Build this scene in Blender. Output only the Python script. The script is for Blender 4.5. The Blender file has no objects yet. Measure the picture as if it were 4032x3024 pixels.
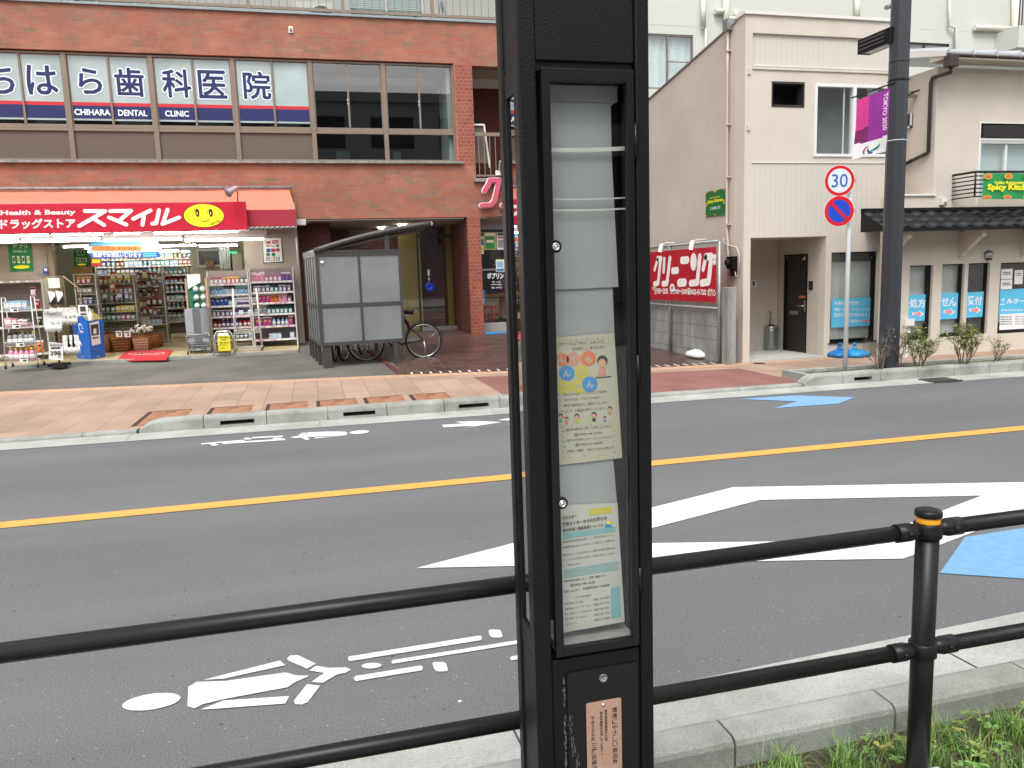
import bpy, bmesh, math, random
from mathutils import Vector, Matrix
random.seed(7)
SC = bpy.context.scene
C = SC.collection
PI = math.pi
# ------------------------------------------------------------------ camera
F_PX, YAW, PITCH, ROLL, CAM_H = 3059.0, 0.2473, 0.14095, -0.0330, 1.62
def cam_axes():
    cy, sy, cp, sp = math.cos(YAW), math.sin(YAW), math.cos(PITCH), math.sin(PITCH)
    fwd = Vector((sy*cp, cy*cp, -sp)); right = Vector((cy, -sy, 0)); up = right.cross(fwd)
    cr, sr = math.cos(ROLL), math.sin(ROLL)
    return right*cr + up*sr, -right*sr + up*cr, fwd
AX_R, AX_U, AX_F = cam_axes()
cam = bpy.data.cameras.new('camera'); camo = bpy.data.objects.new('camera', cam); C.objects.link(camo)
cam.sensor_width = 36; cam.lens = F_PX/4032*36; cam.clip_end = 2000; cam.clip_start = 0.05
m = Matrix((AX_R, AX_U, -AX_F)).transposed().to_4x4(); m.translation = Vector((0, 0, CAM_H))
camo.matrix_world = m
SC.camera = camo
# ------------------------------------------------------------------ sky, sun, exposure
W_ = bpy.data.worlds.new('World'); SC.world = W_; W_.use_nodes = True
nt = W_.node_tree; bg = nt.nodes['Background']
sky = nt.nodes.new('ShaderNodeTexSky'); sky.sky_type = 'NISHITA'; sky.sun_disc = False
SUN_EL, SUN_AZ = math.radians(58), math.radians(205)      # azimuth clockwise from +Y
sky.sun_elevation = SUN_EL; sky.sun_rotation = SUN_AZ; sky.dust_density = 4.0; sky.ozone_density = 1.0
hs = nt.nodes.new('ShaderNodeHueSaturation'); hs.inputs['Saturation'].default_value = 0.12
nt.links.new(sky.outputs[0], hs.inputs['Color']); nt.links.new(hs.outputs[0], bg.inputs['Color'])
bg.inputs['Strength'].default_value = 0.15
sun = bpy.data.lights.new('sun', 'SUN'); suno = bpy.data.objects.new('sun', sun); C.objects.link(suno)
sun.energy = 0.9; sun.angle = math.radians(25); sun.color = (1.0, 0.97, 0.93)
suno.rotation_euler = (math.radians(90)-SUN_EL, 0, PI - SUN_AZ)
SC.view_settings.view_transform = 'Standard'; SC.view_settings.look = 'None'
SC.view_settings.exposure = 0.9; SC.view_settings.gamma = 1
SC.render.engine = 'CYCLES'
SC.cycles.max_bounces = 8; SC.cycles.transparent_max_bounces = 12
SC.cycles.sample_clamp_indirect = 6
# ------------------------------------------------------------------ helpers
def ray(u, v):
    return AX_R*((u-2016)/F_PX) - AX_U*((v-1512)/F_PX) + AX_F
def W(u, v, y):                    # point of the plane Y = y that stands behind photo pixel u, v
    d = ray(u, v); return Vector((0, 0, CAM_H)) + d*(y/d.y)
def WX(u, v, x):
    d = ray(u, v); return Vector((0, 0, CAM_H)) + d*(x/d.x)
def G(u, v, z=0.0):
    d = ray(u, v); return Vector((0, 0, CAM_H)) + d*((z-CAM_H)/d.z)
MATS = {}
def N(t, k, **kw):
    n = t.nodes.new(k)
    for a, b in kw.items(): setattr(n, a, b)
    return n
def hexc(h):
    h = h.lstrip('#'); out = []
    for i in (0, 2, 4):
        c = int(h[i:i+2], 16)/255; out.append(c/12.92 if c <= .04045 else ((c+.055)/1.055)**2.4)
    return tuple(out)
def mat(name, col, rough=.6, metal=0., var=.10, scale=4., bump=0., bscale=150., spec=.5, emit=0., trans=0., alpha=1., coat=0.):
    if name in MATS: return MATS[name]
    if isinstance(col, str): col = hexc(col)
    m = bpy.data.materials.new(name); m.use_nodes = True; t = m.node_tree
    b = t.nodes['Principled BSDF']
    b.inputs['Roughness'].default_value = rough; b.inputs['Metallic'].default_value = metal
    b.inputs['Specular IOR Level'].default_value = spec
    b.inputs['Transmission Weight'].default_value = trans; b.inputs['Alpha'].default_value = alpha
    b.inputs['Coat Weight'].default_value = coat
    tc = N(t, 'ShaderNodeTexCoord')
    nz = N(t, 'ShaderNodeTexNoise'); nz.inputs['Scale'].default_value = scale; nz.inputs['Detail'].default_value = 6
    nz.inputs['Roughness'].default_value = .65
    t.links.new(tc.outputs['Object'], nz.inputs['Vector'])
    mr = N(t, 'ShaderNodeMapRange'); mr.inputs['From Min'].default_value = .3; mr.inputs['From Max'].default_value = .7
    mr.inputs['To Min'].default_value = 1-var; mr.inputs['To Max'].default_value = 1+var*.6
    t.links.new(nz.outputs['Fac'], mr.inputs['Value'])
    mx = N(t, 'ShaderNodeMix', data_type='RGBA', blend_type='MULTIPLY'); mx.inputs[0].default_value = 1
    mx.inputs[6].default_value = (*col, 1); t.links.new(mr.outputs[0], mx.inputs[7])
    t.links.new(mx.outputs[2], b.inputs['Base Color'])
    if emit:
        b.inputs['Emission Color'].default_value = (*col, 1); b.inputs['Emission Strength'].default_value = emit
    if bump:
        n2 = N(t, 'ShaderNodeTexNoise'); n2.inputs['Scale'].default_value = bscale; n2.inputs['Detail'].default_value = 3
        t.links.new(tc.outputs['Object'], n2.inputs['Vector'])
        bp = N(t, 'ShaderNodeBump'); bp.inputs['Strength'].default_value = bump; bp.inputs['Distance'].default_value = .01
        t.links.new(n2.outputs['Fac'], bp.inputs['Height']); t.links.new(bp.outputs[0], b.inputs['Normal'])
    MATS[name] = m; return m
def tree_of(name):
    m = bpy.data.materials.new(name); m.use_nodes = True; MATS[name] = m
    return m, m.node_tree, m.node_tree.nodes['Principled BSDF']
def brick(name, cols, mortar, bw, bh, mw, rough=.8, wallmap=True, offset=.5, bump=.4, dirt=.25, noise=.0, rot=0, spec=.4):
    """blocks laid in courses: cols = list of tones picked per block"""
    m, t, b = tree_of(name)
    tc = N(t, 'ShaderNodeTexCoord'); sx = N(t, 'ShaderNodeSeparateXYZ'); t.links.new(tc.outputs['Object'], sx.inputs[0])
    cb = N(t, 'ShaderNodeCombineXYZ')
    if wallmap:
        ad = N(t, 'ShaderNodeMath', operation='ADD'); t.links.new(sx.outputs[0], ad.inputs[0]); t.links.new(sx.outputs[1], ad.inputs[1])
        t.links.new(ad.outputs[0], cb.inputs[0]); t.links.new(sx.outputs[2], cb.inputs[1])
    else:
        mp = N(t, 'ShaderNodeMapping'); mp.inputs['Rotation'].default_value = (0, 0, rot)
        t.links.new(tc.outputs['Object'], mp.inputs[0]); cb = mp
    br = N(t, 'ShaderNodeTexBrick'); br.offset = offset; br.squash = 1
    t.links.new(cb.outputs[0], br.inputs['Vector'])
    br.inputs['Scale'].default_value = 1; br.inputs['Mortar Size'].default_value = mw; br.inputs['Mortar Smooth'].default_value = .15
    br.inputs['Brick Width'].default_value = bw; br.inputs['Row Height'].default_value = bh
    br.inputs['Color1'].default_value = (0, 0, 0, 1); br.inputs['Color2'].default_value = (1, 1, 1, 1)
    br.inputs['Mortar'].default_value = (.5, .5, .5, 1)
    rp = N(t, 'ShaderNodeValToRGB'); cr = rp.color_ramp; cr.interpolation = 'LINEAR'
    while len(cr.elements) < len(cols): cr.elements.new(.5)
    for i, c in enumerate(cols):
        cr.elements[i].position = i/(len(cols)-1); cr.elements[i].color = (*(hexc(c) if isinstance(c, str) else c), 1)
    t.links.new(br.outputs['Color'], rp.inputs[0])
    mx = N(t, 'ShaderNodeMix', data_type='RGBA'); t.links.new(br.outputs['Fac'], mx.inputs[0])
    t.links.new(rp.outputs[0], mx.inputs[6]); mx.inputs[7].default_value = (*(hexc(mortar) if isinstance(mortar, str) else mortar), 1)
    nz = N(t, 'ShaderNodeTexNoise'); nz.inputs['Scale'].default_value = 1.3; nz.inputs['Detail'].default_value = 9; nz.inputs['Roughness'].default_value = .7
    t.links.new(tc.outputs['Object'], nz.inputs['Vector'])
    mr = N(t, 'ShaderNodeMapRange'); mr.inputs['From Min'].default_value = .3; mr.inputs['From Max'].default_value = .7
    mr.inputs['To Min'].default_value = 1-dirt; mr.inputs['To Max'].default_value = 1+dirt*.4
    t.links.new(nz.outputs['Fac'], mr.inputs['Value'])
    m2 = N(t, 'ShaderNodeMix', data_type='RGBA', blend_type='MULTIPLY'); m2.inputs[0].default_value = 1
    t.links.new(mx.outputs[2], m2.inputs[6]); t.links.new(mr.outputs[0], m2.inputs[7])
    t.links.new(m2.outputs[2], b.inputs['Base Color']); b.inputs['Roughness'].default_value = rough
    b.inputs['Specular IOR Level'].default_value = spec
    bp = N(t, 'ShaderNodeBump', invert=True); bp.inputs['Strength'].default_value = bump; bp.inputs['Distance'].default_value = .006
    t.links.new(br.outputs['Fac'], bp.inputs['Height']); t.links.new(bp.outputs[0], b.inputs['Normal'])
    return m
def asphalt(name, base, speck=.5, big=.12, sc=(1, 1, 1)):
    m, t, b = tree_of(name); b.inputs['Roughness'].default_value = .85
    tc = N(t, 'ShaderNodeTexCoord')
    n1 = N(t, 'ShaderNodeTexNoise'); n1.inputs['Scale'].default_value = .7; n1.inputs['Detail'].default_value = 8; n1.inputs['Roughness'].default_value = .6
    n2 = N(t, 'ShaderNodeTexNoise'); n2.inputs['Scale'].default_value = 130; n2.inputs['Detail'].default_value = 6; n2.inputs['Roughness'].default_value = .75
    vo = N(t, 'ShaderNodeTexVoronoi'); vo.inputs['Scale'].default_value = 85
    vb = N(t, 'ShaderNodeTexVoronoi'); vb.inputs['Scale'].default_value = 21
    for n in (n2, vo, vb): t.links.new(tc.outputs['Object'], n.inputs['Vector'])
    mpp = N(t, 'ShaderNodeMapping'); mpp.inputs['Scale'].default_value = sc; t.links.new(tc.outputs['Object'], mpp.inputs[0]); t.links.new(mpp.outputs[0], n1.inputs['Vector'])
    a = N(t, 'ShaderNodeMapRange'); a.inputs['From Min'].default_value = .3; a.inputs['From Max'].default_value = .7
    a.inputs['To Min'].default_value = 1-big; a.inputs['To Max'].default_value = 1+big
    t.links.new(n1.outputs['Fac'], a.inputs['Value'])
    c = N(t, 'ShaderNodeMapRange'); c.inputs['From Min'].default_value = .3; c.inputs['From Max'].default_value = .7
    c.inputs['To Min'].default_value = 1-speck; c.inputs['To Max'].default_value = 1+speck*.8
    t.links.new(n2.outputs['Fac'], c.inputs['Value'])
    mu = N(t, 'ShaderNodeMath', operation='MULTIPLY'); t.links.new(a.outputs[0], mu.inputs[0]); t.links.new(c.outputs[0], mu.inputs[1])
    sp = N(t, 'ShaderNodeSeparateColor'); t.links.new(vo.outputs['Color'], sp.inputs[0])
    g = N(t, 'ShaderNodeMath', operation='GREATER_THAN'); g.inputs[1].default_value = .985; t.links.new(sp.outputs[0], g.inputs[0])
    l = N(t, 'ShaderNodeMath', operation='LESS_THAN'); l.inputs[1].default_value = .3; t.links.new(vo.outputs['Distance'], l.inputs[0])
    gl = N(t, 'ShaderNodeMath', operation='MULTIPLY'); t.links.new(g.outputs[0], gl.inputs[0]); t.links.new(l.outputs[0], gl.inputs[1])
    sb = N(t, 'ShaderNodeSeparateColor'); t.links.new(vb.outputs['Color'], sb.inputs[0])
    gb = N(t, 'ShaderNodeMath', operation='GREATER_THAN'); gb.inputs[1].default_value = .95; t.links.new(sb.outputs[0], gb.inputs[0])
    lb = N(t, 'ShaderNodeMath', operation='LESS_THAN'); lb.inputs[1].default_value = .17; t.links.new(vb.outputs['Distance'], lb.inputs[0])
    dk = N(t, 'ShaderNodeMath', operation='MULTIPLY'); t.links.new(gb.outputs[0], dk.inputs[0]); t.links.new(lb.outputs[0], dk.inputs[1])
    mx = N(t, 'ShaderNodeMix', data_type='RGBA', blend_type='MULTIPLY'); mx.inputs[0].default_value = 1
    mx.inputs[6].default_value = (*base, 1); t.links.new(mu.outputs[0], mx.inputs[7])
    m3 = N(t, 'ShaderNodeMix', data_type='RGBA'); t.links.new(gl.outputs[0], m3.inputs[0]); t.links.new(mx.outputs[2], m3.inputs[6])
    m3.inputs[7].default_value = (.30, .30, .29, 1)
    m4 = N(t, 'ShaderNodeMix', data_type='RGBA'); t.links.new(dk.outputs[0], m4.inputs[0]); t.links.new(m3.outputs[2], m4.inputs[6])
    m4.inputs[7].default_value = (base[0]*.45, base[1]*.45, base[2]*.45, 1)
    t.links.new(m4.outputs[2], b.inputs['Base Color'])
    bp = N(t, 'ShaderNodeBump'); bp.inputs['Strength'].default_value = .25; bp.inputs['Distance'].default_value = .004
    t.links.new(n2.outputs['Fac'], bp.inputs['Height']); t.links.new(bp.outputs[0], b.inputs['Normal'])
    return m
def concrete(name, base, speck=.12, stain=.3, streak=False):
    m, t, b = tree_of(name); b.inputs['Roughness'].default_value = .9
    tc = N(t, 'ShaderNodeTexCoord')
    mp = N(t, 'ShaderNodeMapping'); mp.inputs['Scale'].default_value = (1, 1, .18) if streak else (1, 1, 1)
    t.links.new(tc.outputs['Object'], mp.inputs[0])
    n1 = N(t, 'ShaderNodeTexNoise'); n1.inputs['Scale'].default_value = 5 if streak else 2.2; n1.inputs['Detail'].default_value = 10; n1.inputs['Roughness'].default_value = .7
    t.links.new(mp.outputs[0], n1.inputs['Vector'])
    n2 = N(t, 'ShaderNodeTexNoise'); n2.inputs['Scale'].default_value = 140; n2.inputs['Detail'].default_value = 2; t.links.new(tc.outputs['Object'], n2.inputs['Vector'])
    rp = N(t, 'ShaderNodeValToRGB'); e = rp.color_ramp.elements
    e[0].position = .33; e[0].color = (1-stain, 1-stain, 1-stain*1.1, 1); e[1].position = .62; e[1].color = (1.05, 1.05, 1.05, 1)
    t.links.new(n1.outputs['Fac'], rp.inputs[0])
    c = N(t, 'ShaderNodeMapRange'); c.inputs['From Min'].default_value = .3; c.inputs['From Max'].default_value = .7
    c.inputs['To Min'].default_value = 1-speck; c.inputs['To Max'].default_value = 1+speck
    t.links.new(n2.outputs['Fac'], c.inputs['Value'])
    mx = N(t, 'ShaderNodeMix', data_type='RGBA', blend_type='MULTIPLY'); mx.inputs[0].default_value = 1
    mx.inputs[6].default_value = (*base, 1); t.links.new(rp.outputs[0], mx.inputs[7])
    m2 = N(t, 'ShaderNodeMix', data_type='RGBA', blend_type='MULTIPLY'); m2.inputs[0].default_value = 1
    t.links.new(mx.outputs[2], m2.inputs[6]); t.links.new(c.outputs[0], m2.inputs[7])
    t.links.new(m2.outputs[2], b.inputs['Base Color'])
    bp = N(t, 'ShaderNodeBump'); bp.inputs['Strength'].default_value = .35; bp.inputs['Distance'].default_value = .004
    t.links.new(n2.outputs['Fac'], bp.inputs['Height']); t.links.new(bp.outputs[0], b.inputs['Normal'])
    return m
def glass(name, tint=(.9, .95, .95), refl=.08, rough=.0):
    """thin pane: transparent + fresnel reflection"""
    m = bpy.data.materials.new(name); m.use_nodes = True; t = m.node_tree; t.nodes.clear()
    o = N(t, 'ShaderNodeOutputMaterial'); tr = N(t, 'ShaderNodeBsdfTransparent'); tr.inputs[0].default_value = (*tint, 1)
    gl = N(t, 'ShaderNodeBsdfGlossy'); gl.inputs['Roughness'].default_value = rough; gl.inputs['Color'].default_value = (1, 1, 1, 1)
    ge = N(t, 'ShaderNodeNewGeometry'); dt = N(t, 'ShaderNodeVectorMath', operation='DOT_PRODUCT'); t.links.new(ge.outputs['Normal'], dt.inputs[0]); t.links.new(ge.outputs['Incoming'], dt.inputs[1])
    ab = N(t, 'ShaderNodeMath', operation='ABSOLUTE'); t.links.new(dt.outputs['Value'], ab.inputs[0])
    iv = N(t, 'ShaderNodeMath', operation='SUBTRACT'); iv.inputs[0].default_value = 1; t.links.new(ab.outputs[0], iv.inputs[1])
    pw = N(t, 'ShaderNodeMath', operation='POWER'); pw.inputs[1].default_value = 4.2; t.links.new(iv.outputs[0], pw.inputs[0])
    ml = N(t, 'ShaderNodeMath', operation='MULTIPLY_ADD'); ml.inputs[1].default_value = 1.0; ml.inputs[2].default_value = refl; ml.use_clamp = True
    t.links.new(pw.outputs[0], ml.inputs[0])
    mx = N(t, 'ShaderNodeMixShader'); t.links.new(ml.outputs[0], mx.inputs[0]); t.links.new(tr.outputs[0], mx.inputs[1]); t.links.new(gl.outputs[0], mx.inputs[2])
    t.links.new(mx.outputs[0], o.inputs[0]); MATS[name] = m; return m
TXT = {}
def text_data(s, off, fontsize=1.0):
    k = (s, off)
    if k not in TXT:
        c = bpy.data.curves.new('t', 'FONT'); c.body = s; c.size = 1; c.offset = off; c.resolution_u = 3
        o = bpy.data.objects.new('t', c); me = bpy.data.meshes.new_from_object(o)
        vs = [v.co.copy() for v in me.vertices]; fs = [tuple(p.vertices) for p in me.polygons]
        bpy.data.objects.remove(o); bpy.data.curves.remove(c); bpy.data.meshes.remove(me)
        TXT[k] = (vs, fs)
    return TXT[k]
class MB:
    def __init__(s): s.v = []; s.f = []; s.m = []; s.sm = []
    def add(s, vs, fs, mi=0, sm=False):
        b = len(s.v); s.v += [Vector(p) for p in vs]
        for f in fs: s.f.append(tuple(b+i for i in f)); s.m.append(mi); s.sm.append(sm)
        return s
    def box(s, x0, x1, y0, y1, z0, z1, mi=0, T=None):
        if x0 > x1: x0, x1 = x1, x0
        if y0 > y1: y0, y1 = y1, y0
        if z0 > z1: z0, z1 = z1, z0
        vs = [Vector(p) for p in ((x0,y0,z0),(x1,y0,z0),(x1,y1,z0),(x0,y1,z0),(x0,y0,z1),(x1,y0,z1),(x1,y1,z1),(x0,y1,z1))]
        if T: vs = [T @ p for p in vs]
        return s.add(vs, [(0,3,2,1),(4,5,6,7),(0,1,5,4),(1,2,6,5),(2,3,7,6),(3,0,4,7)], mi)
    def poly(s, pts, mi=0): return s.add(pts, [tuple(range(len(pts)))], mi)
    def slab(s, pts, d, mi=0):
        """flat polygon pts extruded by vector d"""
        n = len(pts); d = Vector(d); P = [Vector(p) for p in pts]
        nn = Vector((0,0,0))
        for i in range(n): nn += P[i].cross(P[(i+1) % n])
        if nn.dot(d) < 0: P.reverse()
        vs = P + [p + d for p in P]
        fs = [tuple(reversed(range(n))), tuple(range(n, 2*n))] + [(i, (i+1) % n, n+(i+1) % n, n+i) for i in range(n)]
        return s.add(vs, fs, mi)
    def tube(s, pts, r, n=8, mi=0, closed=False):
        P = [Vector(p) for p in pts]; rs = r if isinstance(r, (list, tuple)) else [r]*len(P)
        vs = []; k = len(P); prev = None
        for i, p in enumerate(P):
            a = P[(i-1) % k] if closed or i > 0 else P[i]; b = P[(i+1) % k] if closed or i < k-1 else P[i]
            d = (b-a).normalized() if (b-a).length > 1e-9 else Vector((0,0,1))
            if prev is None:
                q = Vector((0,0,1)) if abs(d.z) < .9 else Vector((1,0,0)); e1 = d.cross(q).normalized()
            else:
                e1 = (prev - d*prev.dot(d)); e1 = e1.normalized() if e1.length > 1e-6 else d.orthogonal().normalized()
            prev = e1; e2 = d.cross(e1)
            for j in range(n):
                t = 2*PI*j/n; vs.append(p + (e1*math.cos(t) + e2*math.sin(t))*rs[i])
        fs = []
        for i in range(k if closed else k-1):
            i2 = (i+1) % k
            for j in range(n): fs.append((i*n+j, i*n+(j+1) % n, i2*n+(j+1) % n, i2*n+j))
        b = len(s.v); s.add(vs, fs, mi, True)
        if not closed:
            s.f += [tuple(b+j for j in reversed(range(n))), tuple(b+(k-1)*n+j for j in range(n))]; s.m += [mi]*2; s.sm += [False]*2
        return s
    def lathe(s, c, prof, n=16, mi=0, T=None):
        """prof: (r, z) pairs from bottom to top"""
        vs = []
        for r, z in prof:
            for j in range(n):
                t = 2*PI*j/n; p = Vector((c[0]+r*math.cos(t), c[1]+r*math.sin(t), c[2]+z)); vs.append(T @ p if T else p)
        fs = [(i*n+j, i*n+(j+1) % n, (i+1)*n+(j+1) % n, (i+1)*n+j) for i in range(len(prof)-1) for j in range(n)]
        b = len(s.v); s.add(vs, fs, mi, True)
        s.f += [tuple(b+j for j in reversed(range(n))), tuple(b+(len(prof)-1)*n+j for j in range(n))]; s.m += [mi]*2; s.sm += [False]*2
        return s
    def disc(s, c, e1, e2, n=32, mi=0, th=None):
        c = Vector(c); e1 = Vector(e1); e2 = Vector(e2)
        pts = [c + e1*math.cos(2*PI*i/n) + e2*math.sin(2*PI*i/n) for i in range(n)]
        return s.slab(pts, th, mi) if th else s.poly(pts, mi)
    def ring(s, c, e1, e2, k, n=40, mi=0):
        c = Vector(c); e1 = Vector(e1); e2 = Vector(e2); vs = []
        for i in range(n):
            d = e1*math.cos(2*PI*i/n) + e2*math.sin(2*PI*i/n); vs += [c+d, c+d*k]
        return s.add(vs, [(2*i, 2*((i+1) % n), 2*((i+1) % n)+1, 2*i+1) for i in range(n)], mi)
    def text(s, txt, o, ex, ez, w, h, mi=0, off=0., shear=0., keep=False, bb0=False):
        """text in the rectangle with lower-left corner o, unit axes ex (right) and ez (up), size w x h"""
        vs, fs = text_data(txt, off)
        if not vs: return s
        bv = text_data(txt, 0.)[0] if bb0 else vs
        x0 = min(p.x for p in bv); x1 = max(p.x for p in bv); y0 = min(p.y for p in bv); y1 = max(p.y for p in bv)
        sx = w/max(1e-6, x1-x0); sy = h/max(1e-6, y1-y0); ox = 0; oy = 0
        if keep:
            k = min(sx, sy); ox = (w-(x1-x0)*k)/2; oy = (h-(y1-y0)*k)/2; sx = sy = k
        o = Vector(o); ex = Vector(ex); ez = Vector(ez)
        return s.add([o + ex*(ox+(p.x-x0)*sx + shear*(p.y-y0)*sy) + ez*(oy+(p.y-y0)*sy) for p in vs], fs, mi)
    def vtext(s, txt, o, ex, ez, size, step, mi=0, off=0.):
        """upright characters set one below the other; o = top centre"""
        o = Vector(o); ex = Vector(ex); ez = Vector(ez)
        for i, ch in enumerate(txt):
            k = .55 if ch in 'ゃゅょっ。、' else 1
            s.text(ch, o - ez*(i*step+size) - ex*size/2 + ex*size*(1-k)/2, ex, ez, size*k, size*k, mi, off, keep=True)
        return s
    def build(s, name, mats, parent=None, bevel=0, local=False):
        if not isinstance(mats, (list, tuple)): mats = [mats]
        o_ = Vector((0, 0, 0))
        p = parent
        while p is not None and not local: o_ += p.location; p = p.parent
        me = bpy.data.meshes.new(name); me.from_pydata([tuple(v-o_) for v in s.v], [], s.f)
        for a in mats: me.materials.append(MATS[a] if isinstance(a, str) else a)
        me.polygons.foreach_set('material_index', s.m); me.polygons.foreach_set('use_smooth', s.sm)
        me.update()
        o = bpy.data.objects.new(name, me); C.objects.link(o)
        if parent is not None: o.parent = parent
        if bevel:
            b = o.modifiers.new('bevel', 'BEVEL'); b.width = bevel; b.segments = 2; b.limit_method = 'ANGLE'; b.angle_limit = math.radians(50)
        return o
def tag(o, label, cat, group=None, kind=None):
    if label: o['label'] = label
    if cat: o['category'] = cat
    if group: o['group'] = group
    if kind: o['kind'] = kind
    return o
def thing(name, label, cat, loc=(0,0,0), rz=0, group=None):
    o = bpy.data.objects.new(name, None); C.objects.link(o); o.location = loc; o.rotation_euler = (0,0,rz); o.empty_display_size = .1
    return tag(o, label, cat, group)
def struct(o): o['kind'] = 'structure'; return o
def kids(o): return [c for c in bpy.data.objects if c.parent == o]
def dup(root, loc=None, rz=None, label=None, parent=None):
    r = root.copy(); C.objects.link(r); r.parent = parent
    if loc is not None: r.location = loc
    if rz is not None: r.rotation_euler = (0,0,rz)
    if label: r['label'] = label
    for ch in list(root.children): dup(ch, parent=r)
    return r
def wall(mb, x0, x1, z0, z1, y0, y1, holes=(), mi=0):
    xs = sorted({x0, x1, *[a for h in holes for a in h[:2] if x0 < a < x1]}); zs = sorted({z0, z1, *[a for h in holes for a in h[2:] if z0 < a < z1]})
    for i in range(len(zs)-1):
        run = None
        for j in range(len(xs)-1):
            cx, cz = (xs[j]+xs[j+1])/2, (zs[i]+zs[i+1])/2
            solid = not any(h[0] < cx < h[1] and h[2] < cz < h[3] for h in holes)
            if solid and run is None: run = xs[j]
            if run is not None and (not solid or j == len(xs)-2):
                mb.box(run, xs[j+1] if solid else xs[j], y0, y1, zs[i], zs[i+1], mi); run = None
    return mb
EX, EY, EZ = Vector((1,0,0)), Vector((0,1,0)), Vector((0,0,1))
# ------------------------------------------------------------------ materials
asphalt('asphalt', (.130, .133, .137), .62, .13, (.35, 1.6, 1))
asphalt('old_asphalt', (.105, .098, .086), .30, .42)
concrete('kerb_concrete', (.33, .34, .315), .16, .42)
concrete('gutter_concrete', (.37, .38, .355), .18, .26)
concrete('block_wall', (.30, .30, .30), .08, .5, streak=True)
concrete('porch_concrete', (.42, .42, .40), .05, .12)
brick('brick', ['#866a58', '#9a6553', '#a1654f', '#a26855', '#a9654e', '#a5705b', '#a85d4b', '#93705c'], '#907767', .255, .0765, .0045, .75, dirt=.32)
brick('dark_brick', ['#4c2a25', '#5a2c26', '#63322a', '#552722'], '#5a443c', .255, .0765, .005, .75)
brick('column_tile', ['#84402f', '#9a4c3a', '#8d4a3c', '#a2543f'], '#93766a', .125, .085, .006, .6, dirt=.25)
brick('pavement', ['#9a8270', '#a48a78', '#a98e7c', '#9f8473'], '#776153', .345, .69, .004, .85, wallmap=False, offset=0, dirt=.22, bump=.3)
brick('red_pavement', ['#7d5650', '#855c56', '#8a605a', '#815954'], '#744e48', .30, .60, .003, .85, wallmap=False, offset=0, dirt=.18, bump=.2)
brick('pale_pavement', ['#b08e73', '#b99679', '#b8957a'], '#94755e', .345, .345, .004, .85, wallmap=False, offset=0, dirt=.15)
brick('dark_tile', ['#42302c', '#553d37', '#4a3833', '#5f453c', '#3c2e2c'], '#75635a', .30, .20, .007, .35, wallmap=False, offset=.5, dirt=.3, rot=.08, spec=.6)
brick('alley_tile', ['#6b3a30', '#7a463a', '#5e3a33', '#8a5344'], '#3b2f2c', .20, .10, .008, .6, wallmap=False, dirt=.4)
def grooved(name, col, pitch=.095, wid=.035):
    m, t, b = tree_of(name); b.inputs['Roughness'].default_value = .8
    tc = N(t, 'ShaderNodeTexCoord'); sx = N(t, 'ShaderNodeSeparateXYZ'); t.links.new(tc.outputs['Object'], sx.inputs[0])
    a = N(t, 'ShaderNodeMath', operation='MULTIPLY'); a.inputs[1].default_value = 1/pitch; t.links.new(sx.outputs[0], a.inputs[0])
    f = N(t, 'ShaderNodeMath', operation='FRACT'); t.links.new(a.outputs[0], f.inputs[0])
    l = N(t, 'ShaderNodeMath', operation='LESS_THAN'); l.inputs[1].default_value = wid/1.; t.links.new(f.outputs[0], l.inputs[0])
    mp = N(t, 'ShaderNodeMapping'); mp.inputs['Scale'].default_value = (6, 6, .8); t.links.new(tc.outputs['Object'], mp.inputs[0])
    nz = N(t, 'ShaderNodeTexNoise'); nz.inputs['Scale'].default_value = 1.2; nz.inputs['Detail'].default_value = 6; t.links.new(mp.outputs[0], nz.inputs['Vector'])
    ml = N(t, 'ShaderNodeMath', operation='MULTIPLY'); t.links.new(l.outputs[0], ml.inputs[0]); t.links.new(nz.outputs['Fac'], ml.inputs[1])
    mx = N(t, 'ShaderNodeMix', data_type='RGBA'); t.links.new(ml.outputs[0], mx.inputs[0])
    c = hexc(col); mx.inputs[6].default_value = (*c, 1); mx.inputs[7].default_value = (c[0]*.45, c[1]*.43, c[2]*.4, 1)
    t.links.new(mx.outputs[2], b.inputs['Base Color'])
    bp = N(t, 'ShaderNodeBump', invert=True); bp.inputs['Strength'].default_value = .5; bp.inputs['Distance'].default_value = .01
    t.links.new(l.outputs[0], bp.inputs['Height']); t.links.new(bp.outputs[0], b.inputs['Normal'])
    return m
grooved('siding', '#c6bfb5')
mat('stucco', '#c9c0b4', .9, var=.07, scale=1.5, bump=.5, bscale=60)
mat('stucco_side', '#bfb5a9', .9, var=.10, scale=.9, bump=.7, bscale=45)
mat('cream_wall', '#c9bcae', .9, var=.06, scale=1.2, bump=.25, bscale=90)
mat('white_building', '#c5c6bf', .85, var=.05, scale=.6, bump=.1)
mat('pipe_cream', '#d5d4c6', .5, var=.05)
mat('pipe_pink', '#bfaea2', .5, var=.08)
mat('trim_white', '#d9d6d0', .6, var=.06, scale=3)
mat('sash_bronze', '#85776a', .45, .3, var=.08, scale=3)
mat('sash_dark', '#3b3632', .5, .2)
mat('sash_white', '#dcdedf', .4, var=.04)
mat('panel_brown', '#5f534a', .55, var=.06, scale=2)
mat('flashing', '#8b9aa0', .5, .3, var=.2, scale=4)
mat('sill_stone', '#8f8f8b', .8, var=.5, scale=9)
mat('white_paint', (.66, .67, .67), .7, var=.14, scale=18, bump=.3, bscale=120)
mat('worn_white_paint', (.62, .63, .63), .8, var=.26, scale=75, bump=.4, bscale=120)
mat('orange_paint', '#d79d4c', .7, var=.12, scale=30)
mat('blue_paint', '#6b9abd', .75, var=.12, scale=14, bump=.4, bscale=120)
mat('far_blue_paint', '#749fcc', .75, var=.15, scale=14)
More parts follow.
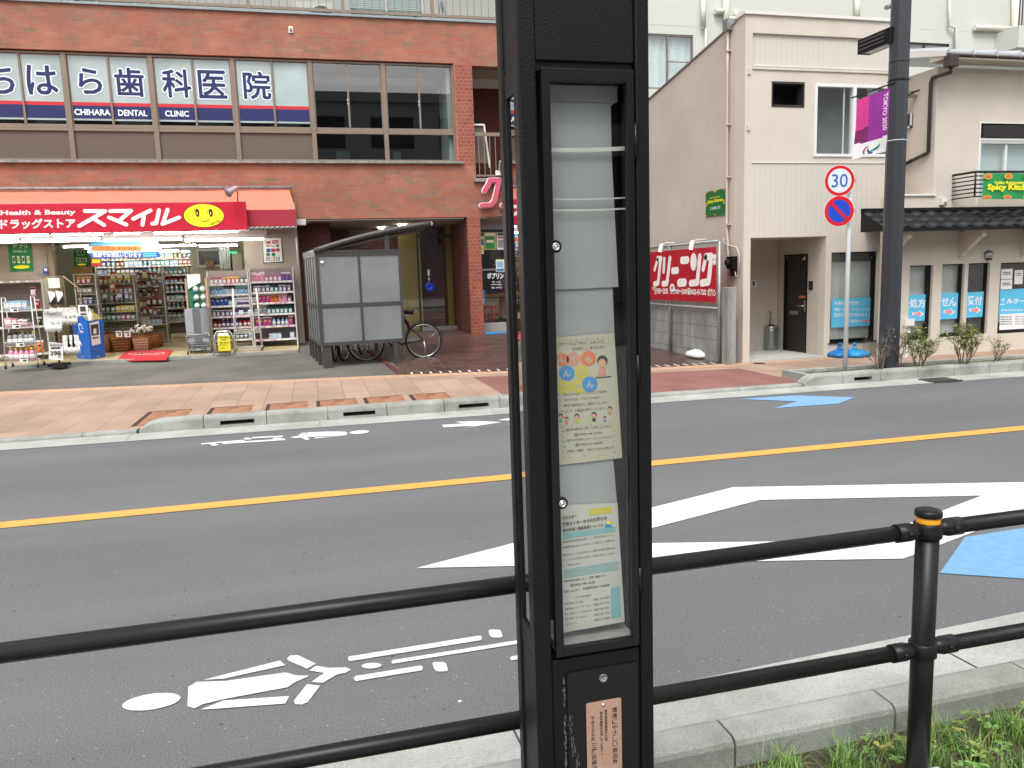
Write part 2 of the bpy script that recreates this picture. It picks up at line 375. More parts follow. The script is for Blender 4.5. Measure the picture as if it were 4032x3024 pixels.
mat('black_powder', (.0045, .0047, .0062), .42, var=.3, scale=120, bump=.2, bscale=300, spec=.22)
mat('black_smooth', (.006, .006, .0065), .38, var=.2, bump=.1, bscale=120, spec=.28)
mat('rail_paint', (.0105, .0095, .0105), .36, var=.15, scale=8, spec=.24)
mat('lamp_pole_paint', (.030, .034, .044), .42, .2, var=.12, scale=3, spec=.6)
mat('rubber', (.012, .012, .013), .7)
mat('chrome', (.65, .65, .66), .18, 1., var=.05)
mat('dull_steel', (.42, .42, .43), .38, .9, var=.12, scale=12)
mat('galvanised', (.33, .35, .35), .5, .7, var=.2, scale=10)
mat('copper_plate', '#b3917e', .42, .35, var=.12, scale=30)
mat('ink', (.02, .02, .025), .8, var=0)
mat('plaque_ink', (.03, .02, .018), .6, var=0)
mat('grey_paper', (.285, .30, .295), .5, var=.08, scale=3); mat('notice_paper', (.42, .42, .37), .5, var=.05, scale=4); mat('notice_cream', (.41, .39, .29), .5, var=.08, scale=6)
mat('paper', (.80, .80, .77), .7, var=.04, scale=3)
mat('cream_paper', (.80, .77, .66), .7, var=.06, scale=6)
mat('frame_grey', (.072, .070, .070), .45, .35, var=.12, scale=5)
mat('frosted_panel', (.19, .205, .212), .45, var=.16, scale=1.6, spec=.4)
mat('awning_salmon', '#cf7a63', .8, var=.10, scale=2.5)
mat('awning_red', '#a3283a', .75, var=.10, scale=3)
mat('sign_red', '#bf1c36', .35, var=.14, scale=1.2, emit=.07, coat=.3)
mat('sign_white', '#f0e6e3', .35, var=.02, emit=.08)
mat('sign_yellow', '#f2dc2a', .35, var=.03, emit=.15)
mat('tube_light', (1., .98, .92), .5, var=0, emit=24.)
mat('tube_dim', (1., .98, .92), .5, var=0, emit=2.5)
mat('lamp_glow', (1., .93, .72), .5, var=0, emit=30.)
mat('white_plastic', (.72, .72, .70), .4, var=.06)
mat('interior_wall', '#b9b7a0', .9, var=.08)
mat('interior_floor', '#b4a37a', .35, var=.12, scale=1.5)
mat('store_wall', '#a89d90', .9, var=.15, scale=2)
mat('navy', '#131c58', .5, var=.05); mat('film_red', '#c32530', .5, var=.05)
mat('film_white', '#e4eef2', .5, var=.02)
mat('pink_letter', '#c9566f', .4, var=.12, scale=2)
mat('cleaning_red', '#b3182c', .45, var=.10, scale=1.5)
mat('letter_white', '#eee9e4', .5, var=.03)
mat('green_sign', '#166b37', .5, var=.08); mat('banner_green', '#1f8a48', .6, var=.10, scale=4)
mat('yellow_ink', '#e6dc22', .5, var=0); mat('ornament', '#c79a45', .6, var=.3, scale=60)
mat('road_sign_red', '#c4161f', .35, var=.03); mat('road_sign_blue', '#1c45b4', .35, var=.03)
mat('road_sign_white', '#c9d3d8', .35, var=.02); mat('digit_blue', '#1650a8', .4, var=0)
mat('pole_white', '#dfe2e4', .4, var=.05)
mat('cyan_film', '#5cbfe6', .4, var=.04); mat('arrow_pink', '#f08a90', .5, var=0)
mat('dark_door', (.022, .018, .017), .45, var=.2)
mat('blind_grey', '#c6c8c2', .7, var=.06)
mat('room_dark', (.05, .055, .06), .8); mat('room_mid', (.10, .105, .105), .8, var=.3)
mat('roof_tile', (.007, .0075, .009), .30, var=.3, scale=6, spec=.42)
mat('roof_metal', '#bfc4c6', .4, .3, var=.08)
mat('gutter_brown', '#3a302b', .4, var=.1)
mat('banner_purple', '#97309a', .7, var=.06); mat('banner_pink', '#dc3d97', .7, var=.06); mat('banner_plum', '#7d1f63', .7, var=.06); mat('banner_mid', '#8c2a8e', .7, var=.06)
mat('banner_white', '#e8e8ea', .7, var=.04)
mat('logo_red', '#b5283b', .6); mat('logo_blue', '#1f57a4', .6); mat('logo_green', '#1d8a5a', .6)
mat('weight_blue', '#1670b4', .5, var=.1, scale=8); mat('weight_blue_pale', '#2c93cd', .5, var=.1, scale=8)
mat('weight_white', '#e2e3e0', .5, var=.05)
mat('soil', '#4a4334', .95, var=.4, scale=20, bump=1, bscale=60)
mat('bark', '#6d5c4b', .9, var=.3, scale=30); mat('bark_grey', '#77695f', .9, var=.3, scale=30)
mat('leaf_green', '#6c8038', .6, var=.3, scale=9); mat('leaf_dark', '#4b6030', .6, var=.3, scale=9); mat('leaf_yellow', '#98984a', .6, var=.2, scale=9)
mat('grass_a', '#6a9446', .6, var=.3, scale=11); mat('grass_b', '#8db05a', .6, var=.3, scale=11); mat('grass_dry', '#a99c62', .7, var=.2, scale=11); mat('grass_dark', '#3c5f2a', .6, var=.3, scale=11)
mat('basket_orange', '#a0622a', .6, var=.15, scale=20); mat('basket_grey', '#a4a6a8', .5, var=.08)
mat('bin_blue', '#1463c2', .35, var=.05)
mat('mat_red', '#b01f2a', .9, var=.15, scale=20)
mat('shelf_white', '#cfcbc6', .4, var=.05); mat('shelf_dim', '#b8b49c', .5, var=.08)
mat('wire_white', '#d8d6d0', .4, .2, var=.03)
mat('rust', '#9a6c50', .8, .0, var=.45, scale=5); mat('rust_dark', '#3b2a22', .8, var=.4, scale=9)
mat('curtain', '#c9d3d4', .8, var=.18, scale=14)
mat('door_gold', '#b39a58', .3, .3, var=.15, scale=1.5)
mat('blue_disc', '#1c45c8', .35, var=.05)
mat('tan_wood', '#8a5a34', .6, var=.25, scale=8)
mat('opposite_wall', (.25, .26, .28), .85, var=.1, scale=.4); mat('opposite_band', (.26, .27, .28), .85, var=.1, scale=.4)
PAL = {'white': '#dedcd6', 'pale pink': '#d98fa6', 'red': '#b5212b', 'blue': '#2b4c9e', 'pale blue': '#8db8d8', 'purple': '#5f4a93',
       'green': '#2f7d57', 'teal': '#2f8f92', 'yellow': '#d8c64a', 'orange': '#d0702a', 'black': '#1e1b1c', 'grey': '#8b8d8e', 'magenta': '#b03a80', 'brown': '#6f4f3d'}
for k, h in PAL.items(): mat('pack_'+k.replace(' ', '_'), h, .4, var=.35, scale=34)
glass('window_glass', refl=.14); glass('case_glass', (.95, .96, .96), .06); glass('shop_glass', (.86, .9, .9))
glass('side_glass', (.93, .95, .95), .30)
# ------------------------------------------------------------------ ground, road, kerbs
def yg(x): return 8.745-.0303*x          # asphalt / far gutter
def yk(x): return yg(x)+.33              # far kerb face
def zf(y, y0=12.7): return .05 + max(0., y-y0)*.0237
XL, XR = -45., 60.
struct(MB().poly([(-300,-300,-.06),(300,-300,-.06),(300,300,-.06),(-300,300,-.06)]).build('ground', 'old_asphalt'))
struct(MB().poly([(XL,2.2,0),(XR,2.2,0),(XR,yg(XR)+2,0),(9,yg(9),0),(XL,yg(XL),0)]).build('road', 'asphalt'))
g = MB()
def strip(mb, x0, x1, fy0, fy1, z0, z1, step, gap=.006, mi=0):
    x = x0
    while x < x1-1e-6:
        b = min(x+step, x1)-gap
        mb.poly([(x, fy0(x), z0), (b, fy0(b), z0), (b, fy1(b), z1), (x, fy1(x), z1)], mi); x += step
strip(g, -30, 24, yg, lambda x: yk(x)+.002, .004, .02, 2.0)
g.poly([(-30, yg(-30), -.01), (24, yg(24), -.01), (24, yk(24), -.005), (-30, yk(-30), -.005)])
struct(g.build('far_gutter', 'gutter_concrete'))
def yn(x): return 2.555+.05*x           # asphalt / near gutter
g = MB(); strip(g, -12.35, 14, lambda x: 2.16+.012*x, yn, .028, .006, 1.85, .009)
struct(g.build('near_gutter', 'gutter_concrete'))
def kerb_blocks(mb, x0, x1, y0f, w, z, step, slots=(), gap=.008, r=.03, endround=False):
    x = x0; i = 0
    while x < x1-1e-6:
        b = min(x+step, x1)-gap
        prof = [(0, -.02), (0, z-r), (r*.35, z-r*.25), (r*1.1, z), (w-.01, z), (w, z-.01), (w, -.02)]
        def sect(xx, k=1.): return [Vector((xx, y0f(xx)+p[0], p[1]*k if p[1] > 0 else p[1])) for p in prof]
        if i in slots:
            s0, s1, h0, h1 = x+.17, b-.13, .045, .095
            A, B, S, E = sect(x), sect(b), sect(s0), sect(s1); n = len(prof)
            for P, Q in ((A, S), (E, B)):
                mb.add(P+Q, [(j, n+j, n+(j+1) % n, (j+1) % n) for j in range(n)] + [tuple(range(n)), tuple(reversed(range(n, 2*n)))])
            mb.slab([(s0, y0f(s0), -.02), (s0, y0f(s0), h0), (s0, y0f(s0)+w, h0), (s0, y0f(s0)+w, -.02)], (s1-s0, y0f(s1)-y0f(s0), 0))
            top = [(0, h1), (0, z-r), (r*.35, z-r*.25), (r*1.1, z), (w-.01, z), (w, z-.01), (w, h1)]
            P = [Vector((s0, y0f(s0)+p[0], p[1])) for p in top]; Q = [Vector((s1, y0f(s1)+p[0], p[1])) for p in top]
            mb.add(P+Q, [(j, n+j, n+(j+1) % n, (j+1) % n) for j in range(n)])
            mb.slab([(s0, y0f(s0)+.11, h0), (s0, y0f(s0)+.11, h1), (s0, y0f(s0)+w, h1), (s0, y0f(s0)+w, h0)], (s1-s0, y0f(s1)-y0f(s0), 0), 1)
        else:
            n = len(prof)
            if endround and i == 0:
                secs = [sect(x+d, k) for d, k in ((0, .35), (.05, .62), (.11, .84), (.19, .96), (.26, 1))] + [sect(b)]
            else: secs = [sect(x), sect(b)]
            vs = [q for S in secs for q in S]; fs = []
            for a in range(len(secs)-1):
                for j in range(n): fs.append((a*n+j, (a+1)*n+j, (a+1)*n+(j+1) % n, a*n+(j+1) % n))
            fs += [tuple(range(n)), tuple(reversed(range((len(secs)-1)*n, len(secs)*n)))]
            mb.add(vs, fs)
        x += step; i += 1
k = MB(); kerb_blocks(k, -29.5, -1.95, yk, .14, .055, 1.0, r=.02)
kerb_blocks(k, -1.93, 3.47, yk, .17, .155, .675, slots=(1, 3, 5), endround=True)
kerb_blocks(k, 3.48, 6.2, yk, .14, .055, .9, r=.02)
kerb_blocks(k, 6.22, 12.6, yk, .17, .165, .58, slots=(1, 8), endround=True)
kerb_blocks(k, 12.62, 22, yk, .14, .055, .9, r=.02)
struct(k.build('far_kerb', ['kerb_concrete', 'rust_dark']))
# the near kerb shows its rounded face to the road
near_k = MB()
def nk(x): return 2.01+.012*x
x = -12.6
while x < 13.8:
    b = x+.6-.008; prof = [(0, -.02), (0, .125), (.006, .140), (.020, .149), (.105, .150), (.125, .144), (.142, .12), (.168, .03), (.168, -.02)]
    n = len(prof); S = [Vector((x, nk(x)+p[0], p[1])) for p in prof]+[Vector((b, nk(b)+p[0], p[1])) for p in prof]
    near_k.add(S, [(j, (j+1) % n, n+(j+1) % n, n+j) for j in range(n)] + [tuple(reversed(range(n))), tuple(range(n, 2*n))]); x += .6
struct(near_k.build('near_kerb', 'kerb_concrete'))
struct(MB().poly([(-13, -6, .055), (14, -6, .055), (14, 2.17, .055), (-13, 1.86, .055)]).build('planting_soil', 'soil'))
struct(MB().poly([(-30,-12,.06),(30,-12,.06),(30,.9,.06),(-30,.9,.06)]).build('near_pavement', 'gutter_concrete'))
# sidewalk across the road
back = [(-30, 14.2), (-5, 13.75), (1.45, 12.6), (3.1, 12.25), (5.2, 11.5), (6.4, 11.38), (30, 11.38)]
def yb(x):
    for (a, ya), (b, yb_) in zip(back, back[1:]):
        if a <= x <= b: return ya+(yb_-ya)*(x-a)/(b-a)
    return 11.38
def area(xs, f0, f1, z, name, m):
    mb = MB()
    for a, b in zip(xs, xs[1:]): mb.poly([(a, f0(a), z), (b, f0(b), z), (b, f1(b), z), (a, f1(a), z)])
    return struct(mb.build(name, m))
kb = lambda x: yk(x)+.135
area([-30, -5, 1.45, 2.35], kb, lambda x: yb(x)-.33, .05, 'sidewalk', 'pavement')
area([2.35, 3.1, 5.2, 6.35], kb, lambda x: yb(x)-.65, .05, 'sidewalk_red', 'red_pavement')
area([2.35, 3.1, 5.2, 6.35], lambda x: yb(x)-.65, lambda x: yb(x)-.33, .05, 'sidewalk_strip', 'pavement')
area([6.35, 30], lambda x: yk(x)+.165, lambda x: yb(x)-.33, .05, 'sidewalk_right', 'pavement')
area([-30, -5, 1.45, 3.1, 5.2, 6.4, 30], lambda x: yb(x)-.33, lambda x: yb(x), .05, 'sidewalk_edge_band', 'pale_pavement')
# forecourts
def ramp(x0, x1, f0, y1, name, m, dz=0):
    mb = MB(); n = max(2, int((x1-x0)/1.2))
    for i in range(n):
        a = x0+(x1-x0)*i/n; b = x0+(x1-x0)*(i+1)/n
        mb.poly([(a, f0(a), .05+dz), (b, f0(b), .05+dz), (b, 18.6, .19+dz), (a, 18.6, .19+dz)])
        mb.poly([(a, 18.6, .19+dz), (b, 18.6, .19+dz), (b, y1, .19+dz), (a, y1, .19+dz)])
    return struct(mb.build(name, m))
ramp(-30, 1.36, yb, 21.4, 'forecourt_asphalt', 'old_asphalt')
ramp(1.36, 6.45, yb, 34, 'forecourt_tiles', 'dark_tile')
mb = MB(); mb.slab([(1.28, 12.64, .0), (1.36, 12.62, .0), (1.36, 12.62, .075), (1.28, 12.64, .075)], (-.3, 4.6, .1))
struct(mb.build('brick_edging', 'dark_brick'))
mb = MB()
x = 1.37
while x < 6.2:
    mb.poly([(x, yb(x)+.005, .056), (x+.125, yb(x+.125)+.005, .056), (x+.125, yb(x+.125)+.20, .058), (x, yb(x)+.20, .058)], 0)
    mb.poly([(x+.127, yb(x+.127)+.005, .056), (x+.153, yb(x+.153)+.005, .056), (x+.153, yb(x+.153)+.20, .058), (x+.127, yb(x+.127)+.20, .058)], 1); x += .155
struct(mb.build('brick_border_row', ['dark_tile', 'paper']))
area([6.42, 30], lambda x: 11.38, lambda x: 40, .03, 'plot_ground', 'old_asphalt')
# ------------------------------------------------------------------ road paint
def paint(name, polys, m, z=.005):
    mb = MB()
    for P in polys:
        Q = [G(u, v, z) for u, v in P]
        a = sum(Q[i].x*Q[(i+1) % len(Q)].y - Q[(i+1) % len(Q)].x*Q[i].y for i in range(len(Q)))
        if a < 0: Q.reverse()
        mb.poly(Q)
    bm = bmesh.new(); o = mb.build(name, m); bm.from_mesh(o.data); bmesh.ops.triangulate(bm, faces=bm.faces); bm.to_mesh(o.data); bm.free()
    return struct(o)
def oval(cu, cv, a, b, ang, n=28):
    c, s = math.cos(ang), math.sin(ang)
    return [(cu+a*math.cos(t)*c-b*math.sin(t)*s, cv+a*math.cos(t)*s+b*math.sin(t)*c) for t in [2*PI*i/n for i in range(n)]]
def rsq(cu, cv, a, b, ang=0, n=28):
    c, s = math.cos(ang), math.sin(ang); out = []
    for i in range(n):
        t = 2*PI*i/n; x = math.copysign(abs(math.cos(t))**.5, math.cos(t))*a; y = math.copysign(abs(math.sin(t))**.5, math.sin(t))*b; x += y*.35; out.append((cu+x*c-y*s, cv+x*s+y*c))
    return out
def pill(u0, v0, u1, v1, w):
    d = math.hypot(u1-u0, v1-v0); ux, uy = (u1-u0)/d, (v1-v0)/d; h = w/2; out = []
    for i in range(9): t = -PI/2+PI*i/8; out.append((u1-ux*h+(ux*math.cos(t)-uy*math.sin(t))*h, v1-uy*h+(uy*math.cos(t)+ux*math.sin(t))*h))
    for i in range(9): t = PI/2+PI*i/8; out.append((u0+ux*h+(ux*math.cos(t)-uy*math.sin(t))*h, v0+uy*h+(uy*math.cos(t)+ux*math.sin(t))*h))
    return out
mb = MB()
for a, b in ((-40, -2), (-2, 3), (3, 8), (8, 50)): mb.poly([(a, 5.87-.012*(a+2), .005), (b, 5.87-.012*(b+2), .005), (b, 6.03-.012*(b+2), .005), (a, 6.03-.012*(a+2), .005)])
struct(mb.build('centre_line', 'orange_paint'))
L1 = [(1640, 2236), (2571, 1997), (2887, 1918), (4032, 1898), (4356, 1893), (4032, 2019), (3558, 2199), (3036, 2208)]
L2 = [(2335, 2141), (2571, 2078), (2993, 1968), (3866, 1951), (3591, 2057), (3410, 2128), (3117, 2131)]
paint('diamond_marking', [[L1[0], L1[1], L2[1], L2[0]], [L1[1], L1[2], L2[2], L2[1]], [L1[2], L1[3], L2[3], L2[2]], [L1[3], L1[4], L1[5], L2[3]],
                          [L1[5], L1[6], L2[4], L2[3]], [L1[6], L2[5], L2[4]], [L1[6], L1[7], L2[6], L2[5]], [L1[7], L1[0], L2[0], L2[6]]], 'white_paint')
paint('blue_chevron_near', [[(3800, 2114), (4032, 2078), (4600, 2010), (4420, 2130), (4700, 2250), (4032, 2278), (3700, 2256)]], 'blue_paint')
paint('blue_chevron_far', [[(2908, 1571), (3126, 1557), (3365, 1564), (3302, 1589), (3048, 1607), (3140, 1580)]], 'far_blue_paint')
def c7(P): return [(x/1.0055, 2200+y/1.0055) for x, y in P]
def c6(P): return [(x/1.0533, 1350+y/1.0533) for x, y in P]
paint('cyclist_marking_near', [c7(oval(599, 566, 117, 31, -.15)),
    c7([(742, 583), (770, 592), (805, 575), (900, 553), (1140, 508), (1165, 490), (1225, 463), (1170, 461), (1130, 450), (890, 484), (780, 487), (745, 507)]),
    c7([(805, 479), (1108, 403), (1130, 421), (885, 475)]), c7([(793, 597), (885, 561), (1146, 543), (1130, 573), (850, 594)]),
    c7([(1136, 397), (1148, 383), (1180, 382), (1250, 415), (1216, 435), (1146, 405)]),
    c7([(1224, 442), (1252, 423), (1300, 432), (1368, 430), (1390, 438), (1370, 450), (1335, 458), (1278, 491), (1233, 487), (1284, 452)]),
    c7([(1216, 496), (1267, 503), (1218, 568), (1195, 577), (1168, 575), (1163, 562)]),
    c7(pill(1378, 397, 1908, 312, 19)), c7(pill(1550, 409, 2330, 285, 14)), c7(oval(1471, 423, 40, 11, -.05)), c7(pill(1402, 475, 1674, 431, 20)),
    c7(rsq(1743, 427, 27, 19)), c7(rsq(1962, 296, 25, 16)), c7(pill(2020, 395, 2420, 335, 16))], 'worn_white_paint')
paint('cyclist_marking_far', [c6(oval(1490, 370, 41, 7, -.06)),
    c6([(1440, 374), (1438, 382), (1425, 384), (1280, 390), (1255, 383), (1255, 380), (1275, 377), (1400, 368), (1432, 368)]),
    c6([(1410, 366), (1280, 371), (1268, 375), (1290, 377)]), c6([(1420, 386), (1300, 397), (1310, 392)]),
    c6([(1200, 392), (1232, 386), (1262, 382), (1285, 400), (1268, 402), (1245, 392), (1225, 394)]), c6([(1236, 383), (1255, 373), (1272, 373), (1250, 384)]),
    c6(pill(1045, 393, 1175, 387, 5)), c6(pill(922, 417, 1183, 400, 6)), c6(pill(833, 419, 1015, 404, 5)), c6(oval(1150, 396, 20, 3, 0)), c6(oval(1028, 397, 17, 4, 0)), c6(oval(889, 422, 17, 4, 0))], 'white_paint')
paint('white_arrow_far', [c6([(1833, 340), (1925, 334), (1886, 327), (1975, 324), (2081, 328), (1922, 354), (1972, 343), (1840, 350)]), c6([(2062, 320), (2105, 313), (2240, 308), (2330, 309), (2170, 335), (2105, 338), (2150, 324)])], 'white_paint')
paint('paint_fleck', [c7([(1812, 562), (1822, 558), (1830, 565), (1818, 569)])], 'white_paint')
# steel covers set in the sidewalk behind the kerb
xs = [-2.02, -1.28, -.60, .02, .62, 1.22]
for i, x in enumerate(xs):
    y0 = yk(x)+.30; p = MB()
    t = thing('access_cover', ['rusty access cover nearest the end of the raised kerb', 'rusty access cover second from the left end of the row', 'rusty access cover third from the left in the kerb row', 'rusty access cover fourth from the left in the kerb row', 'rusty access cover fifth from the left in the kerb row', 'rusty access cover at the right end of the kerb row'][i], 'cover', (x, y0, .05), 0, 'rusty covers behind the raised kerb')
    MB().box(x, x+.46, y0, y0+.98, .046, .0545).build('plate', 'rust', t)
    f = MB(); f.box(x-.05, x-.005, y0, y0+.98, .046, .058); f.box(x+.17, x+.29, y0+.84, y0+.875, .054, .057); f.box(x+.0, x+.46, y0+.985, y0+1.0, .046, .057); f.build('frame', 'rust_dark', t)
# ------------------------------------------------------------------ NEAR: guard rail
GY = 1.73
def guard_rail():
    t = thing('guard_rail', 'dark brown pipe guard rail with two rails running along the near kerb', 'guard rail', (1.61, GY, .03))
    for px in (1.612, -1.39, 4.61):
        p = MB(); p.lathe((px, GY, 0), [(.0305, .0), (.0305, .892)], 28); p.build('post', 'rail_paint', t)
        p = MB(); p.lathe((px, GY, .892), [(.0305, 0), (.0312, .001), (.0312, .026), (.0305, .027)], 28); p.build('reflective_band', mat('band_orange', '#e39a17', .35, var=.03), t)
        p = MB(); p.lathe((px, GY, .919), [(.0345, 0), (.0355, .003), (.0355, .013), (.033, .0175), (.024, .0205), (.010, .022), (.0005, .0222)], 28); p.build('post_cap', 'black_smooth', t)
        for z in (.880, .530):
            p = MB(); p.lathe((px, GY, z-.022), [(.034, 0), (.0375, .004), (.0375, .040), (.034, .044)], 28)
            for s in (-1, 1):
                p.tube([(px+s*.030, GY, z), (px+s*.052, GY, z), (px+s*.062, GY, z), (px+s*.105, GY, z), (px+s*.1055, GY, z)], [.020, .0225, .0255, .0255, .0235], 20)
            p.build('rail_bracket', 'rail_paint', t)
            for s in (-1, 1):
                q = MB(); q.lathe((0, 0, 0), [(.0075, 0), (.0075, .003), (.004, .006), (.0005, .0068)], 14, T=Matrix.Translation((px+s*.075, GY-.0245, z+.002)) @ Matrix.Rotation(PI/2, 4, 'X'))
                q.build('bolt', 'rail_paint', t)
    for z in (.880, .530):
        for a, b in ((-4.3, -1.45), (-1.33, 1.55), (1.67, 4.55)):
            p = MB(); p.tube([(a, GY, z), (b, GY, z)], .0214, 28); p.build('rail', 'rail_paint', t)
    f = MB()
    for px in (1.612,): f.box(px-.11, px+.13, GY-.20, GY+.06, .0, .105)
    f.build('footing', 'porch_concrete', t, bevel=.006)
guard_rail()
# ------------------------------------------------------------------ NEAR: display pillar
PX0, PX1, PY0, PY1 = .405, .6735, 1.48, 1.642
def fr(u, v, y=PY0): p = W(u, v, y); return p.x, p.z
def pillar():
    t = thing('display_pillar', 'tall black steel street pillar with a glazed notice case, in front of the guard rail', 'pillar', ((PX0+PX1)/2, (PY0+PY1)/2, .03))
    zt, zb = 2.35, .03
    dz1 = fr(2300, 273)[1]; dz0 = fr(2350, 2563)[1]           # door top and bottom
    wx0, wx1 = PX0+.036, PX1-.030                             # panel opening between corner posts
    b = MB()
    # four corner posts (rounded boxes) + lower box + upper box
    c = MB()
    for a0, a1, b0, b1 in ((PX0, wx0, PY0, PY0+.034), (wx1, PX1, PY0, PY0+.034), (PX0, PX0+.036, PY1-.034, PY1), (PX1-.036, PX1, PY1-.034, PY1)):
        c = MB(); c.box(a0, a1, b0, b1, zb, zt); c.build('corner_post', 'black_powder', t, bevel=.004)
    zs = dz1+.016
    b = MB(); b.box(wx0+.001, wx1-.001, PY0+.005, PY1-.004, zs, zt-.002); b.box(PX0+.005, PX1-.005, PY0+.036, PY1-.036, zs, zt-.002); b.build('upper_panel', 'black_powder', t, bevel=.002)
    b = MB(); b.box(wx0+.001, wx1-.001, PY0+.005, PY1-.004, zb, dz0-.010); b.box(PX0+.005, PX1-.005, PY0+.036, PY1-.036, zb, dz0-.010); b.build('lower_panel', 'black_powder', t, bevel=.002)
    # seams recessed strip
    b = MB(); b.box(wx0+.002, wx1-.002, PY0+.012, PY1-.012, dz1-.002, zs+.001); b.build('seam_strip', 'black_smooth', t)
    # side frames with narrow glass, left and right
    for nm, xa, xb in (('side_window', PX0+.004, PX0+.014), ('side_window', PX1-.014, PX1-.004)):
        ya, yb_ = PY0+.036, PY1-.036
        s = MB()
        s.box(xa, xb, ya, yb_, dz0-.008, dz0+.045); s.box(xa, xb, ya, yb_, dz1-.035, zs-.001)
        s.box(xa, xb, ya, ya+.018, dz0+.045, dz1-.035); s.box(xa, xb, yb_-.012, yb_, dz0+.045, dz1-.035)
        o = s.build(nm, 'black_powder', t, bevel=.0015)
        xm = (xa+xb)/2
        q = MB(); q.poly([(xm, yb_-.012, dz0+.045), (xm, ya+.018, dz0+.045), (xm, ya+.018, dz1-.035), (xm, yb_-.012, dz1-.035)]); q.build('pane', 'side_glass', o)
    # back wall of the case
    b = MB(); b.box(PX0+.036, PX1-.036, PY1-.012, PY1-.006, dz0-.008, zs-.001); b.build('back_panel', mat('case_back', (.014, .015, .017), .6), t)
    b = MB(); b.box(PX0+.056, PX1-.036, PY0+.02, PY1-.013, dz0-.010, dz0+.012); b.build('case_floor', mat('case_floor', (.22, .21, .20), .6, var=.2, scale=30), t)
    # door
    ax0, ax1 = fr(2129, 300)[0], fr(2492, 300)[0]
    gx0, gx1 = fr(2164, 330)[0], fr(2465, 330)[0]; gz1 = fr(2300, 322)[1]; gz0 = fr(2360, 2530)[1]
    d = MB(); y0, y1 = PY0-.004, PY0+.012
    d.box(ax0, gx0, y0, y1, dz0, dz1); d.box(gx1, ax1, y0, y1, dz0, dz1); d.box(gx0, gx1, y0, y1, gz1, dz1); d.box(gx0, gx1, y0, y1, dz0, gz0)
    do = d.build('door', 'black_smooth', t, bevel=.0012)
    q = MB(); q.poly([(gx0, PY0+.006, gz0), (gx1, PY0+.006, gz0), (gx1, PY0+.006, gz1), (gx0, PY0+.006, gz1)]); q.build('pane', 'case_glass', do)
    for v in (971, 1982):
        lx, lz = fr(2188 if v < 1500 else 2214, v, PY0-.006)
        T = Matrix.Translation((lx, PY0-.004, lz)) @ Matrix.Rotation(PI/2, 4, 'X')
        q = MB(); q.lathe((0,0,0), [(.0125, -.004), (.0125, .0015)], 28, T=T); ro = q.build('lock', 'black_smooth', do)
        q = MB(); q.lathe((0,0,0), [(.0078, .0015), (.0078, .005), (.0068, .0065), (.0055, .0065), (.0050, .0045), (.0028, .0045), (.0026, .0062), (.0004, .0063)], 24, T=T); q.build('lock_cylinder', 'chrome', do)
    for v0, v1 in ((487, 625), (1398, 1527), (2235, 2355)):
        z1, z0 = fr(2508, v0)[1], fr(2508, v1)[1]
        q = MB(); q.tube([(ax1+.004, PY0-.001, z0), (ax1+.004, PY0-.001, z1)], .0035, 10); q.box(ax1+.001, ax1+.010, PY0, PY0+.004, z0, z1); q.build('hinge', 'black_smooth', t)
    # access hatch, plaque
    hx0, hx1 = fr(2233, 2665)[0], fr(2512, 2606)[0]; hz1 = fr(2370, 2630)[1]
    q = MB(); q.box(hx0, hx1, PY0+.0005, PY0+.006, .25, hz1); ho = q.build('access_hatch', 'black_smooth', t, bevel=.0015)
    lx, lz = fr(2376, 2670)
    T = Matrix.Translation((lx, PY0+.0005, lz)) @ Matrix.Rotation(PI/2, 4, 'X')
    q = MB(); q.lathe((0,0,0), [(.0092, 0), (.0092, .0012), (.0076, .0012), (.007, .0002), (.0005, .0002)], 24, T=T); q.build('hatch_lock', 'dull_steel', ho)
    px0, px1 = fr(2307, 2790)[0], fr(2445, 2760)[0]; pz1 = fr(2375, 2757)[1]; pz0 = pz1-.205
    q = MB(); r = .004; P = []
    for cx, cz, a in ((px1-r, pz0+r, -90), (px1-r, pz1-r, 0), (px0+r, pz1-r, 90), (px0+r, pz0+r, 180)):
        for i in range(4): P.append((cx+r*math.cos(math.radians(a+30*i)), PY0-.0005, cz+r*math.sin(math.radians(a+30*i))))
    q.slab(P, (0, -.0012, 0)); po = q.build('plaque', 'copper_plate', t)
    q = MB(); yy = PY0-.0021; w = px1-px0; k = (pz1-pz0)
    def vt(s, fx, ztop, size, step): q.vtext(s, (px0+w*fx, yy, ztop), EX, EZ, size, step, 0, .012)
    vt('環境にやさしい商店街', .80, pz1-.020, .0125, .0135)
    vt('東京都政策課題対応型', .555, pz1-.022, .0068, .0073); vt('商店街事業を利用しています。', .42, pz1-.024, .0068, .0073)
    vt('平成30年度', .175, pz1-.032, .0085, .0098); vt('三鷹台商店会', .20, pz1-.094, .0125, .0135)
    q.build('lettering', 'plaque_ink', po)
    for zz in (pz1-.010, pz0+.010):
        T = Matrix.Translation(((px0+px1)/2-.001, PY0-.0017, zz)) @ Matrix.Rotation(PI/2, 4, 'X')
        s = MB(); s.lathe((0,0,0), [(.0042, 0), (.004, .0012), (.0028, .0022), (.0006, .0024)], 18, T=T); s.build('screw', 'chrome', po)
    # scrape marks down the hatch edge
    rnd = random.Random(3); s = MB()
    for i in range(150):
        c = rnd.choice([0, 0, 1]); f = rnd.random()
        x = (hx0-.006+rnd.gauss(0, .0012)) if c == 0 else (hx0+.004+f*f*.03+rnd.gauss(0, .003))
        z = hz1-.015-f*.25 if c == 0 else hz1-.10-f*.16
        y = PY0+.0048 if x < hx0-.0005 else PY0+.0002
        w_ = rnd.uniform(.00015, .0005); h = rnd.uniform(.002, .014)
        s.poly([(x-w_, y-.0004, z), (x+w_, y-.0004, z+.0004), (x+w_*.6, y-.0004, z+h), (x-w_*.5, y-.0004, z+h*.9)])
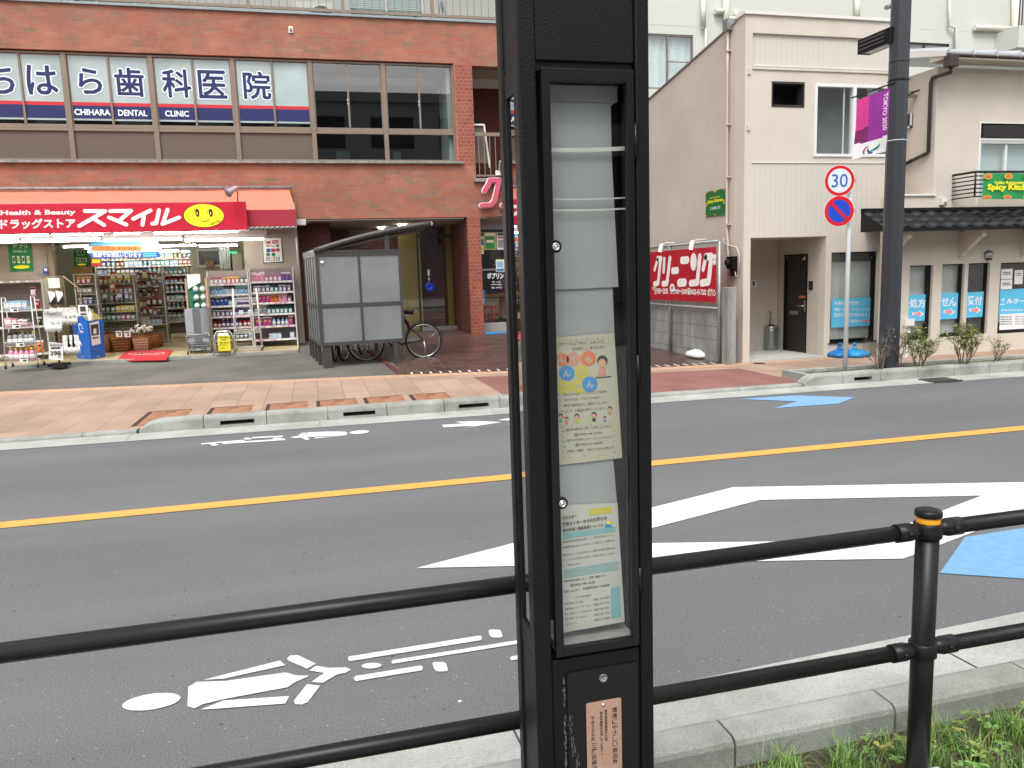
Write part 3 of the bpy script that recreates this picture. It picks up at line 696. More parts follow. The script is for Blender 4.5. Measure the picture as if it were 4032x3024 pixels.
    s.build('scratches', 'dull_steel', ho)
    return gx0, gx1, gz0, gz1
gx0, gx1, gz0, gz1 = pillar()
# notices inside the case
def sheet_xz(v, y, uL, uR): return W(uL, v, y).x, W(uR, v, y).x, W((uL+uR)/2, v, y).z
def notice(name, label, us, y, m, th=.0006, group=None):
    """us: outline points in photo pixels on the plane y"""
    P = [W(u, v, y) for u, v in us]
    o = MB().slab(P, (0, th, 0)).build(name, m)
    return tag(o, label, 'notice', group)
YP = 1.525
notice('blank_sheet', 'blank grey sheet at the top of the notice case, folded over at its head', [(2140, 332), (2431, 338), (2431, 401), (2405, 416), (2408, 600), (2435, 1130), (2180, 1141), (2150, 700)], YP, 'grey_paper')
MB().slab([W(2140, 336, YP-.006), W(2430, 342, YP-.006), W(2431, 401, YP-.006), (W(2140, 395, YP-.006))], (0, .0006, 0)).build('folded_edge', mat('grey_fold', (.23, .235, .235), .6), bpy.data.objects['blank_sheet'])
notice('blank_sheet', 'blank grey sheet in the case between the folded sheet and the illustrated notice', [(2170, 1120), (2412, 1120), (2420, 1330), (2180, 1345)], YP+.004, 'grey_paper')
n1 = notice('illustrated_notice', 'illustrated phone-line notice with coloured bubbles, middle of the notice case', [(2175, 1330), (2419, 1310), (2450, 1803), (2195, 1832)], YP, 'notice_cream')
notice('blank_sheet', 'blank grey sheet behind the lower lock, between the two printed notices', [(2190, 1810), (2414, 1800), (2432, 2010), (2200, 2010)], YP+.004, 'grey_paper')
n2 = notice('printed_notice', 'printed notice with blue bands and a yellow box, bottom of the notice case', [(2195, 1990), (2431, 1980), (2460, 2448), (2215, 2492)], YP, 'notice_paper')
for v, hgt, lb in ((578, 16, 'topmost glass reflection, modelled as a pale strip across the notice case'), (778, 5, 'middle glass reflection, modelled as a pale strip across the notice case'), (820, 7, 'lowest glass reflection, modelled as a pale strip across the notice case')):  # reflections on the case glass, modelled as thin pale curved strips
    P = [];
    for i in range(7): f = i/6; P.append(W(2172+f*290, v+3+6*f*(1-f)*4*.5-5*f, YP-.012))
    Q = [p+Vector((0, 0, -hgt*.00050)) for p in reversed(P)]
    tag(MB().slab(P+Q, (0, .0008, 0)).build('reflection_strip', mat('reflection_pale', (.46, .48, .43), .3, var=.2, scale=20)), lb, 'strip', 'glass reflections modelled as strips in the notice case')
def page(parent, y, ops):
    """ops: (material, kind, ...) in photo pixels"""
    mats = []; q = MB()
    for k, op in enumerate(ops):
        m = op[0]
        if m not in mats: mats.append(m)
        i = mats.index(m); yy = y-.0006-.00025*op[1]
        if op[2] == 't':
            s, u0, v0, u1, v1, h, off = op[3:]          # baseline from u0,v0 to u1,v1, height h px
            a, b = W(u0, v0, yy), W(u1, v1, yy); ex = (b-a).normalized(); hh = (W(u0, v0-h, yy)-a).length
            q.text(s, a, ex, Vector((-ex.z, 0, ex.x)), (b-a).length, hh, i, off)
        elif op[2] == 'p': q.poly([W(u, v, yy) for u, v in op[3]], i)
        elif op[2] == 'o': u, v, a, b = op[3:]; q.poly([W(u+a*math.cos(t), v-b*math.sin(t), yy) for t in [2*PI*j/24 for j in range(24)]][::-1], i)
    return q.build('printing', mats, parent)
mat('p_orange', '#c26a3a', .7); mat('p_yellow', '#b5a838', .7); mat('p_blue', '#2f7eb4', .7); mat('p_skin', '#c09676', .7); mat('p_salmon', '#b98270', .7); mat('p_teal', '#6d9ea0', .7); mat('p_green', '#57946a', .7)
def q6(x, y): return (1950+x/1.6585, 1000+y/1.6585)
def T6(m, s, x0, y0, x1, y1, h, off=.0): a, b = q6(x0, y0), q6(x1, y1); return (m, 2, 't', s, a[0], a[1], b[0], b[1], h/1.6585, off)
ops = [T6('ink', 'ンター（じどうかん）スタッフと', 408, 600, 714, 584, 22), T6('ink', 'おはなししませんか？', 506, 630, 716, 618, 21)]
for x, y, r, m in ((440, 690, 42, 'p_orange'), (510, 686, 44, 'p_salmon'), (608, 683, 50, 'p_orange'), (468, 778, 50, 'p_blue'), (562, 770, 44, 'p_yellow'), (448, 868, 46, 'p_yellow'), (538, 866, 46, 'p_yellow'), (618, 850, 50, 'p_blue')):
    u, v = q6(x, y); ops.append((m, 0 if m != 'p_blue' else 1, 'o', u, v, r/1.6585, r/1.6585))
for x, y, ch in ((430, 690, 'ん'), (512, 690, 'で'), (610, 688, 'も'), (468, 780, 'ん'), (562, 772, 'わ'), (448, 870, 'う'), (538, 868, 'だ'), (620, 852, 'ん')):
    ops.append(T6('notice_cream', ch, x-24, y+24, x+24, y+21, 46, .03))
def figure(x, y, s, top, hair='ink'):
    u, v = q6(x, y); k = s/1.6585
    return [(top, 1, 'p', [(u-.55*k, v+1.9*k), (u+.6*k, v+1.9*k), (u+.5*k, v+.9*k), (u-.45*k, v+.9*k)]), (hair, 0, 'o', u, v-.15*k, .75*k, .8*k), ('p_skin', 2, 'o', u-.05*k, v+.15*k, .55*k, .58*k)]
ops += figure(700, 705, 46, 'p_salmon'); a, b = q6(655, 812), q6(757, 803)
ops += [('ink', 2, 'p', [(a[0], a[1]), (b[0], b[1]), (b[0], b[1]-4), (a[0]+2, a[1]-4)])]
for i, (s, y) in enumerate((('と　話したいこと　どんなことでもOK！', 930), ('ら　子どもでも　どなたでもOK！', 968), ('り　専門の相談窓口をご案内いたします', 1003), ('しましょう！お電話お待ちしています', 1040))):
    ops.append(T6('ink', s, 414, y, 738-(54 if i == 1 else 24 if i == 3 else 8), y-24, 19))
for x, y, s, m in ((428, 1062, 20, 'p_green'), (465, 1078, 17, 'p_orange'), (533, 1062, 21, 'p_yellow'), (645, 1052, 22, 'rust_dark'), (715, 1072, 14, 'p_blue'), (748, 1012, 19, 'p_salmon')): ops += figure(x, y, s, m)
for s, x0, x1, y, h in (('○東多世代交流センター（ひがしじどうかん）', 455, 762, 1160, 17), ('☎0422‐44‐2150', 512, 696, 1192, 20), ('○西多世代交流センター（にしじどうかん）', 460, 757, 1228, 17), ('☎0422‐31‐6039', 518, 702, 1258, 20), ('月曜日〜金曜日　８時３０分から５時まで', 468, 770, 1298, 17)):
    ops.append(T6('ink', s, x0, y, x1, y-(x1-x0)*.085, h))
rnd = random.Random(5)
for i in range(34):
    if i < 9: x, y = 425+i*35, 566-i*1.6
    elif i < 20: x, y = 440+(i-9)*31, 1142-(i-9)*2.5-(i % 2)*10
    elif i < 26: x, y = 447+rnd.uniform(-4, 4), 1160+(i-20)*33
    elif i < 31: x, y = 775+rnd.uniform(-5, 5), 1150+(i-26)*36
    else: x, y = 480+(i-31)*100, 1330-(i-31)*10
    u, v = q6(x, y); ops.append((rnd.choice(['p_green', 'p_salmon', 'p_yellow', 'p_teal']), 0, 'o', u, v, 5, 3.5)); ops.append(('notice_cream', 1, 'o', u, v, 2.8, 1.6))
page(n1, YP, ops)
def q7(x, y): return (1950+x/1.5446, 1950+y/1.5446)
def T7(m, s, x0, y0, x1, y1, h, off=.0): a, b = q7(x0, y0), q7(x1, y1); return (m, 2, 't', s, a[0], a[1], b[0], b[1], h/1.5446, off)
def P7(m, P, l=0): return (m, l, 'p', [q7(*p) for p in P])
ops = [P7('p_yellow', [(574, 124), (708, 106), (706, 68), (574, 84)]), T7('ink', 'みなさまへ', 408, 150, 497, 137, 22, .015), T7('ink', '交流センターからのお知らせ', 408, 192, 680, 150, 26, .02),
       T7('ink', '期の延長と相談事業について※', 412, 226, 655, 192, 22, .015), P7('p_teal', [(414, 268), (733, 222), (731, 190), (412, 232)]),
       P7('p_blue', [(665, 200), (712, 194), (700, 175), (715, 165), (700, 160), (690, 172), (672, 168)], 1), ('pack_yellow', 2, 'o', *q7(690, 167), 11, 6)]
for s, y, x1 in (('感染症の感染拡大防止対策として、東多世代交流センターは', 292, 720), ('休館期間を延長することとなりました。※状況により、変更になる', 325, 724), ('開館いただくことはできませんが、電話での子育て相談は下記', 372, 727), ('ます。お子さんや子育てに関するご心配やお困りのこと等ござ', 404, 729), ('に、ご相談ください。', 436, 520)):
    ops.append(T7('ink', s, 414, y, x1, y-(x1-414)*.148, 13))
for i in range(6):
    y = 452+i*9.5; ops.append(P7('p_teal', [(418, y+5), (750, y-45), (750, y-50), (418, y)]))
ops += [T7('ink', '東多世代交流センター　子育て相談＊＊＊', 420, 532, 676, 494, 15, .01), T7('ink', '☎0422−44−2150', 455, 558, 606, 538, 18, .01), T7('ink', '金曜日（祝日を除く）', 420, 594, 514, 582, 13), T7('ink', '午前8時30分〜午後5時', 532, 577, 696, 554, 16, .01),
        T7('ink', '□ その他の連絡先', 490, 628, 584, 614, 13), P7('p_teal', [(704, 750), (765, 738), (757, 553), (702, 565)])]
for i, (a, b) in enumerate((('子育て支援センター りぼん', '0422−40−5925'), ('児童支援センター すくすくひろば', '0422−45−7710'), ('子育て支援センター のびのびひろば', '0422−40−2525'), ('児童支援センター ははのこ', '0422−45−1122'), ('世代交流センター', '0422−31−6039'))):
    y = 668+i*31; x1 = (538, 582, 585, 560, 498)[i]; ops += [T7('ink', a, 424, y, x1, y-(x1-424)*.15, 12), T7('ink', b, 598+i*1.5, y-26, 692+i, y-42, 13)]
page(n2, YP, ops)
# ------------------------------------------------------------------ NEAR: grass and weeds
def blades(name, label, n, seed, xr, yr, hr, mats, droop=.6, per=34):
    rnd = random.Random(seed); mb = MB()
    tuft = [(rnd.uniform(*xr), rnd.uniform(*yr)) for _ in range(max(8, n//per))]
    for i in range(n):
        tx, ty = rnd.choice(tuft); x = tx+rnd.gauss(0, .02); y = min(nk(x)-.012, ty+rnd.gauss(0, .02))
        if abs(x-1.62) < .14 and 1.50 < y < 1.83: continue
        if PX0-.02 < x < PX1+.02 and y < PY1+.02: continue
        a = rnd.uniform(0, 2*PI); h = rnd.uniform(*hr)*(.55+.45*rnd.random()); w = rnd.uniform(.0012, .0026); lean = h*rnd.uniform(.25, 1.0)*droop
        dx, dy = math.cos(a), math.sin(a); px, py = -dy*w, dx*w; k = rnd.choices(range(len(mats)), weights=[4, 4, 1, 3][:len(mats)])[0]
        pts = []
        for f in (0, .4, .75, 1):
            q = Vector((x+dx*lean*f*f, y+dy*lean*f*f, .05+h*(f-.28*f*f*f))); ww = (1-f*.92)
            pts.append((q+Vector((px*ww, py*ww, 0)), q-Vector((px*ww, py*ww, 0))))
        mb.add([p for pr in pts for p in pr], [(0,1,3,2), (2,3,5,4), (4,5,7,6)], k)
    return tag(mb.build(name, mats), label, 'grass', kind='stuff')
GR = ['grass_a', 'grass_b', 'grass_dry', 'grass_dark']
blades('grass', 'thick tufts of green grass growing behind the near kerb', 13500, 1, (.95, 3.4), (1.25, 1.93), (.06, .15), GR)
blades('kerbside_grass', 'taller bright grass leaning against the back of the near kerb', 2600, 6, (1.05, 3.4), (1.82, 1.97), (.07, .15), ['grass_b', 'grass_a', 'grass_dry', 'grass_dark'], .9, 60)
blades('sparse_grass', 'short grass in the bed left of the pillar', 3500, 2, (-3, .9), (1.0, 1.9), (.03, .07), GR)
rnd = random.Random(4); mb = MB()
for i in range(360):
    x, y = rnd.uniform(1.55, 3.3), rnd.uniform(1.3, 1.95); n = rnd.randint(4, 8); s = rnd.uniform(.010, .026); base = rnd.uniform(.06, .17)
    if i % 11 == 0: s *= 1.6
    if abs(x-1.62) < .15 and 1.50 < y < 1.83: continue
    k = rnd.choice([0, 0, 1, 1, 2, 3]) if i % 14 else 4
    for j in range(n):
        a = 2*PI*j/n+rnd.uniform(-.3, .3); d = Vector((math.cos(a), math.sin(a), rnd.uniform(.1, .9))).normalized(); p = Vector((-math.sin(a), math.cos(a), 0))
        c = Vector((x, y, base+j*.004)); L = s*rnd.uniform(.8, 1.5)
        mb.add([c, c+d*L*.45+p*s*.3, c+d*L*.8+p*s*.25, c+d*L+Vector((0,0,-s*.25)), c+d*L*.8-p*s*.25, c+d*L*.45-p*s*.3, c+d*L*.5+Vector((0,0,-s*.06))], [(0,1,6), (1,2,6), (2,3,6), (3,4,6), (4,5,6), (5,0,6)], k, False)
tag(mb.build('weeds', ['leaf_green', 'grass_a', 'leaf_yellow', 'grass_b', 'grass_dark']), 'broad-leaved weeds with a few yellowish leaves mixed into the grass by the post', 'weeds', kind='stuff')
# ------------------------------------------------------------------ BRICK BUILDING
YF = 18.5
mull = [-7.95, -6.30, -4.64, -2.98, -1.33, 0.30, 1.91, 3.52]
def brick_building():
    t = thing('brick_building', 'red brick building with a dental clinic over a drugstore, left of the black pillar', 'building', (-2, YF, 0))
    BX0, BX1 = -16., 6.3
    w = MB()
    wall(w, BX0, BX1, 2.99, 7.38, YF, YF+.35, [(BX0+1, 3.52, 4.27, 6.47), (3.96, 6.1, 3.86, 6.43)])
    w.box(BX0, -8, YF, YF+.35, 0, 2.99)
    w.build('wall', 'brick', t)
    # short-course brick pier between the windows and the open corner
    p = MB(); p.box(3.56, 3.96, YF-.004, YF+.01, 4.20, 6.43); p.build('pier', 'column_tile', t)
    # ground floor column and recess walls
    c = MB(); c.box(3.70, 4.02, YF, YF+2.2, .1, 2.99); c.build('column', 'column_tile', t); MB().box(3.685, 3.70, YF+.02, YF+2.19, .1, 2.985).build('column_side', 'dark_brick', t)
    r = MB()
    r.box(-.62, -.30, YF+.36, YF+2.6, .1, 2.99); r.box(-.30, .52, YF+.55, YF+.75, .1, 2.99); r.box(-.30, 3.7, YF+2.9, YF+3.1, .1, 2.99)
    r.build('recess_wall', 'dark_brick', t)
    MB().box(-.62, 6.3, YF+.35, YF+4, 2.94, 2.985).build('recess_ceiling', 'store_wall', t)
    # open corner room on first floor
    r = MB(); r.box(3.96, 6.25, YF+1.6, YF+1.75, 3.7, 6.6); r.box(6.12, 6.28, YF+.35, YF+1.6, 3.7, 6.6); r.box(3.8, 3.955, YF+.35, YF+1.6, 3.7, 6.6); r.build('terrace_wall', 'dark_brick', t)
    MB().box(3.96, 6.12, YF+.35, YF+1.6, 3.82, 3.86).build('terrace_slab', 'store_wall', t); MB().box(3.96, 6.12, YF+.35, YF+1.6, 6.5, 6.55).build('terrace_ceiling', 'store_wall', t)
    MB().box(3.9, 6.15, YF-.10, YF+.2, 3.80, 3.875).build('terrace_kerb', 'sill_stone', t)
    rl = MB(); rl.box(3.98, 6.1, YF+.02, YF+.06, 4.86, 4.94); rl.box(3.98, 6.1, YF+.02, YF+.06, 3.93, 3.97)
    for i in range(16): rl.box(4.05+i*.135, 4.067+i*.135, YF+.03, YF+.047, 3.97, 4.86)
    rl.build('terrace_railing', 'sash_bronze', t)
    a, b = W(1840, 487, YF+.2), W(1925, 640, YF+.2)
    pn = MB(); pn.slab([(a.x, YF+.2, b.z), (b.x, YF+.2, b.z-.02), (b.x-.10, YF+.24, a.z-.01), (a.x, YF+.24, a.z)], (0, .04, 0)); pn.slab([(b.x, YF+.19, b.z-.12), (b.x+.04, YF+.19, b.z-.12), (b.x-.06, YF+.23, a.z), (b.x-.10, YF+.23, a.z)], (0, .03, 0), 1); pn.box(a.x, b.x-.10, YF+.19, YF+.23, a.z-.04, a.z, 1)
    pn.build('leaning_panel', ['panel_brown', 'trim_white'], t)
    # sill, parapet flashing
    s = MB(); s.box(BX0+.9, 3.66, YF-.09, YF+.2, 4.215, 4.262); s.build('sill', 'sill_stone', t)
    s = MB(); s.box(BX0-.03, BX1+.03, YF-.05, YF+.42, 7.38, 7.42); s.build('parapet_flashing', 'flashing', t)
    # set-back penthouse wall behind the balcony
    y2 = YF+1.5; PB = 7.3
    bw = MB(); wins = [(W(1372, 30, y2).x, W(1668, 30, y2).x, PB, 9.6), (-5.0, -3.4, PB, 9.6)]
    wall(bw, BX0, BX1, PB-1, 10.4, y2, y2+.2, wins); bw.build('upper_wall', 'white_building', t)
    MB().box(BX0, BX1, YF+.36, y2, PB-.04, PB).build('balcony_floor', 'old_asphalt', t)
    MB().box(BX0-.2, BX1+.2, YF-.1, y2+5, 10.4, 10.6).build('roof_slab', 'white_building', t)
    # balcony railing
    rl = MB(); rl.box(BX0, BX1, YF+.10, YF+.15, 7.50, 7.56); rl.box(BX0, BX1, YF+.10, YF+.15, 8.45, 8.51)
    px = W(1350, 30, YF+.12).x; step = W(1702, 30, YF+.12).x-px
    for i in range(-8, 4):
        x = px+i*step
        if BX0 < x < BX1: rl.box(x-.035, x+.035, YF+.09, YF+.16, 7.42, 8.45)
    n = 0; x = BX0
    while x < BX1: rl.box(x-.007, x+.007, YF+.118, YF+.132, 7.56, 8.45); x += step/12
    rl.build('balcony_railing', 'sash_bronze', t)
    for (a, b, z0, z1) in wins:
        f = MB()
        for q in (a, (a+b)/2-.02, b-.05): f.box(q, q+.05, y2+.02, y2+.08, z0, z1)
        f.box(a, b, y2+.02, y2+.08, z0, z0+.05)
        fo = f.build('balcony_window', 'sash_white', t)
        sl = MB(); z = z0+.08
        while z < z1: sl.box(a+.06, b-.06, y2+.13, y2+.135, z, z+.028); z += .042
        sl.build('blind', mat('blind_mint', '#a9c6bb', .5), fo)
        q = MB(); q.poly([(a, y2+.05, z0), (b, y2+.05, z0), (b, y2+.05, z1), (a, y2+.05, z1)]); q.build('pane', 'window_glass', fo)
        MB().box(a, b, y2+.201, y2+.25, z0, z1).build('window_back', 'room_mid', fo)
    # strip windows
    yw = YF+.10; zt, zm, zb = 6.45, 4.98, 4.262
    chars = {-6.30: ('ち', 'は'), -4.64: ('ら', '歯'), -2.98: ('科', '医'), -1.33: ('院', '')}
    latin = {-4.64: ('CHIHARA', 'DENTAL'), -2.98: ('CLINIC', '')}
    for i, x0 in enumerate(mull[:-1]):
        x1 = mull[i+1]; clinic = x0 < 0
        f = MB(); xm = (x0+x1)/2
        f.box(x0-.05, x0+.05, yw-.04, yw+.06, zb, zt)
        if i == len(mull)-2: f.box(x1-.045, x1, yw-.04, yw+.06, zb, zt)
        e = x1-.05
        f.box(x0+.05, e, yw-.03, yw+.06, zt-.04, zt); f.box(x0+.05, e, yw-.03, yw+.06, zm-.10, zm-.055); f.box(x0+.05, e, yw-.01, yw+.06, zm-.05, zm+.035)
        f.box(x0+.05, e, yw-.03, yw+.06, zb, zb+.05); f.box(xm-.022, xm+.022, yw-.018, yw+.03, zm+.035, zt-.04)
        f.box(x0+.05, x0+.075, yw, yw+.03, zm+.035, zt-.04); f.box(e-.025, e, yw, yw+.03, zm+.035, zt-.04)
        fo = f.build('window', 'sash_bronze', t, bevel=.004)
        for (a, b, yy) in ((x0+.075, xm-.022, yw+.012), (xm+.022, e-.025, yw+.022)):
            q = MB(); q.poly([(a, yy, zm+.035), (b, yy, zm+.035), (b, yy, zt-.04), (a, yy, zt-.04)]); q.build('pane', 'window_glass', fo)
        if clinic:
            MB().box(x0+.05, e, yw+.01, yw+.03, zb+.05, zm-.10).build('spandrel_panel', 'panel_brown', fo)
            fm = MB()
            for j, (a, b, yy) in enumerate(((x0+.075, xm-.022, yw+.006), (xm+.022, e-.025, yw+.016))):
                zr = (zm+.035+.25, zm+.035+.155+.25); fm.poly([(a, yy, zm+.16), (b, yy, zm+.16), (b, yy, zm+.42), (a, yy, zm+.42)], 0)
                fm.poly([(a, yy, zm+.42), (b, yy, zm+.42), (b, yy, zm+.49), (a, yy, zm+.49)], 1)
                ch = chars.get(x0, ('', ''))[j] if i < 7 else ''
                if ch:
                    sz = .60; cx = (a+b)/2+(.05 if j == 0 else .0); zc = zt-.56
                    if ch == 'ら': sz = .53
                    wk = sz*(.80 if ch in 'らち' else .92)
                    for k in range(12): fm.text(ch, (cx-sz/2+.02+.036*math.cos(k*PI/6), yy-.0008-.00012*k, zc-sz/2+.02+.036*math.sin(k*PI/6)), EX, EZ, wk, sz*.94, 2)
                    for k in range(8): fm.text(ch, (cx-sz/2+.02+.013*math.cos(k*PI/4), yy-.003-.00012*k, zc-sz/2+.02+.013*math.sin(k*PI/4)), EX, EZ, wk, sz*.94, 0)
                s = latin.get(x0, ('', ''))[j]
                if s:
                    wd = {'CHIHARA': .69, 'DENTAL': .57, 'CLINIC': .48}[s]; fm.text(s, ((a+b)/2-wd/2, yy-.002, zm+.225), EX, EZ, wd, .125, 2, .028)
            fm.build('clinic_film', ['navy', 'film_red', 'film_white'], fo)
            # frosted upper film
            fr_ = MB()
            for (a, b, yy) in ((x0+.075, xm-.022, yw+.0095), (xm+.022, e-.025, yw+.0195)):
                fr_.poly([(a, yy, zm+.12), (b, yy, zm+.12), (b, yy, zt-.05), (a, yy, zt-.05)])
            fr_.build('frosted_film', mat('frost', '#a9b9b9', .22, var=.22, scale=1.1, spec=.7), fo)
        else:
            q = MB(); q.poly([(x0+.05, yw+.02, zb+.05), (e, yw+.02, zb+.05), (e, yw+.02, zm-.10), (x0+.05, yw+.02, zm-.10)]); q.build('lower_pane', 'window_glass', fo)
            q = MB(); q.box(xm-.035, xm-.020, yw-.025, yw-.016, 5.60, 5.64); q.box(xm-.035, xm-.020, yw-.025, yw-.016, 5.53, 5.56); q.build('latch', 'sash_white', fo)
    # rooms behind
    rm = MB(); rm.box(-15, .3, yw+1.2, yw+1.3, 4.2, 6.6); rm.box(-15, 3.6, yw+.4, yw+3, 6.46, 6.5); rm.build('clinic_room', mat('room_pale', '#7f8888', .9, var=.2), t)
    rm = MB(); rm.box(.35, 3.9, yw+4, yw+4.1, 4.0, 6.6); rm.box(.3, 3.95, yw+3.001, yw+4.1, 6.46, 6.55); rm.box(3.7, 3.78, yw+.3, yw+4, 4.0, 6.5); rm.box(.30, .36, yw+.3, yw+4, 4.2, 6.6); rm.box(.3, 3.9, yw+.1, yw+4, 4.1, 4.2); rm.build('dark_room', 'room_dark', t)
    rm = MB(); rm.box(3.38, 3.53, yw+.10, yw+1.2, 4.2, 6.5); rm.box(.9, 1.25, yw+3.2, yw+3.5, 4.2, 5.0); rm.box(2.4, 2.6, yw+3.2, yw+3.5, 4.2, 5.0); rm.build('room_partition', mat('partition', '#8f9b98', .8), t)
    # ground floor: store slab, store room
    MB().box(-9, -.34, 16.75, 27.2, .06, .205).build('store_slab', 'interior_floor', t)
    MB().box(-9, -.34, 16.62, 16.75, .06, .20).build('store_threshold', 'kerb_concrete', t)
    iw = MB(); iw.box(-9, -.6, 27, 27.2, .2, 3.1); iw.box(-9.1, -9, 16.8, 27.2, .2, 3.1); iw.box(-.64, -.62, 18.9, 27.2, .2, 3.1)
    iw.build('store_inner_wall', 'interior_wall', t)
    iw = MB(); iw.box(-9, -.62, 18.86, 27.2, 2.92, 2.98); iw.build('store_ceiling', 'interior_wall', t)
    a, b = W(960, 980, 18.40).x, W(1172, 980, 18.40).x
    sw = MB(); sw.box(a, b+.02, 18.38, 18.48, .2, 3.3); sw.build('shop_front_wall', 'store_wall', t); sw = MB(); sw.box(-9, W(186, 1000, 18.4).x, 18.38, 18.48, .2, 3.3); sw.build('shop_front_wall', 'store_wall', t)
    sw = MB(); x = W(186, 1000, 18.3).x; sw.box(x, x+.10, 18.3, 18.5, .2, 3.0); sw.build('door_post', mat('wood_post', '#8b7760', .6), t)
    sw = MB(); sw.box(-9, b+.02, 17.9, 18.38, 2.86, 3.3); sw.build('shop_soffit', 'store_wall', t)
    sw = MB(); sw.box(-9, W(1050, 930, 17.76).x, 17.76, 17.86, W(600, 946, 17.76).z, W(600, 915, 17.76).z); sw.build('light_board', 'trim_white', t)
    # cleaning shop: wall plane with its window
    x0 = 4.02; sh = MB(); wall(sh, x0, 6.3, .12, 2.99, YF+.50, YF+.6, [(x0+.02, 6.2, .42, 2.72)]); sh.build('cleaning_shop_front', mat('shop_grey', '#9b948c', .7), t)
    q = MB(); q.poly([(x0+.02, YF+.55, .42), (6.2, YF+.55, .42), (6.2, YF+.55, 2.72), (x0+.02, YF+.55, 2.72)]); q.build('shop_window_pane', 'shop_glass', t)
    q = MB(); q.box(x0+.02, 6.2, YF+.52, YF+.56, 1.72, 1.76); q.box(5.02, 5.06, YF+.52, YF+.56, .42, 1.72); q.build('shop_window_bar', 'dull_steel', t)
    MB().box(4.02, 6.3, YF+2.8, YF+2.9, .2, 2.99).build('shop_back_wall', 'room_mid', t)
    MB().box(4.03, 6.25, YF+.61, YF+2.8, .2, .25).build('shop_floor', 'tan_wood', t)
    # entrance with glass door in the recess
    yd = YF+1.85
    d = MB(); xa, xb = W(1655, 1200, yd).x, W(1822, 1200, yd).x; zt = W(1740, 935, yd).z
    d.box(xa-.03, xa+.02, yd-.03, yd+.03, .2, 2.94); d.box(xb-.03, xb+.02, yd-.03, yd+.03, .2, 2.94); d.box(xa+.02, xb-.03, yd-.03, yd+.03, zt, zt+.09); d.box(xa+.02, xb-.03, yd-.02, yd+.02, .205, .31, 1)
    do = d.build('entrance_door', ['sash_dark', 'dull_steel'], t)
    q = MB(); q.poly([(xa, yd, .3), (xb, yd, .3), (xb, yd, 2.94), (xa, yd, 2.94)]); q.build('pane', 'shop_glass', do)
    q = MB(); xg = W(1560, 1100, yd).x; q.poly([(.52, yd+.02, .2), (xa-.03, yd+.02, .2), (xa-.03, yd+.02, 2.94), (.52, yd+.02, 2.94)]); q.build('side_pane', 'shop_glass', do)
    q = MB(); q.box(W(1570, 1000, yd+.5).x, W(1655, 1000, yd+.5).x, yd+.5, yd+.56, .2, 2.94); q.box(xb-.25, xb+.2, yd+.8, yd+.9, .2, 2.94); q.build('lobby_wall', 'door_gold', t)
    q = MB(); a = W(1583, 884, YF+1.3); q.box(a.x-.09, a.x+.09, YF+1.25, YF+1.35, 2.90, 2.935); a = W(1505, 920, YF+2.2); q.box(a.x-.08, a.x+.08, YF+2.3, YF+2.4, 2.90, 2.935); q.build('ceiling_lamp', 'lamp_glow', t)
    return t
brick_building()
def sign_sheet(name, label, cat, pts, mats, th=(0, -.012, 0), group=None, parent=None):
    o = MB().slab(pts, th).build(name, mats, parent)
    return tag(o, label, cat, group) if parent is None else o
# wall outlet / vent box on the brick band
a = W(1145, 118, YF)
t = thing('wall_box', 'small beige fitting stuck on the top brick band', 'fitting', (a.x, YF, a.z))
q = MB(); q.box(a.x-.05, a.x+.05, YF-.03, YF-.001, a.z-.07, a.z+.07); q.build('cover', 'trim_white', t, bevel=.005)
q = MB(); q.box(a.x-.022, a.x+.022, YF-.07, YF-.03, a.z-.03, a.z+.02); q.build('hood', 'sash_bronze', t)
# air conditioner on the balcony
a = W(1265, 55, YF+1.1)
t = thing('air_conditioner', 'white outdoor air conditioner with a round fan grille on the balcony', 'air conditioner', (a.x, YF+1.1, 7.3))
MB().box(a.x-.12, a.x+.62-.12-.40, YF+1.02, YF+1.3, 7.3, 7.95); 
q = MB(); q.box(a.x-.62, a.x+.26, YF+1.02, YF+1.32, 7.31, 7.98); q.build('casing', 'white_building', t, bevel=.01)
T = Matrix.Translation((a.x, YF+1.02, 7.66)) @ Matrix.Rotation(PI/2, 4, 'X')
q = MB(); q.lathe((0,0,0), [(.245, -.002), (.245, .01), (.0005, .012)], 32, T=T); q.build('fan_opening', 'room_dark', t)
q = MB()
for r in (.06, .1, .14, .18, .22, .25): q.tube([(a.x+r*math.cos(2*PI*i/24), YF+1.0, 7.66+r*math.sin(2*PI*i/24)) for i in range(24)], .005, 4, closed=True)
for i in range(12): q.tube([(a.x, YF+1.0, 7.66), (a.x+.25*math.cos(2*PI*i/12), YF+1.0, 7.66+.25*math.sin(2*PI*i/12))], .004, 4)
q.lathe((0,0,0), [(.06, .015), (.06, .024), (.01, .026)], 20, T=T); q.build('fan_grille', 'dull_steel', t)
def potted(u, v, lab, seed):
    a = W(u, v, YF+.7); rnd = random.Random(seed); t = thing('potted_plant', lab, 'plant', (a.x, YF+.7, 7.3))
    MB().lathe((a.x, YF+.7, 7.3), [(.08, 0), (.11, .12), (.12, .13)], 14).build('pot', 'tan_wood', t)
    q = MB()
    for i in range(70):
        an = rnd.uniform(0, 2*PI); r = rnd.uniform(.12, .3); p0 = Vector((a.x, YF+.7, 7.42)); p1 = p0+Vector((math.cos(an)*r, math.sin(an)*r*.5, rnd.uniform(.02, .16))); s = Vector((-math.sin(an), 0, .5))*.015
        q.add([p0, (p0+p1)/2+s+Vector((0,0,.04)), p1, (p0+p1)/2-s+Vector((0,0,.04))], [(0,1,2,3)], rnd.choice([0, 1, 1]))
    q.build('leaves', ['leaf_dark', 'leaf_yellow'], t)
potted(1375, 50, 'potted plant by the left edge of the balcony window', 1); potted(1730, 65, 'potted plant on the balcony beside the hanging hooks, nearer the pillar', 2)
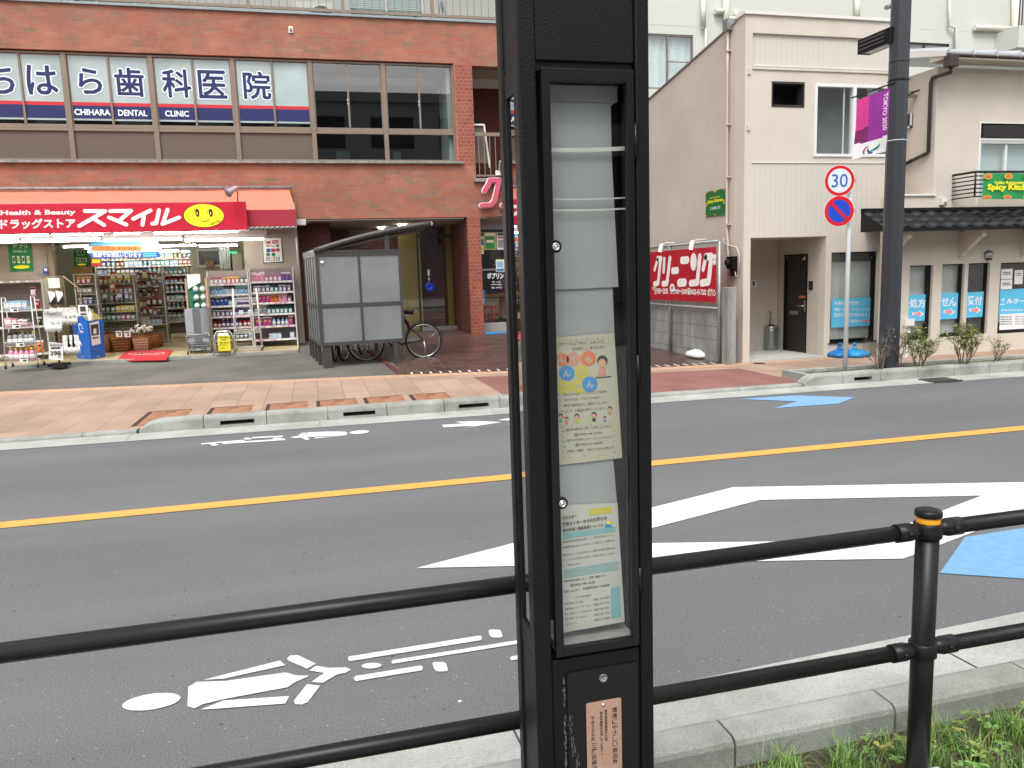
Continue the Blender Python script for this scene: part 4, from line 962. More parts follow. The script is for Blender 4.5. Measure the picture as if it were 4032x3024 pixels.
t = thing('hanging_tassel', 'bundle of cords hanging by the balcony post next to the pillar', 'cords', (W(1740, 40, YF+.3).x, YF+.3, 7.4)); q = MB(); rnd = random.Random(1)
for i in range(7): a = W(1735+rnd.uniform(-8, 8), -60, YF+.3); b = W(1742+rnd.uniform(-14, 22), 70+rnd.uniform(-30, 10), YF+.3); q.tube([a, (a+b)/2+Vector((rnd.uniform(-.05, .05), 0, 0)), b], .008, 5)
q.build('cords', 'dull_steel', t)
# ------------------------------------------------------------------ awning, store sign
YA = 17.0
def awning():
    L = -9.; zt = 3.655; zf_ = 3.085; zv = 2.75
    xr_t, xr_b = W(1138, 745, YF).x, W(1163, 824, YA).x
    t = thing('awning', 'salmon-topped red awning stretching over the drugstore front', 'awning', ((L+xr_b)/2, YF, zt))
    q = MB(); n = 12
    for i in range(n):
        a = L+(xr_b-L)*i/n; b = L+(xr_b-L)*(i+1)/n; at = L+(xr_t-L)*i/n; bt = L+(xr_t-L)*(i+1)/n
        q.add([(a, YA, zf_), ((a+b)/2, YA+.0, zf_-.006), (b, YA, zf_), (bt, YF-.02, zt), ((at+bt)/2, YF-.02, zt-.008), (at, YF-.02, zt)], [(0,1,4,5), (1,2,3,4)])
    q.build('canopy', 'awning_salmon', t)
    q = MB(); q.slab([(L, YA, zv), (xr_b, YA, zv), (xr_b, YA, zf_-.003), (L, YA, zf_-.003)], (0, .01, 0))
    q.slab([(xr_b, YA+.012, zv), (xr_b, YF-.05, zv+.02), (xr_t, YF-.03, zt-.02), (xr_b, YA+.012, zf_-.003)], (-.01, 0, 0)); q.build('valance', 'awning_red', t)
    q = MB(); q.tube([(L, YA, zv-.03), (xr_b, YA, zv-.03)], .022, 8); q.build('front_bar', 'shelf_white', t)
    q = MB(); x = -1.2
    while x < xr_b-.05: q.tube([(x, YA-.018, zv-.055), (x+.05, YA-.026, zv-.03), (x+.09, YA-.018, zv-.003)], .007, 5); x += .1
    q.build('lacing', 'black_smooth', t)
    q = MB(); q.tube([(L, YF-.10, zt+.03), (xr_t+.06, YF-.10, zt+.03)], .03, 8); q.build('roller', 'sill_stone', t)
    q = MB(); q.tube([(xr_b-.02, YA+.03, zv-.05), (xr_b-.06, YF-.06, zv-.16)], .018, 6); q.tube([(xr_b-.03, YA+.1, zv-.05), (xr_b-.03, YA+.1, 1.05)], .008, 6); q.build('arm', 'dull_steel', t)
    return t
awning()
def store_sign():
    y = 16.8; x1 = W(971, 845, y).x; zt, zb = 3.235, 2.675
    t = thing('store_sign', 'glowing red box sign with white lettering and a yellow oval face, over the store', 'sign', (-5, y, zb))
    MB().box(-9, x1, y, y+.17, zb, zt).build('box', 'sign_red', t, bevel=.01)
    q = MB()
    def T(s, u0, v0, u1, v1, h, off, m=0, shear=0):
        a, b = W(u0, v0, y-.004), W(u1, v1, y-.004); hh = (W(u0, v0-h, y-.004)-a).length
        q.text(s, (a.x, y-.004, (a.z+b.z)/2), EX, EZ, b.x-a.x, hh, m, off, shear)
    T('Health & Beauty', 2, 853, 297, 850, 25, .028, 0, .12)
    T('ドラッグストア', 2, 903, 298, 898, 40, .035, 0, .08)
    # large rounded strokes of the shop name
    NS = [0]
    def S(pts, w=.036, r=None):
        P = [W(u, v, y-.01) for u, v in pts]
        for a, b in zip(P, P[1:]):
            NS[0] += 1; d = (b-a).normalized(); n = Vector((-d.z, 0, d.x))*w; m_ = []
            for i in range(9): t_ = -PI/2+PI*i/8; m_.append(b+d*w*math.cos(t_)+n*math.sin(t_))
            for i in range(9): t_ = PI/2+PI*i/8; m_.append(a+d*w*math.cos(t_)+n*math.sin(t_))
            q.slab([p+Vector((0, -.0011*(NS[0] % 4), 0)) for p in m_], (0, .006, 0))
    k = lambda x, y_: (x/2.211, 700+y_/2.211)
    S([k(740, 290), k(915, 290), k(690, 420)]); S([k(815, 355), k(905, 412)])
    S([k(960, 290), k(1140, 287), k(1045, 368)]); S([k(950, 345), k(1100, 408)])
    S([k(1310, 285), k(1160, 358)]); S([k(1255, 320), k(1240, 410)])
    S([k(1385, 283), k(1360, 395), k(1325, 400)]); S([k(1460, 278), k(1415, 402), k(1560, 345)])
    a = W(803, 849, y-.006)
    q.disc((a.x, y-.006, a.z), (.385, 0, 0), (0, 0, .235), 44, 2); q.disc((a.x, y-.008, a.z), (.372, 0, 0), (0, 0, .225), 44, 1)
    for du in (-26, 27):
        e = W(803+du, 838, y-.011); q.disc((e.x, y-.011, e.z), (.038, 0, 0), (0, 0, .078), 24, 2); q.disc((e.x-.006, y-.012, e.z-.012), (.010, 0, 0), (0, 0, .03), 12, 1)
        q.tube([W(803+du-16, 838, y-.012), W(803+du-12, 829, y-.012), W(803+du-3, 825, y-.012)], .004, 4, 2)
    q.tube([W(803-14, 865, y-.012), W(795, 871, y-.012), W(808, 873, y-.012), W(820, 867, y-.012), W(825, 864, y-.012)], .0055, 5, 2)
    b0 = W(832, 886, y-.012); q.text('Smile', (b0.x, y-.012, b0.z), Vector((.94, 0, .33)), Vector((-.33, 0, .94)), .19, .055, 2, .012)
    q.build('lettering', ['sign_white', 'sign_yellow', 'ink'], t)
    q = MB(); f = MB()
    for u0, u1 in ((-80, 190), (205, 405), (450, 550), (610, 725), (732, 935)):
        a, b = W(u0, 918, y+.10), W(u1, 918, y+.10); q = MB(); q.tube([(a.x, y+.09, zb-.03), (b.x, y+.09, zb-.03)], .014, 8); q.build('strip_lamp', 'tube_light', t)
        f.box(a.x-.05, b.x+.05, y+.05, y+.14, zb-.012, zb-.002)
    f.build('lamp_base', 'white_plastic', t)
store_sign()
def tube_row(u0, u1, v, y, lab, n, r=.019, name='fluorescent_light'):
    for i in range(n):
        a = W(u0+(u1-u0)*i/n+4, v, y); b = W(u0+(u1-u0)*(i+1)/n-4, v, y)
        t = thing(name, lab[i], 'light', ((a.x+b.x)/2, y, a.z), 0, 'fluorescent tubes of the store')
        MB().tube([a, (b.x, b.y, a.z)], r, 8).build('tube', 'tube_light', t)
        q = MB(); q.box(a.x-.04, b.x+.04, y-.05, y+.06, a.z+.03, a.z+.11); q.box(a.x-.03, a.x+.01, y-.02, y+.02, a.z-.03, a.z+.03); q.box(b.x-.01, b.x+.03, y-.02, y+.02, a.z-.03, a.z+.03); q.build('fixture', 'white_plastic', t)
tube_row(-240, 1045, 948, 17.7, ['bright tube light at the far left above the shop opening', 'bright tube light over the left wire racks, left of the hanging banner', 'bright tube light in front of the blue hanging banner', 'bright tube light over the basket stack and shelves, rightmost of the front row'], 4)
tube_row(620, 940, 969, 21.5, ['inner tube light over the tall shelves behind the front row', 'inner tube light right of the clear curtain behind the front row'], 2)
tube_row(245, 355, 972, 20.5, ['short inner tube light left of the hanging banner'], 1)
tube_row(330, 900, 992, 25.0, ['ceiling tube light deep in the store above the medicine shelves, left one', 'ceiling tube light deep in the store above the medicine shelves, middle one', 'ceiling tube light deep in the store near the inner window'], 3)
tube_row(330, 640, 978, 23.0, ['inner tube light just behind the hanging banner, left one', 'inner tube light just behind the hanging banner, right one'], 2)
# spot lamp over the awning
a = W(895, 758, 16.6)
t = thing('spotlight', 'pale bell-shaped floodlight on a red arm above the awning sign', 'spotlight', (a.x, 16.9, 3.3))
ax = Vector((-.72, -.45, -.5)).normalized(); T = Matrix.Translation(W(925, 742, 16.6)) @ ax.to_track_quat('Z', 'Y').to_matrix().to_4x4()
q = MB(); q.lathe((0,0,0), [(.03, -.06), (.04, -.04), (.05, .06), (.055, .10), (.09, .17), (.098, .18), (.098, .19), (.085, .19)], 20, T=T); q.build('shade', mat('lamp_mauve', '#b79aa4', .5), t)
q = MB(); q.lathe((0,0,0), [(.085, .186), (.07, .205), (.0005, .212)], 20, T=T); q.build('lens', 'frosted_panel', t)
q = MB(); q.tube([W(930, 745, 16.65), W(936, 760, 16.7), W(936, 792, 16.82)], .012, 8); q.build('arm', 'awning_red', t)
# little camera box under the awning corner
a = W(1185, 877, 18.3)
t = thing('security_camera', 'beige box camera under the brick band beside the awning end', 'camera', (a.x, 18.5, a.z)); q = MB(); q.box(a.x-.11, a.x+.11, 18.2, 18.44, a.z-.06, a.z+.07); q.build('body', 'trim_white', t, bevel=.01)
q = MB(); T = Matrix.Translation((a.x+.15, 18.35, a.z-.01)) @ Matrix.Rotation(PI/2, 4, 'Y'); q.lathe((0,0,0), [(.05, -.04), (.05, .02), (.03, .04)], 14, T=T); q.build('lens', 'black_smooth', t)
# ------------------------------------------------------------------ store contents
ORD = ['top', 'second', 'third', 'fourth', 'fifth', 'sixth', 'seventh', 'lowest']
PROD = {}
def prod_mesh(kind, col):
    k = (kind, col)
    if k in PROD: return PROD[k]
    q = MB(); h = {'box': .13, 'bottle': .19, 'pouch': .17, 'packet': .15, 'jar': .10, 'tall_box': .2}[kind]
    if kind in ('box', 'tall_box'):
        w = .04 if kind == 'tall_box' else .045
        q.box(-w, w, -.03, .03, 0, h, 0); q.box(-w*.8, w*.8, -.0315, -.030, h*.35, h*.8, 1); q.box(-w*.6, w*.6, -.0315, -.030, h*.12, h*.2, 2)
    elif kind == 'bottle':
        q.lathe((0,0,0), [(.03, 0), (.034, .01), (.034, .11), (.026, .135), (.012, .145), (.012, .155)], 10, 0); q.lathe((0,0,.155), [(.015, 0), (.015, .03), (.006, .034)], 8, 2)
        q.lathe((0,0,.03), [(.0348, 0), (.0348, .06)], 10, 1)
    elif kind == 'jar':
        q.lathe((0,0,0), [(.032, 0), (.036, .01), (.036, .07)], 10, 0); q.lathe((0,0,.07), [(.038, 0), (.038, .028), (.03, .03)], 10, 2)
    elif kind == 'pouch':
        vs = [(-.045, 0, 0), (.045, 0, 0), (.05, 0, h), (-.05, 0, h), (0, -.028, h*.35), (0, .028, h*.35)]
        q.add(vs, [(0,1,4), (1,2,4), (2,3,4), (3,0,4), (1,0,5), (2,1,5), (3,2,5), (0,3,5)], 0); q.box(-.05, .05, -.003, .003, h, h+.03, 1); q.disc((0, -.019, h*.62), (.022, 0, 0), (0, -.006, .026), 12, 2)
    elif kind == 'packet':
        q.box(-.04, .04, -.004, .004, 0, h, 0); q.box(-.025, .025, -.018, -.004, h*.15, h*.65, 1); q.box(-.04, .04, -.0055, -.004, h*.78, h*.96, 2)
    alt = {'white': 'pale_blue', 'red': 'white', 'blue': 'white'}.get(col, 'white')
    m = ['pack_'+col.replace(' ', '_'), 'pack_'+alt, 'pack_'+random.choice(['black', 'yellow', 'red', 'grey', 'white'])]
    o = q.build(kind, m); me = o.data; bpy.data.objects.remove(o); PROD[k] = (me, h); return PROD[k]
NAMES = {'box': 'box', 'tall_box': 'carton', 'bottle': 'bottle', 'pouch': 'pouch', 'packet': 'packet', 'jar': 'jar'}
def item(kind, col, x, y, z, label, group, rz=0, s=1.):
    me, h = prod_mesh(kind, col)
    o = bpy.data.objects.new({'tall_box': 'carton'}.get(kind, kind), me); C.objects.link(o); o.location = (x, y, z); o.rotation_euler = (0, 0, rz); o.scale = (s, s, s)
    return tag(o, label, NAMES[kind], group)
def a_an(c): return c
def row(x0, x1, y, z, kinds, cols, where, group, step=.10, s=1., seed=0, fill=1.):
    rnd = random.Random(seed*77+int(x0*1000) & 0xffff); x = x0+step/2
    run = 0
    while x < x1-step*.3:
        if run <= 0: kind = rnd.choice(kinds); col = rnd.choice(cols); run = rnd.randint(2, 4)
        if rnd.random() < fill: item(kind, col, x+rnd.uniform(-.006, .006), y+rnd.uniform(-.01, .01), z, f'{col} {NAMES[kind]} {where}', group, rnd.uniform(-.12, .12), s*rnd.uniform(.93, 1.07))
        x += step; run -= 1
def shelf_unit(name, label, u0, u1, y, v_top, vs, depth=.35, m='shelf_white', back=True, base=None, cat='shelf'):
    um = (u0+u1)/2; x0, x1 = W(u0, vs[len(vs)//2], y).x, W(u1, vs[len(vs)//2], y).x; zt = W(um, v_top, y).z; zs = [W(um, v, y).z for v in vs]
    zb = max(.2, zs[-1]) if base is None else base
    t = thing(name, label, cat, ((x0+x1)/2, y+depth/2, .205))
    for xx in (x0, x1-.025): MB().box(xx, xx+.025, y+.0, y+depth, .21, zt).build('side_panel', m, t)
    if back: MB().box(x0+.025, x1-.025, y+depth-.015, y+depth, .3, zt).build('back_panel', mat('peg_board', '#8d7f7c', .6, var=.15), t)
    for z in zs:
        q = MB(); q.box(x0+.027, x1-.027, y+.015, y+depth-.016, z-.012, z); q.build('shelf_board', m, t)
        q = MB(); q.box(x0+.027, x1-.027, y-.004, y+.012, z-.03, z+.012, 0); xx = x0+.08
        rnd = random.Random(int(z*999))
        while xx < x1-.12: q.box(xx, xx+.05, y-.0055, y-.004, z-.024, z+.008, rnd.choice([1, 1, 2])); xx += rnd.uniform(.075, .13)
        q.build('price_rail', [m, 'paper', 'pack_pale_pink'], t)
    return x0, x1, zs, zt
# right wall shelving, two bays
u1 = shelf_unit('wall_shelving', 'white wall shelving left bay, behind the yellow folding board', 826, 990, 17.85, 1065, [1118, 1160, 1204, 1246, 1290, 1338], .36)
u2 = shelf_unit('wall_shelving', 'white wall shelving right bay, next to the awning end post', 992, 1166, 17.80, 1055, [1108, 1150, 1192, 1236, 1284, 1336], .36)
cs = [['red', 'black', 'grey'], ['pale blue', 'white', 'pale pink'], ['blue', 'purple', 'pale blue'], ['yellow', 'purple', 'black'], ['purple', 'blue', 'red'], ['teal', 'green', 'white']]
for i, z in enumerate(u1[2]):
    k = ['packet'] if i == 0 else ['pouch', 'packet'] if i < 4 else ['bottle', 'box'] if i == 4 else ['bottle']
    row(u1[0]+.04, u1[1]-.03, 17.95, z+.002, k, cs[i], f'on the {ORD[i] if i < 5 else "lowest"} shelf of the left wall shelving', 'goods on the left bay of wall shelving', .088, 1.0, i)
cs = [['pale blue', 'pale pink', 'magenta', 'purple'], ['magenta', 'purple', 'teal'], ['pale pink', 'orange', 'magenta'], ['teal', 'grey', 'blue'], ['magenta', 'pale pink', 'pale blue'], ['white', 'pale blue']]
for i, z in enumerate(u2[2]):
    k = ['pouch', 'packet'] if i < 4 else ['pouch', 'bottle'] if i == 4 else ['box']
    row(u2[0]+.04, u2[1]-.03, 17.90, z+.002, k, cs[i], f'on the {ORD[i] if i < 5 else "lowest"} shelf of the right wall shelving', 'goods on the right bay of wall shelving', .09, 1.0, i+20, .55 if i == 5 else 1)
# hanging packs above the top shelf
# payment poster
y = 18.37
def poster(name, label, pts, ops_fn, base='paper', y=18.37, cat='poster', frame=None, group=None):
    P = [W(u, v, y) for u, v in pts]
    if frame: 
        c = sum(P, Vector())/4; o = MB().slab([c+(p-c)*1.06 for p in P], (0, -.008, 0)).build(name, frame); tag(o, label, cat, group); s = MB().slab([p+Vector((0, -.009, 0)) for p in P], (0, -.003, 0)).build('sheet', base, o); yy = y-.013
    else: o = MB().slab(P, (0, -.004, 0)).build(name, base); tag(o, label, cat, group); yy = y-.005
    q = MB(); mats = ops_fn(q, yy)
    if q.v: q.build('printing', mats, o)
    return o
def px(q, u0, v0, u1, v1, y, mi): a, b = W(u0, v0, y), W(u1, v1, y); q.poly([(a.x, y, b.z), (b.x, y, b.z), (b.x, y, a.z), (a.x, y, a.z)], mi)
def tx(q, s, u0, v0, u1, h, y, mi, off=.02, skew=0.): a, b = W(u0, v0, y), W(u1, v0+skew, y); hh = abs(W(u0, v0-h, y).z-a.z); ex = Vector((b.x-a.x, 0, b.z-a.z)).normalized(); q.text(s, (a.x, y, a.z), ex, Vector((-ex.z, 0, ex.x)), (b-a).length, hh, mi, off)
def pay(q, y):
    tx(q, 'キャッシュレス', 1052, 941, 1102, 7, y, 4)
    for u, v, w, h, m in ((1048, 950, 18, 10, 0), (1070, 946, 26, 13, 0), (1048, 965, 13, 6, 0), (1048, 979, 18, 14, 1), (1067, 979, 18, 13, 0), (1086, 978, 16, 12, 0)): px(q, u, v, u+w, v+h, y, m)
    tx(q, 'Pay', 1063, 975, 1082, 11, y, 3, .01); tx(q, 'Pay', 1074, 957, 1094, 8, y-.001, 2, .01); px(q, 1087, 963, 1098, 973, y, 5)
    for u in (1056, 1077): a = W(u, 1002, y); q.disc((a.x, y, a.z), (.045, 0, 0), (0, 0, .042), 18, 5)
    for r in range(3):
        for c in range(6): px(q, 1048+c*9.5, 1011+r*6, 1054+c*9.5, 1015+r*6, y, [3, 0, 1, 5, 6][(r*5+c*2) % 5])
    return ['pack_red', 'pack_blue', 'film_white', 'ink', 'tan_wood', 'pack_green', 'pack_yellow']
poster('payment_poster', 'black-framed poster of coloured payment tiles on the wall right of the tube lights', [(1040, 1034), (1113, 1030), (1106, 935), (1034, 937)], pay, frame='black_smooth')
def green_a(q, y, u=0, v=0, k=1.):
    f = lambda a, b: (u+(a-30)*k, v+(b-965)*k)
    def t_(s, a, b, c, h): p, r = f(a, b), f(c, b); tx(q, s, p[0], p[1], r[0], h*k, y, 0, .03)
    t_('アプリ', 50, 978, 108, 16); t_('はじめました!', 52, 994, 105, 9)
    for i in range(4): p = f(47+i*19, 1008); px(q, p[0], p[1], p[0]+14*k, p[1]+28*k, y, 0); px(q, p[0]+2*k, p[1]+6*k, p[0]+12*k, p[1]+22*k, y-.001, 2+i % 2)
    p = f(85, 1051); a = W(*p, y); q.disc((a.x, y, a.z), (.15*k, 0, 0), (0, 0, .035*k), 20, 1)
    return ['paper', 'sign_yellow', 'banner_green', 'pack_yellow']
poster('green_poster', 'green poster with four small phones on the wall above the left shelves', [(40, 1070), (133, 1067), (124, 958), (30, 962)], lambda q, y: green_a(q, y, 30, 965), 'banner_green')
YI = 19.6
poster('green_poster', 'green poster with four small phones hanging inside left of the banner', [(291, 1048), (352, 1046), (345, 984), (289, 986)], lambda q, y: green_a(q, y, 288, 988, .62), 'banner_green', YI)
poster('price_card', 'yellow-beige card hanging under the inner green poster', [(285, 1077), (362, 1077), (361, 1050), (284, 1050)], lambda q, y: [], mat('card_beige', '#b49a5e', .7), YI, 'card')
def ban(q, y):
    px(q, 355, 956, 626, 992, y, 0); px(q, 355, 951, 620, 966, y-.001, 1); px(q, 556, 956, 620, 988, y-.002, 2)
    for i in range(9): a = W(375+i*21, 978, y-.002); q.disc((a.x, y-.002, a.z), (.075, 0, 0), (0, 0, .06), 14, 3)
    tx(q, '各種キャッシュレス', 366, 988, 552, 20, y-.003, 3, .05); tx(q, '当店でお支払い頂けます', 368, 1013, 558, 17, y-.003, 4, .035)
    for i in range(2): px(q, 562, 998+i*8, 616, 1001+i*8, y-.003, 1)
    return ['pack_pale_blue', 'cyan_film', 'cream_paper', 'pack_orange', 'paper']
poster('hanging_banner', 'blue and orange banner hanging in the middle of the store opening', [(357, 1016), (630, 1014), (625, 951), (352, 955)], ban, 'pack_blue', 17.95, 'banner')
poster('price_card', 'small red and yellow card below the left end of the hanging banner', [(360, 1048), (398, 1047), (397, 1018), (359, 1018)], lambda q, y: (px(q, 363, 1022, 394, 1034, y, 0), ['sign_yellow'])[1], 'pack_red', 18.0, 'card')
poster('notice_card', 'small blue card on the wooden door post', [(170, 1078), (191, 1078), (189, 1052), (168, 1053)], lambda q, y: (px(q, 173, 1057, 186, 1067, y, 0), ['paper'])[1], 'pack_blue', 18.28, 'card')
# door mat
P = [G(453, 1423, .165), G(655, 1419, .165), G(681, 1379, .213), G(500, 1383, .213)]
P[0] = G(453, 1423, .165); P[1] = G(655, 1419, .165); Pm = [G(468, 1410, .213), G(660, 1407, .213)]
mt = MB().add([P[0], P[1], Pm[1], Pm[0], P[2], P[3]]+[p+Vector((0,0,.01)) for p in (P[0], P[1], Pm[1], Pm[0], P[2], P[3])], [(6,7,8,9), (9,8,10,11), (0,1,7,6), (1,2,8,7), (2,4,10,8), (4,5,11,10), (5,3,9,11), (3,0,6,9)]).build('door_mat', 'mat_red'); tag(mt, 'red door mat with a pale smiling face at the store entrance', 'mat')
q = MB(); Q4 = [Pm[0], Pm[1], P[2], P[3]]; c = sum(Q4, Vector())/4+Vector((0,0,.0)); ex = (Pm[1]-Pm[0]).normalized(); ey = (P[3]-Pm[0]); ey.z = 0; ey.normalize()
q.ring(c+Vector((0,0,.0135)), ex*.42, ey*.30, .93, 36, 0)
for s in (-1, 1): q.disc(c+ex*.14*s+ey*.08+Vector((0,0,.0135)), ex*.06, ey*.06, 16, 1)
q.text('SMILE', c-ex*.3-ey*.24+Vector((0,0,.014)), ex, ey, .6, .12, 0, .02)
q.build('face', ['cream_paper', 'ink'], mt)
# more store contents: helper for wire racks
def wire_grid(q, x0, x1, z0, z1, y, nx, nz, r=.004, y1=None):
    y1 = y if y1 is None else y1
    for i in range(nx+1): x = x0+(x1-x0)*i/nx; q.tube([(x, y, z0), (x, y1, z1)], r, 4)
    for i in range(nz+1): f = i/nz; z = z0+(z1-z0)*f; q.tube([(x0, y+(y1-y)*f, z), (x1, y+(y1-y)*f, z)], r, 4)
def castors(t, x0, x1, y0, y1, z):
    for x in (x0, x1):
        for y in (y0, y1):
            q = MB(); T = Matrix.Translation((x, y, z+.035)) @ Matrix.Rotation(PI/2, 4, 'Y'); q.lathe((0,0,0), [(.034, -.012), (.034, .012)], 14, T=T); q.box(x-.016, x+.016, y-.01, y+.01, z+.04, z+.085, 1); q.build('castor', ['rubber', 'dull_steel'], t)
def wire_rack(label, u0, u1, vt, vb, y, vs, lean=.12, cards=True, top_w=.9):
    zb = .19; um = (u0+u1)/2; a, b = W(u0, vb-20, y), W(u1, vb-20, y); x0, x1 = a.x, b.x; zt = W(um, vt, y).z
    t = thing('wire_rack', label, 'rack', ((x0+x1)/2, y, zb)); d = .36
    xc = (x0+x1)/2; hw = (x1-x0)/2
    q = MB()
    for s in (-1, 1):
        q.tube([(xc+s*hw, y, zb+.09), (xc+s*hw*top_w, y+lean, zt)], .009, 6); q.tube([(xc+s*hw, y+d, zb+.09), (xc+s*hw*top_w, y+d*.75+lean*.3, zt)], .009, 6)
        q.tube([(xc+s*hw, y, zb+.09), (xc+s*hw, y+d, zb+.09)], .009, 6); q.tube([(xc+s*hw*top_w, y+lean, zt), (xc+s*hw*top_w, y+d*.75+lean*.3, zt)], .007, 6)
    q.build('frame', 'wire_white', t); out = []
    for i, v in enumerate(vs):
        z = W(um, v, y).z; f = (z-zb)/(zt-zb); h = hw*(1-(1-top_w)*f)-.01; yy = y+lean*f; q = MB()
        for k in range(17): x = xc-h+2*h*k/16; q.tube([(x, yy-.01, z+.075), (x, yy, z), (x, yy+.24, z+.02)], .0045, 4)
        q.tube([(xc-h, yy-.01, z+.075), (xc+h, yy-.01, z+.075)], .006, 5); q.tube([(xc-h, yy, z), (xc+h, yy, z)], .005, 5); q.tube([(xc-h, yy+.24, z+.02), (xc+h, yy+.24, z+.02)], .005, 5); q.build('basket_shelf', 'wire_white', t)
        if cards:
            q = MB(); cw = hw*.5; cx = xc+random.uniform(-.05, .05); q.box(cx-cw*.5, cx+cw*.5, yy-.02, yy-.016, z-.015, z+.085, 0); q.box(cx-cw*.4, cx+cw*.4, yy-.0215, yy-.020, z+.05, z+.07, 1); q.box(cx-cw*.1, cx+cw*.35, yy-.0215, yy-.020, z+.0, z+.035, 1); q.build('price_card', ['paper', 'frame_grey'], t)
        out.append((xc-h, xc+h, yy, z))
    castors(t, x0, x1, y, y+d, zb); return out
L = wire_rack('white wire rack with pale blue packs on its top tier, at the left', 18, 146, 1170, 1430, 16.0, [1225, 1290, 1362, 1424], cards=True)
spec = [(['box'], ['pale blue']), (['jar', 'box'], ['pale pink', 'red']), (['bottle'], ['white', 'grey']), (['bottle'], ['pale pink', 'white'])]
for i, (a, b, yy, z) in enumerate(L):
    for k in range(2): row(a+.03, b-.03, yy+.06+.1*k, z+.012, *spec[i], f'on the {ORD[i]} tier of the leftmost wire rack', 'goods on the leftmost wire rack', .088, 1.28, 40+i+10*k)
L = wire_rack('half-empty white wire rack in front of the wall shelving', 926, 1030, 1135, 1388, 16.9, [1188, 1245, 1312, 1378], cards=False)
for i, (a, b, yy, z) in enumerate(L):
    t_ = MB(); t_.box(a+.12, a+.22, yy-.022, yy-.018, z-.02, z+.045); t_.box(b-.2, b-.1, yy-.022, yy-.018, z-.02, z+.045)
row(L[1][0]+.05, L[1][1]-.05, L[1][2]+.1, L[1][3]+.012, ['box'], ['white'], 'lying on the second tier of the half-empty wire rack', 'boxes on the half-empty wire rack', .17, .8, 70)
# left shelves
a0 = shelf_unit('wall_shelving', 'dark wall shelving at the far left edge with black goods hanging from its rail', -60, 186, 17.6, 1098, [1108, 1222, 1288, 1396], .4, 'shelf_dim', base=.3)
row(a0[0]+.9, a0[1]-.05, 17.52, a0[2][0]-.30, ['packet', 'pouch'], ['black', 'black', 'grey', 'orange', 'pale pink'], 'hanging from the rail of the far left shelving', 'goods hanging on the far left shelving', .105, 1.25, 80)
row(a0[0]+.9, a0[1]-.05, 17.66, a0[2][1], ['pouch'], ['red'], 'on the second shelf of the far left shelving', 'goods on the far left shelving', .12, 1., 81)
row(a0[0]+.9, a0[1]-.05, 17.66, a0[2][2], ['box', 'pouch'], ['black', 'grey'], 'on the third shelf of the far left shelving', 'goods on the far left shelving', .12, .9, 82)
row(a0[0]+.7, a0[1]-.05, 17.66, a0[2][3], ['pouch'], ['orange', 'black'], 'on the lowest shelf of the far left shelving', 'goods on the far left shelving', .15, 1.3, 83)
# clip frame with black and white socks
a, b = W(176, 1090, 17.0), W(262, 1236, 17.0)
t = thing('display_panel', 'tan wire panel hung with four black and white sock packs beside the blue bin', 'display', ((a.x+b.x)/2, 17.0, .2))
q = MB(); wire_grid(q, a.x, b.x, .25, a.z, 17.03, 8, 18, .0035); q.tube([(b.x, 17.03, a.z), (b.x+.22, 17.2, a.z-.25), (b.x+.3, 17.3, .25)], .012, 5); q.build('wire_panel', mat('wire_tan', '#9c8468', .5), t)
MB().box(a.x+.05, b.x-.06, 17.0, 17.01, a.z-.22, a.z-.03).build('header_card', 'cream_paper', t)
for i, (fx, fz) in enumerate(((.08, .32), (.52, .32), (.08, .78), (.52, .78))):
    x = a.x+(b.x-a.x)*fx; z = a.z-.1-(a.z-b.z)*fz*.95+.0; w = (b.x-a.x)*.40
    q = MB(); q.slab([(x, 16.99, z-.22), (x+w, 16.99, z-.22), (x+w, 16.99, z-.02), (x, 16.99, z+.06)], (0, .01, 0), 0); q.slab([(x+w*.2, 16.98, z-.18), (x+w, 16.98, z-.05), (x+w, 16.98, z+.02), (x, 16.98, z+.05)], (0, .008, 0), 1)
    tag(q.build('sock_pack', ['pack_black', 'paper']), ['upper left', 'upper right', 'lower left', 'lower right'][i]+' black and white sock pack on the tan wire panel', 'packet', 'sock packs on the tan wire panel')
# glove stand with the 398 card
a, b = W(192, 1380, 16.2), W(306, 1235, 16.2); zb = .17
t = thing('glove_stand', 'small stand hung with white gloves behind the 398 price card', 'stand', ((a.x+b.x)/2, 16.35, zb))
q = MB(); xc = W(222, 1380, 16.3).x; q.tube([(xc, 16.4, zb), (xc, 16.4, b.z+.1)], .015, 8); q.box(xc-.16, xc+.16, 16.22, 16.55, zb, zb+.05); q.build('post', 'black_smooth', t)
q = MB(); q.tube([(xc-.1, 16.38, b.z+.05), (b.x, 16.38, b.z+.05)], .01, 6); q.build('rail', 'dull_steel', t)
def glove(cx, z, y, s, lab, m='weight_white', n=0):
    q = MB(); rnd = random.Random(n); q.slab([(cx-.04*s, y, z), (cx+.04*s, y, z), (cx+.05*s, y, z-.14*s), (cx+.045*s, y, z-.2*s), (cx-.045*s, y, z-.2*s), (cx-.05*s, y, z-.14*s)], (0, .012, 0))
    for k in range(4):
        f = cx+(-.036+.024*k)*s; q.tube([(f, y+.006, z-.18*s), (f*1.+rnd.uniform(-.004, .004), y, z-(.27+(.02 if k in (1, 2) else 0))*s)], [.012*s, .008*s], 6)
    q.tube([(cx+.045*s, y+.006, z-.10*s), (cx+.075*s, y, z-.17*s)], [.012*s, .009*s], 6)
    tag(q.build('glove', m), lab, 'glove', 'white gloves on the glove stand')
names = ['leftmost', 'second from left', 'third from left', 'fourth from left', 'fifth from left', 'sixth from left', 'rightmost']
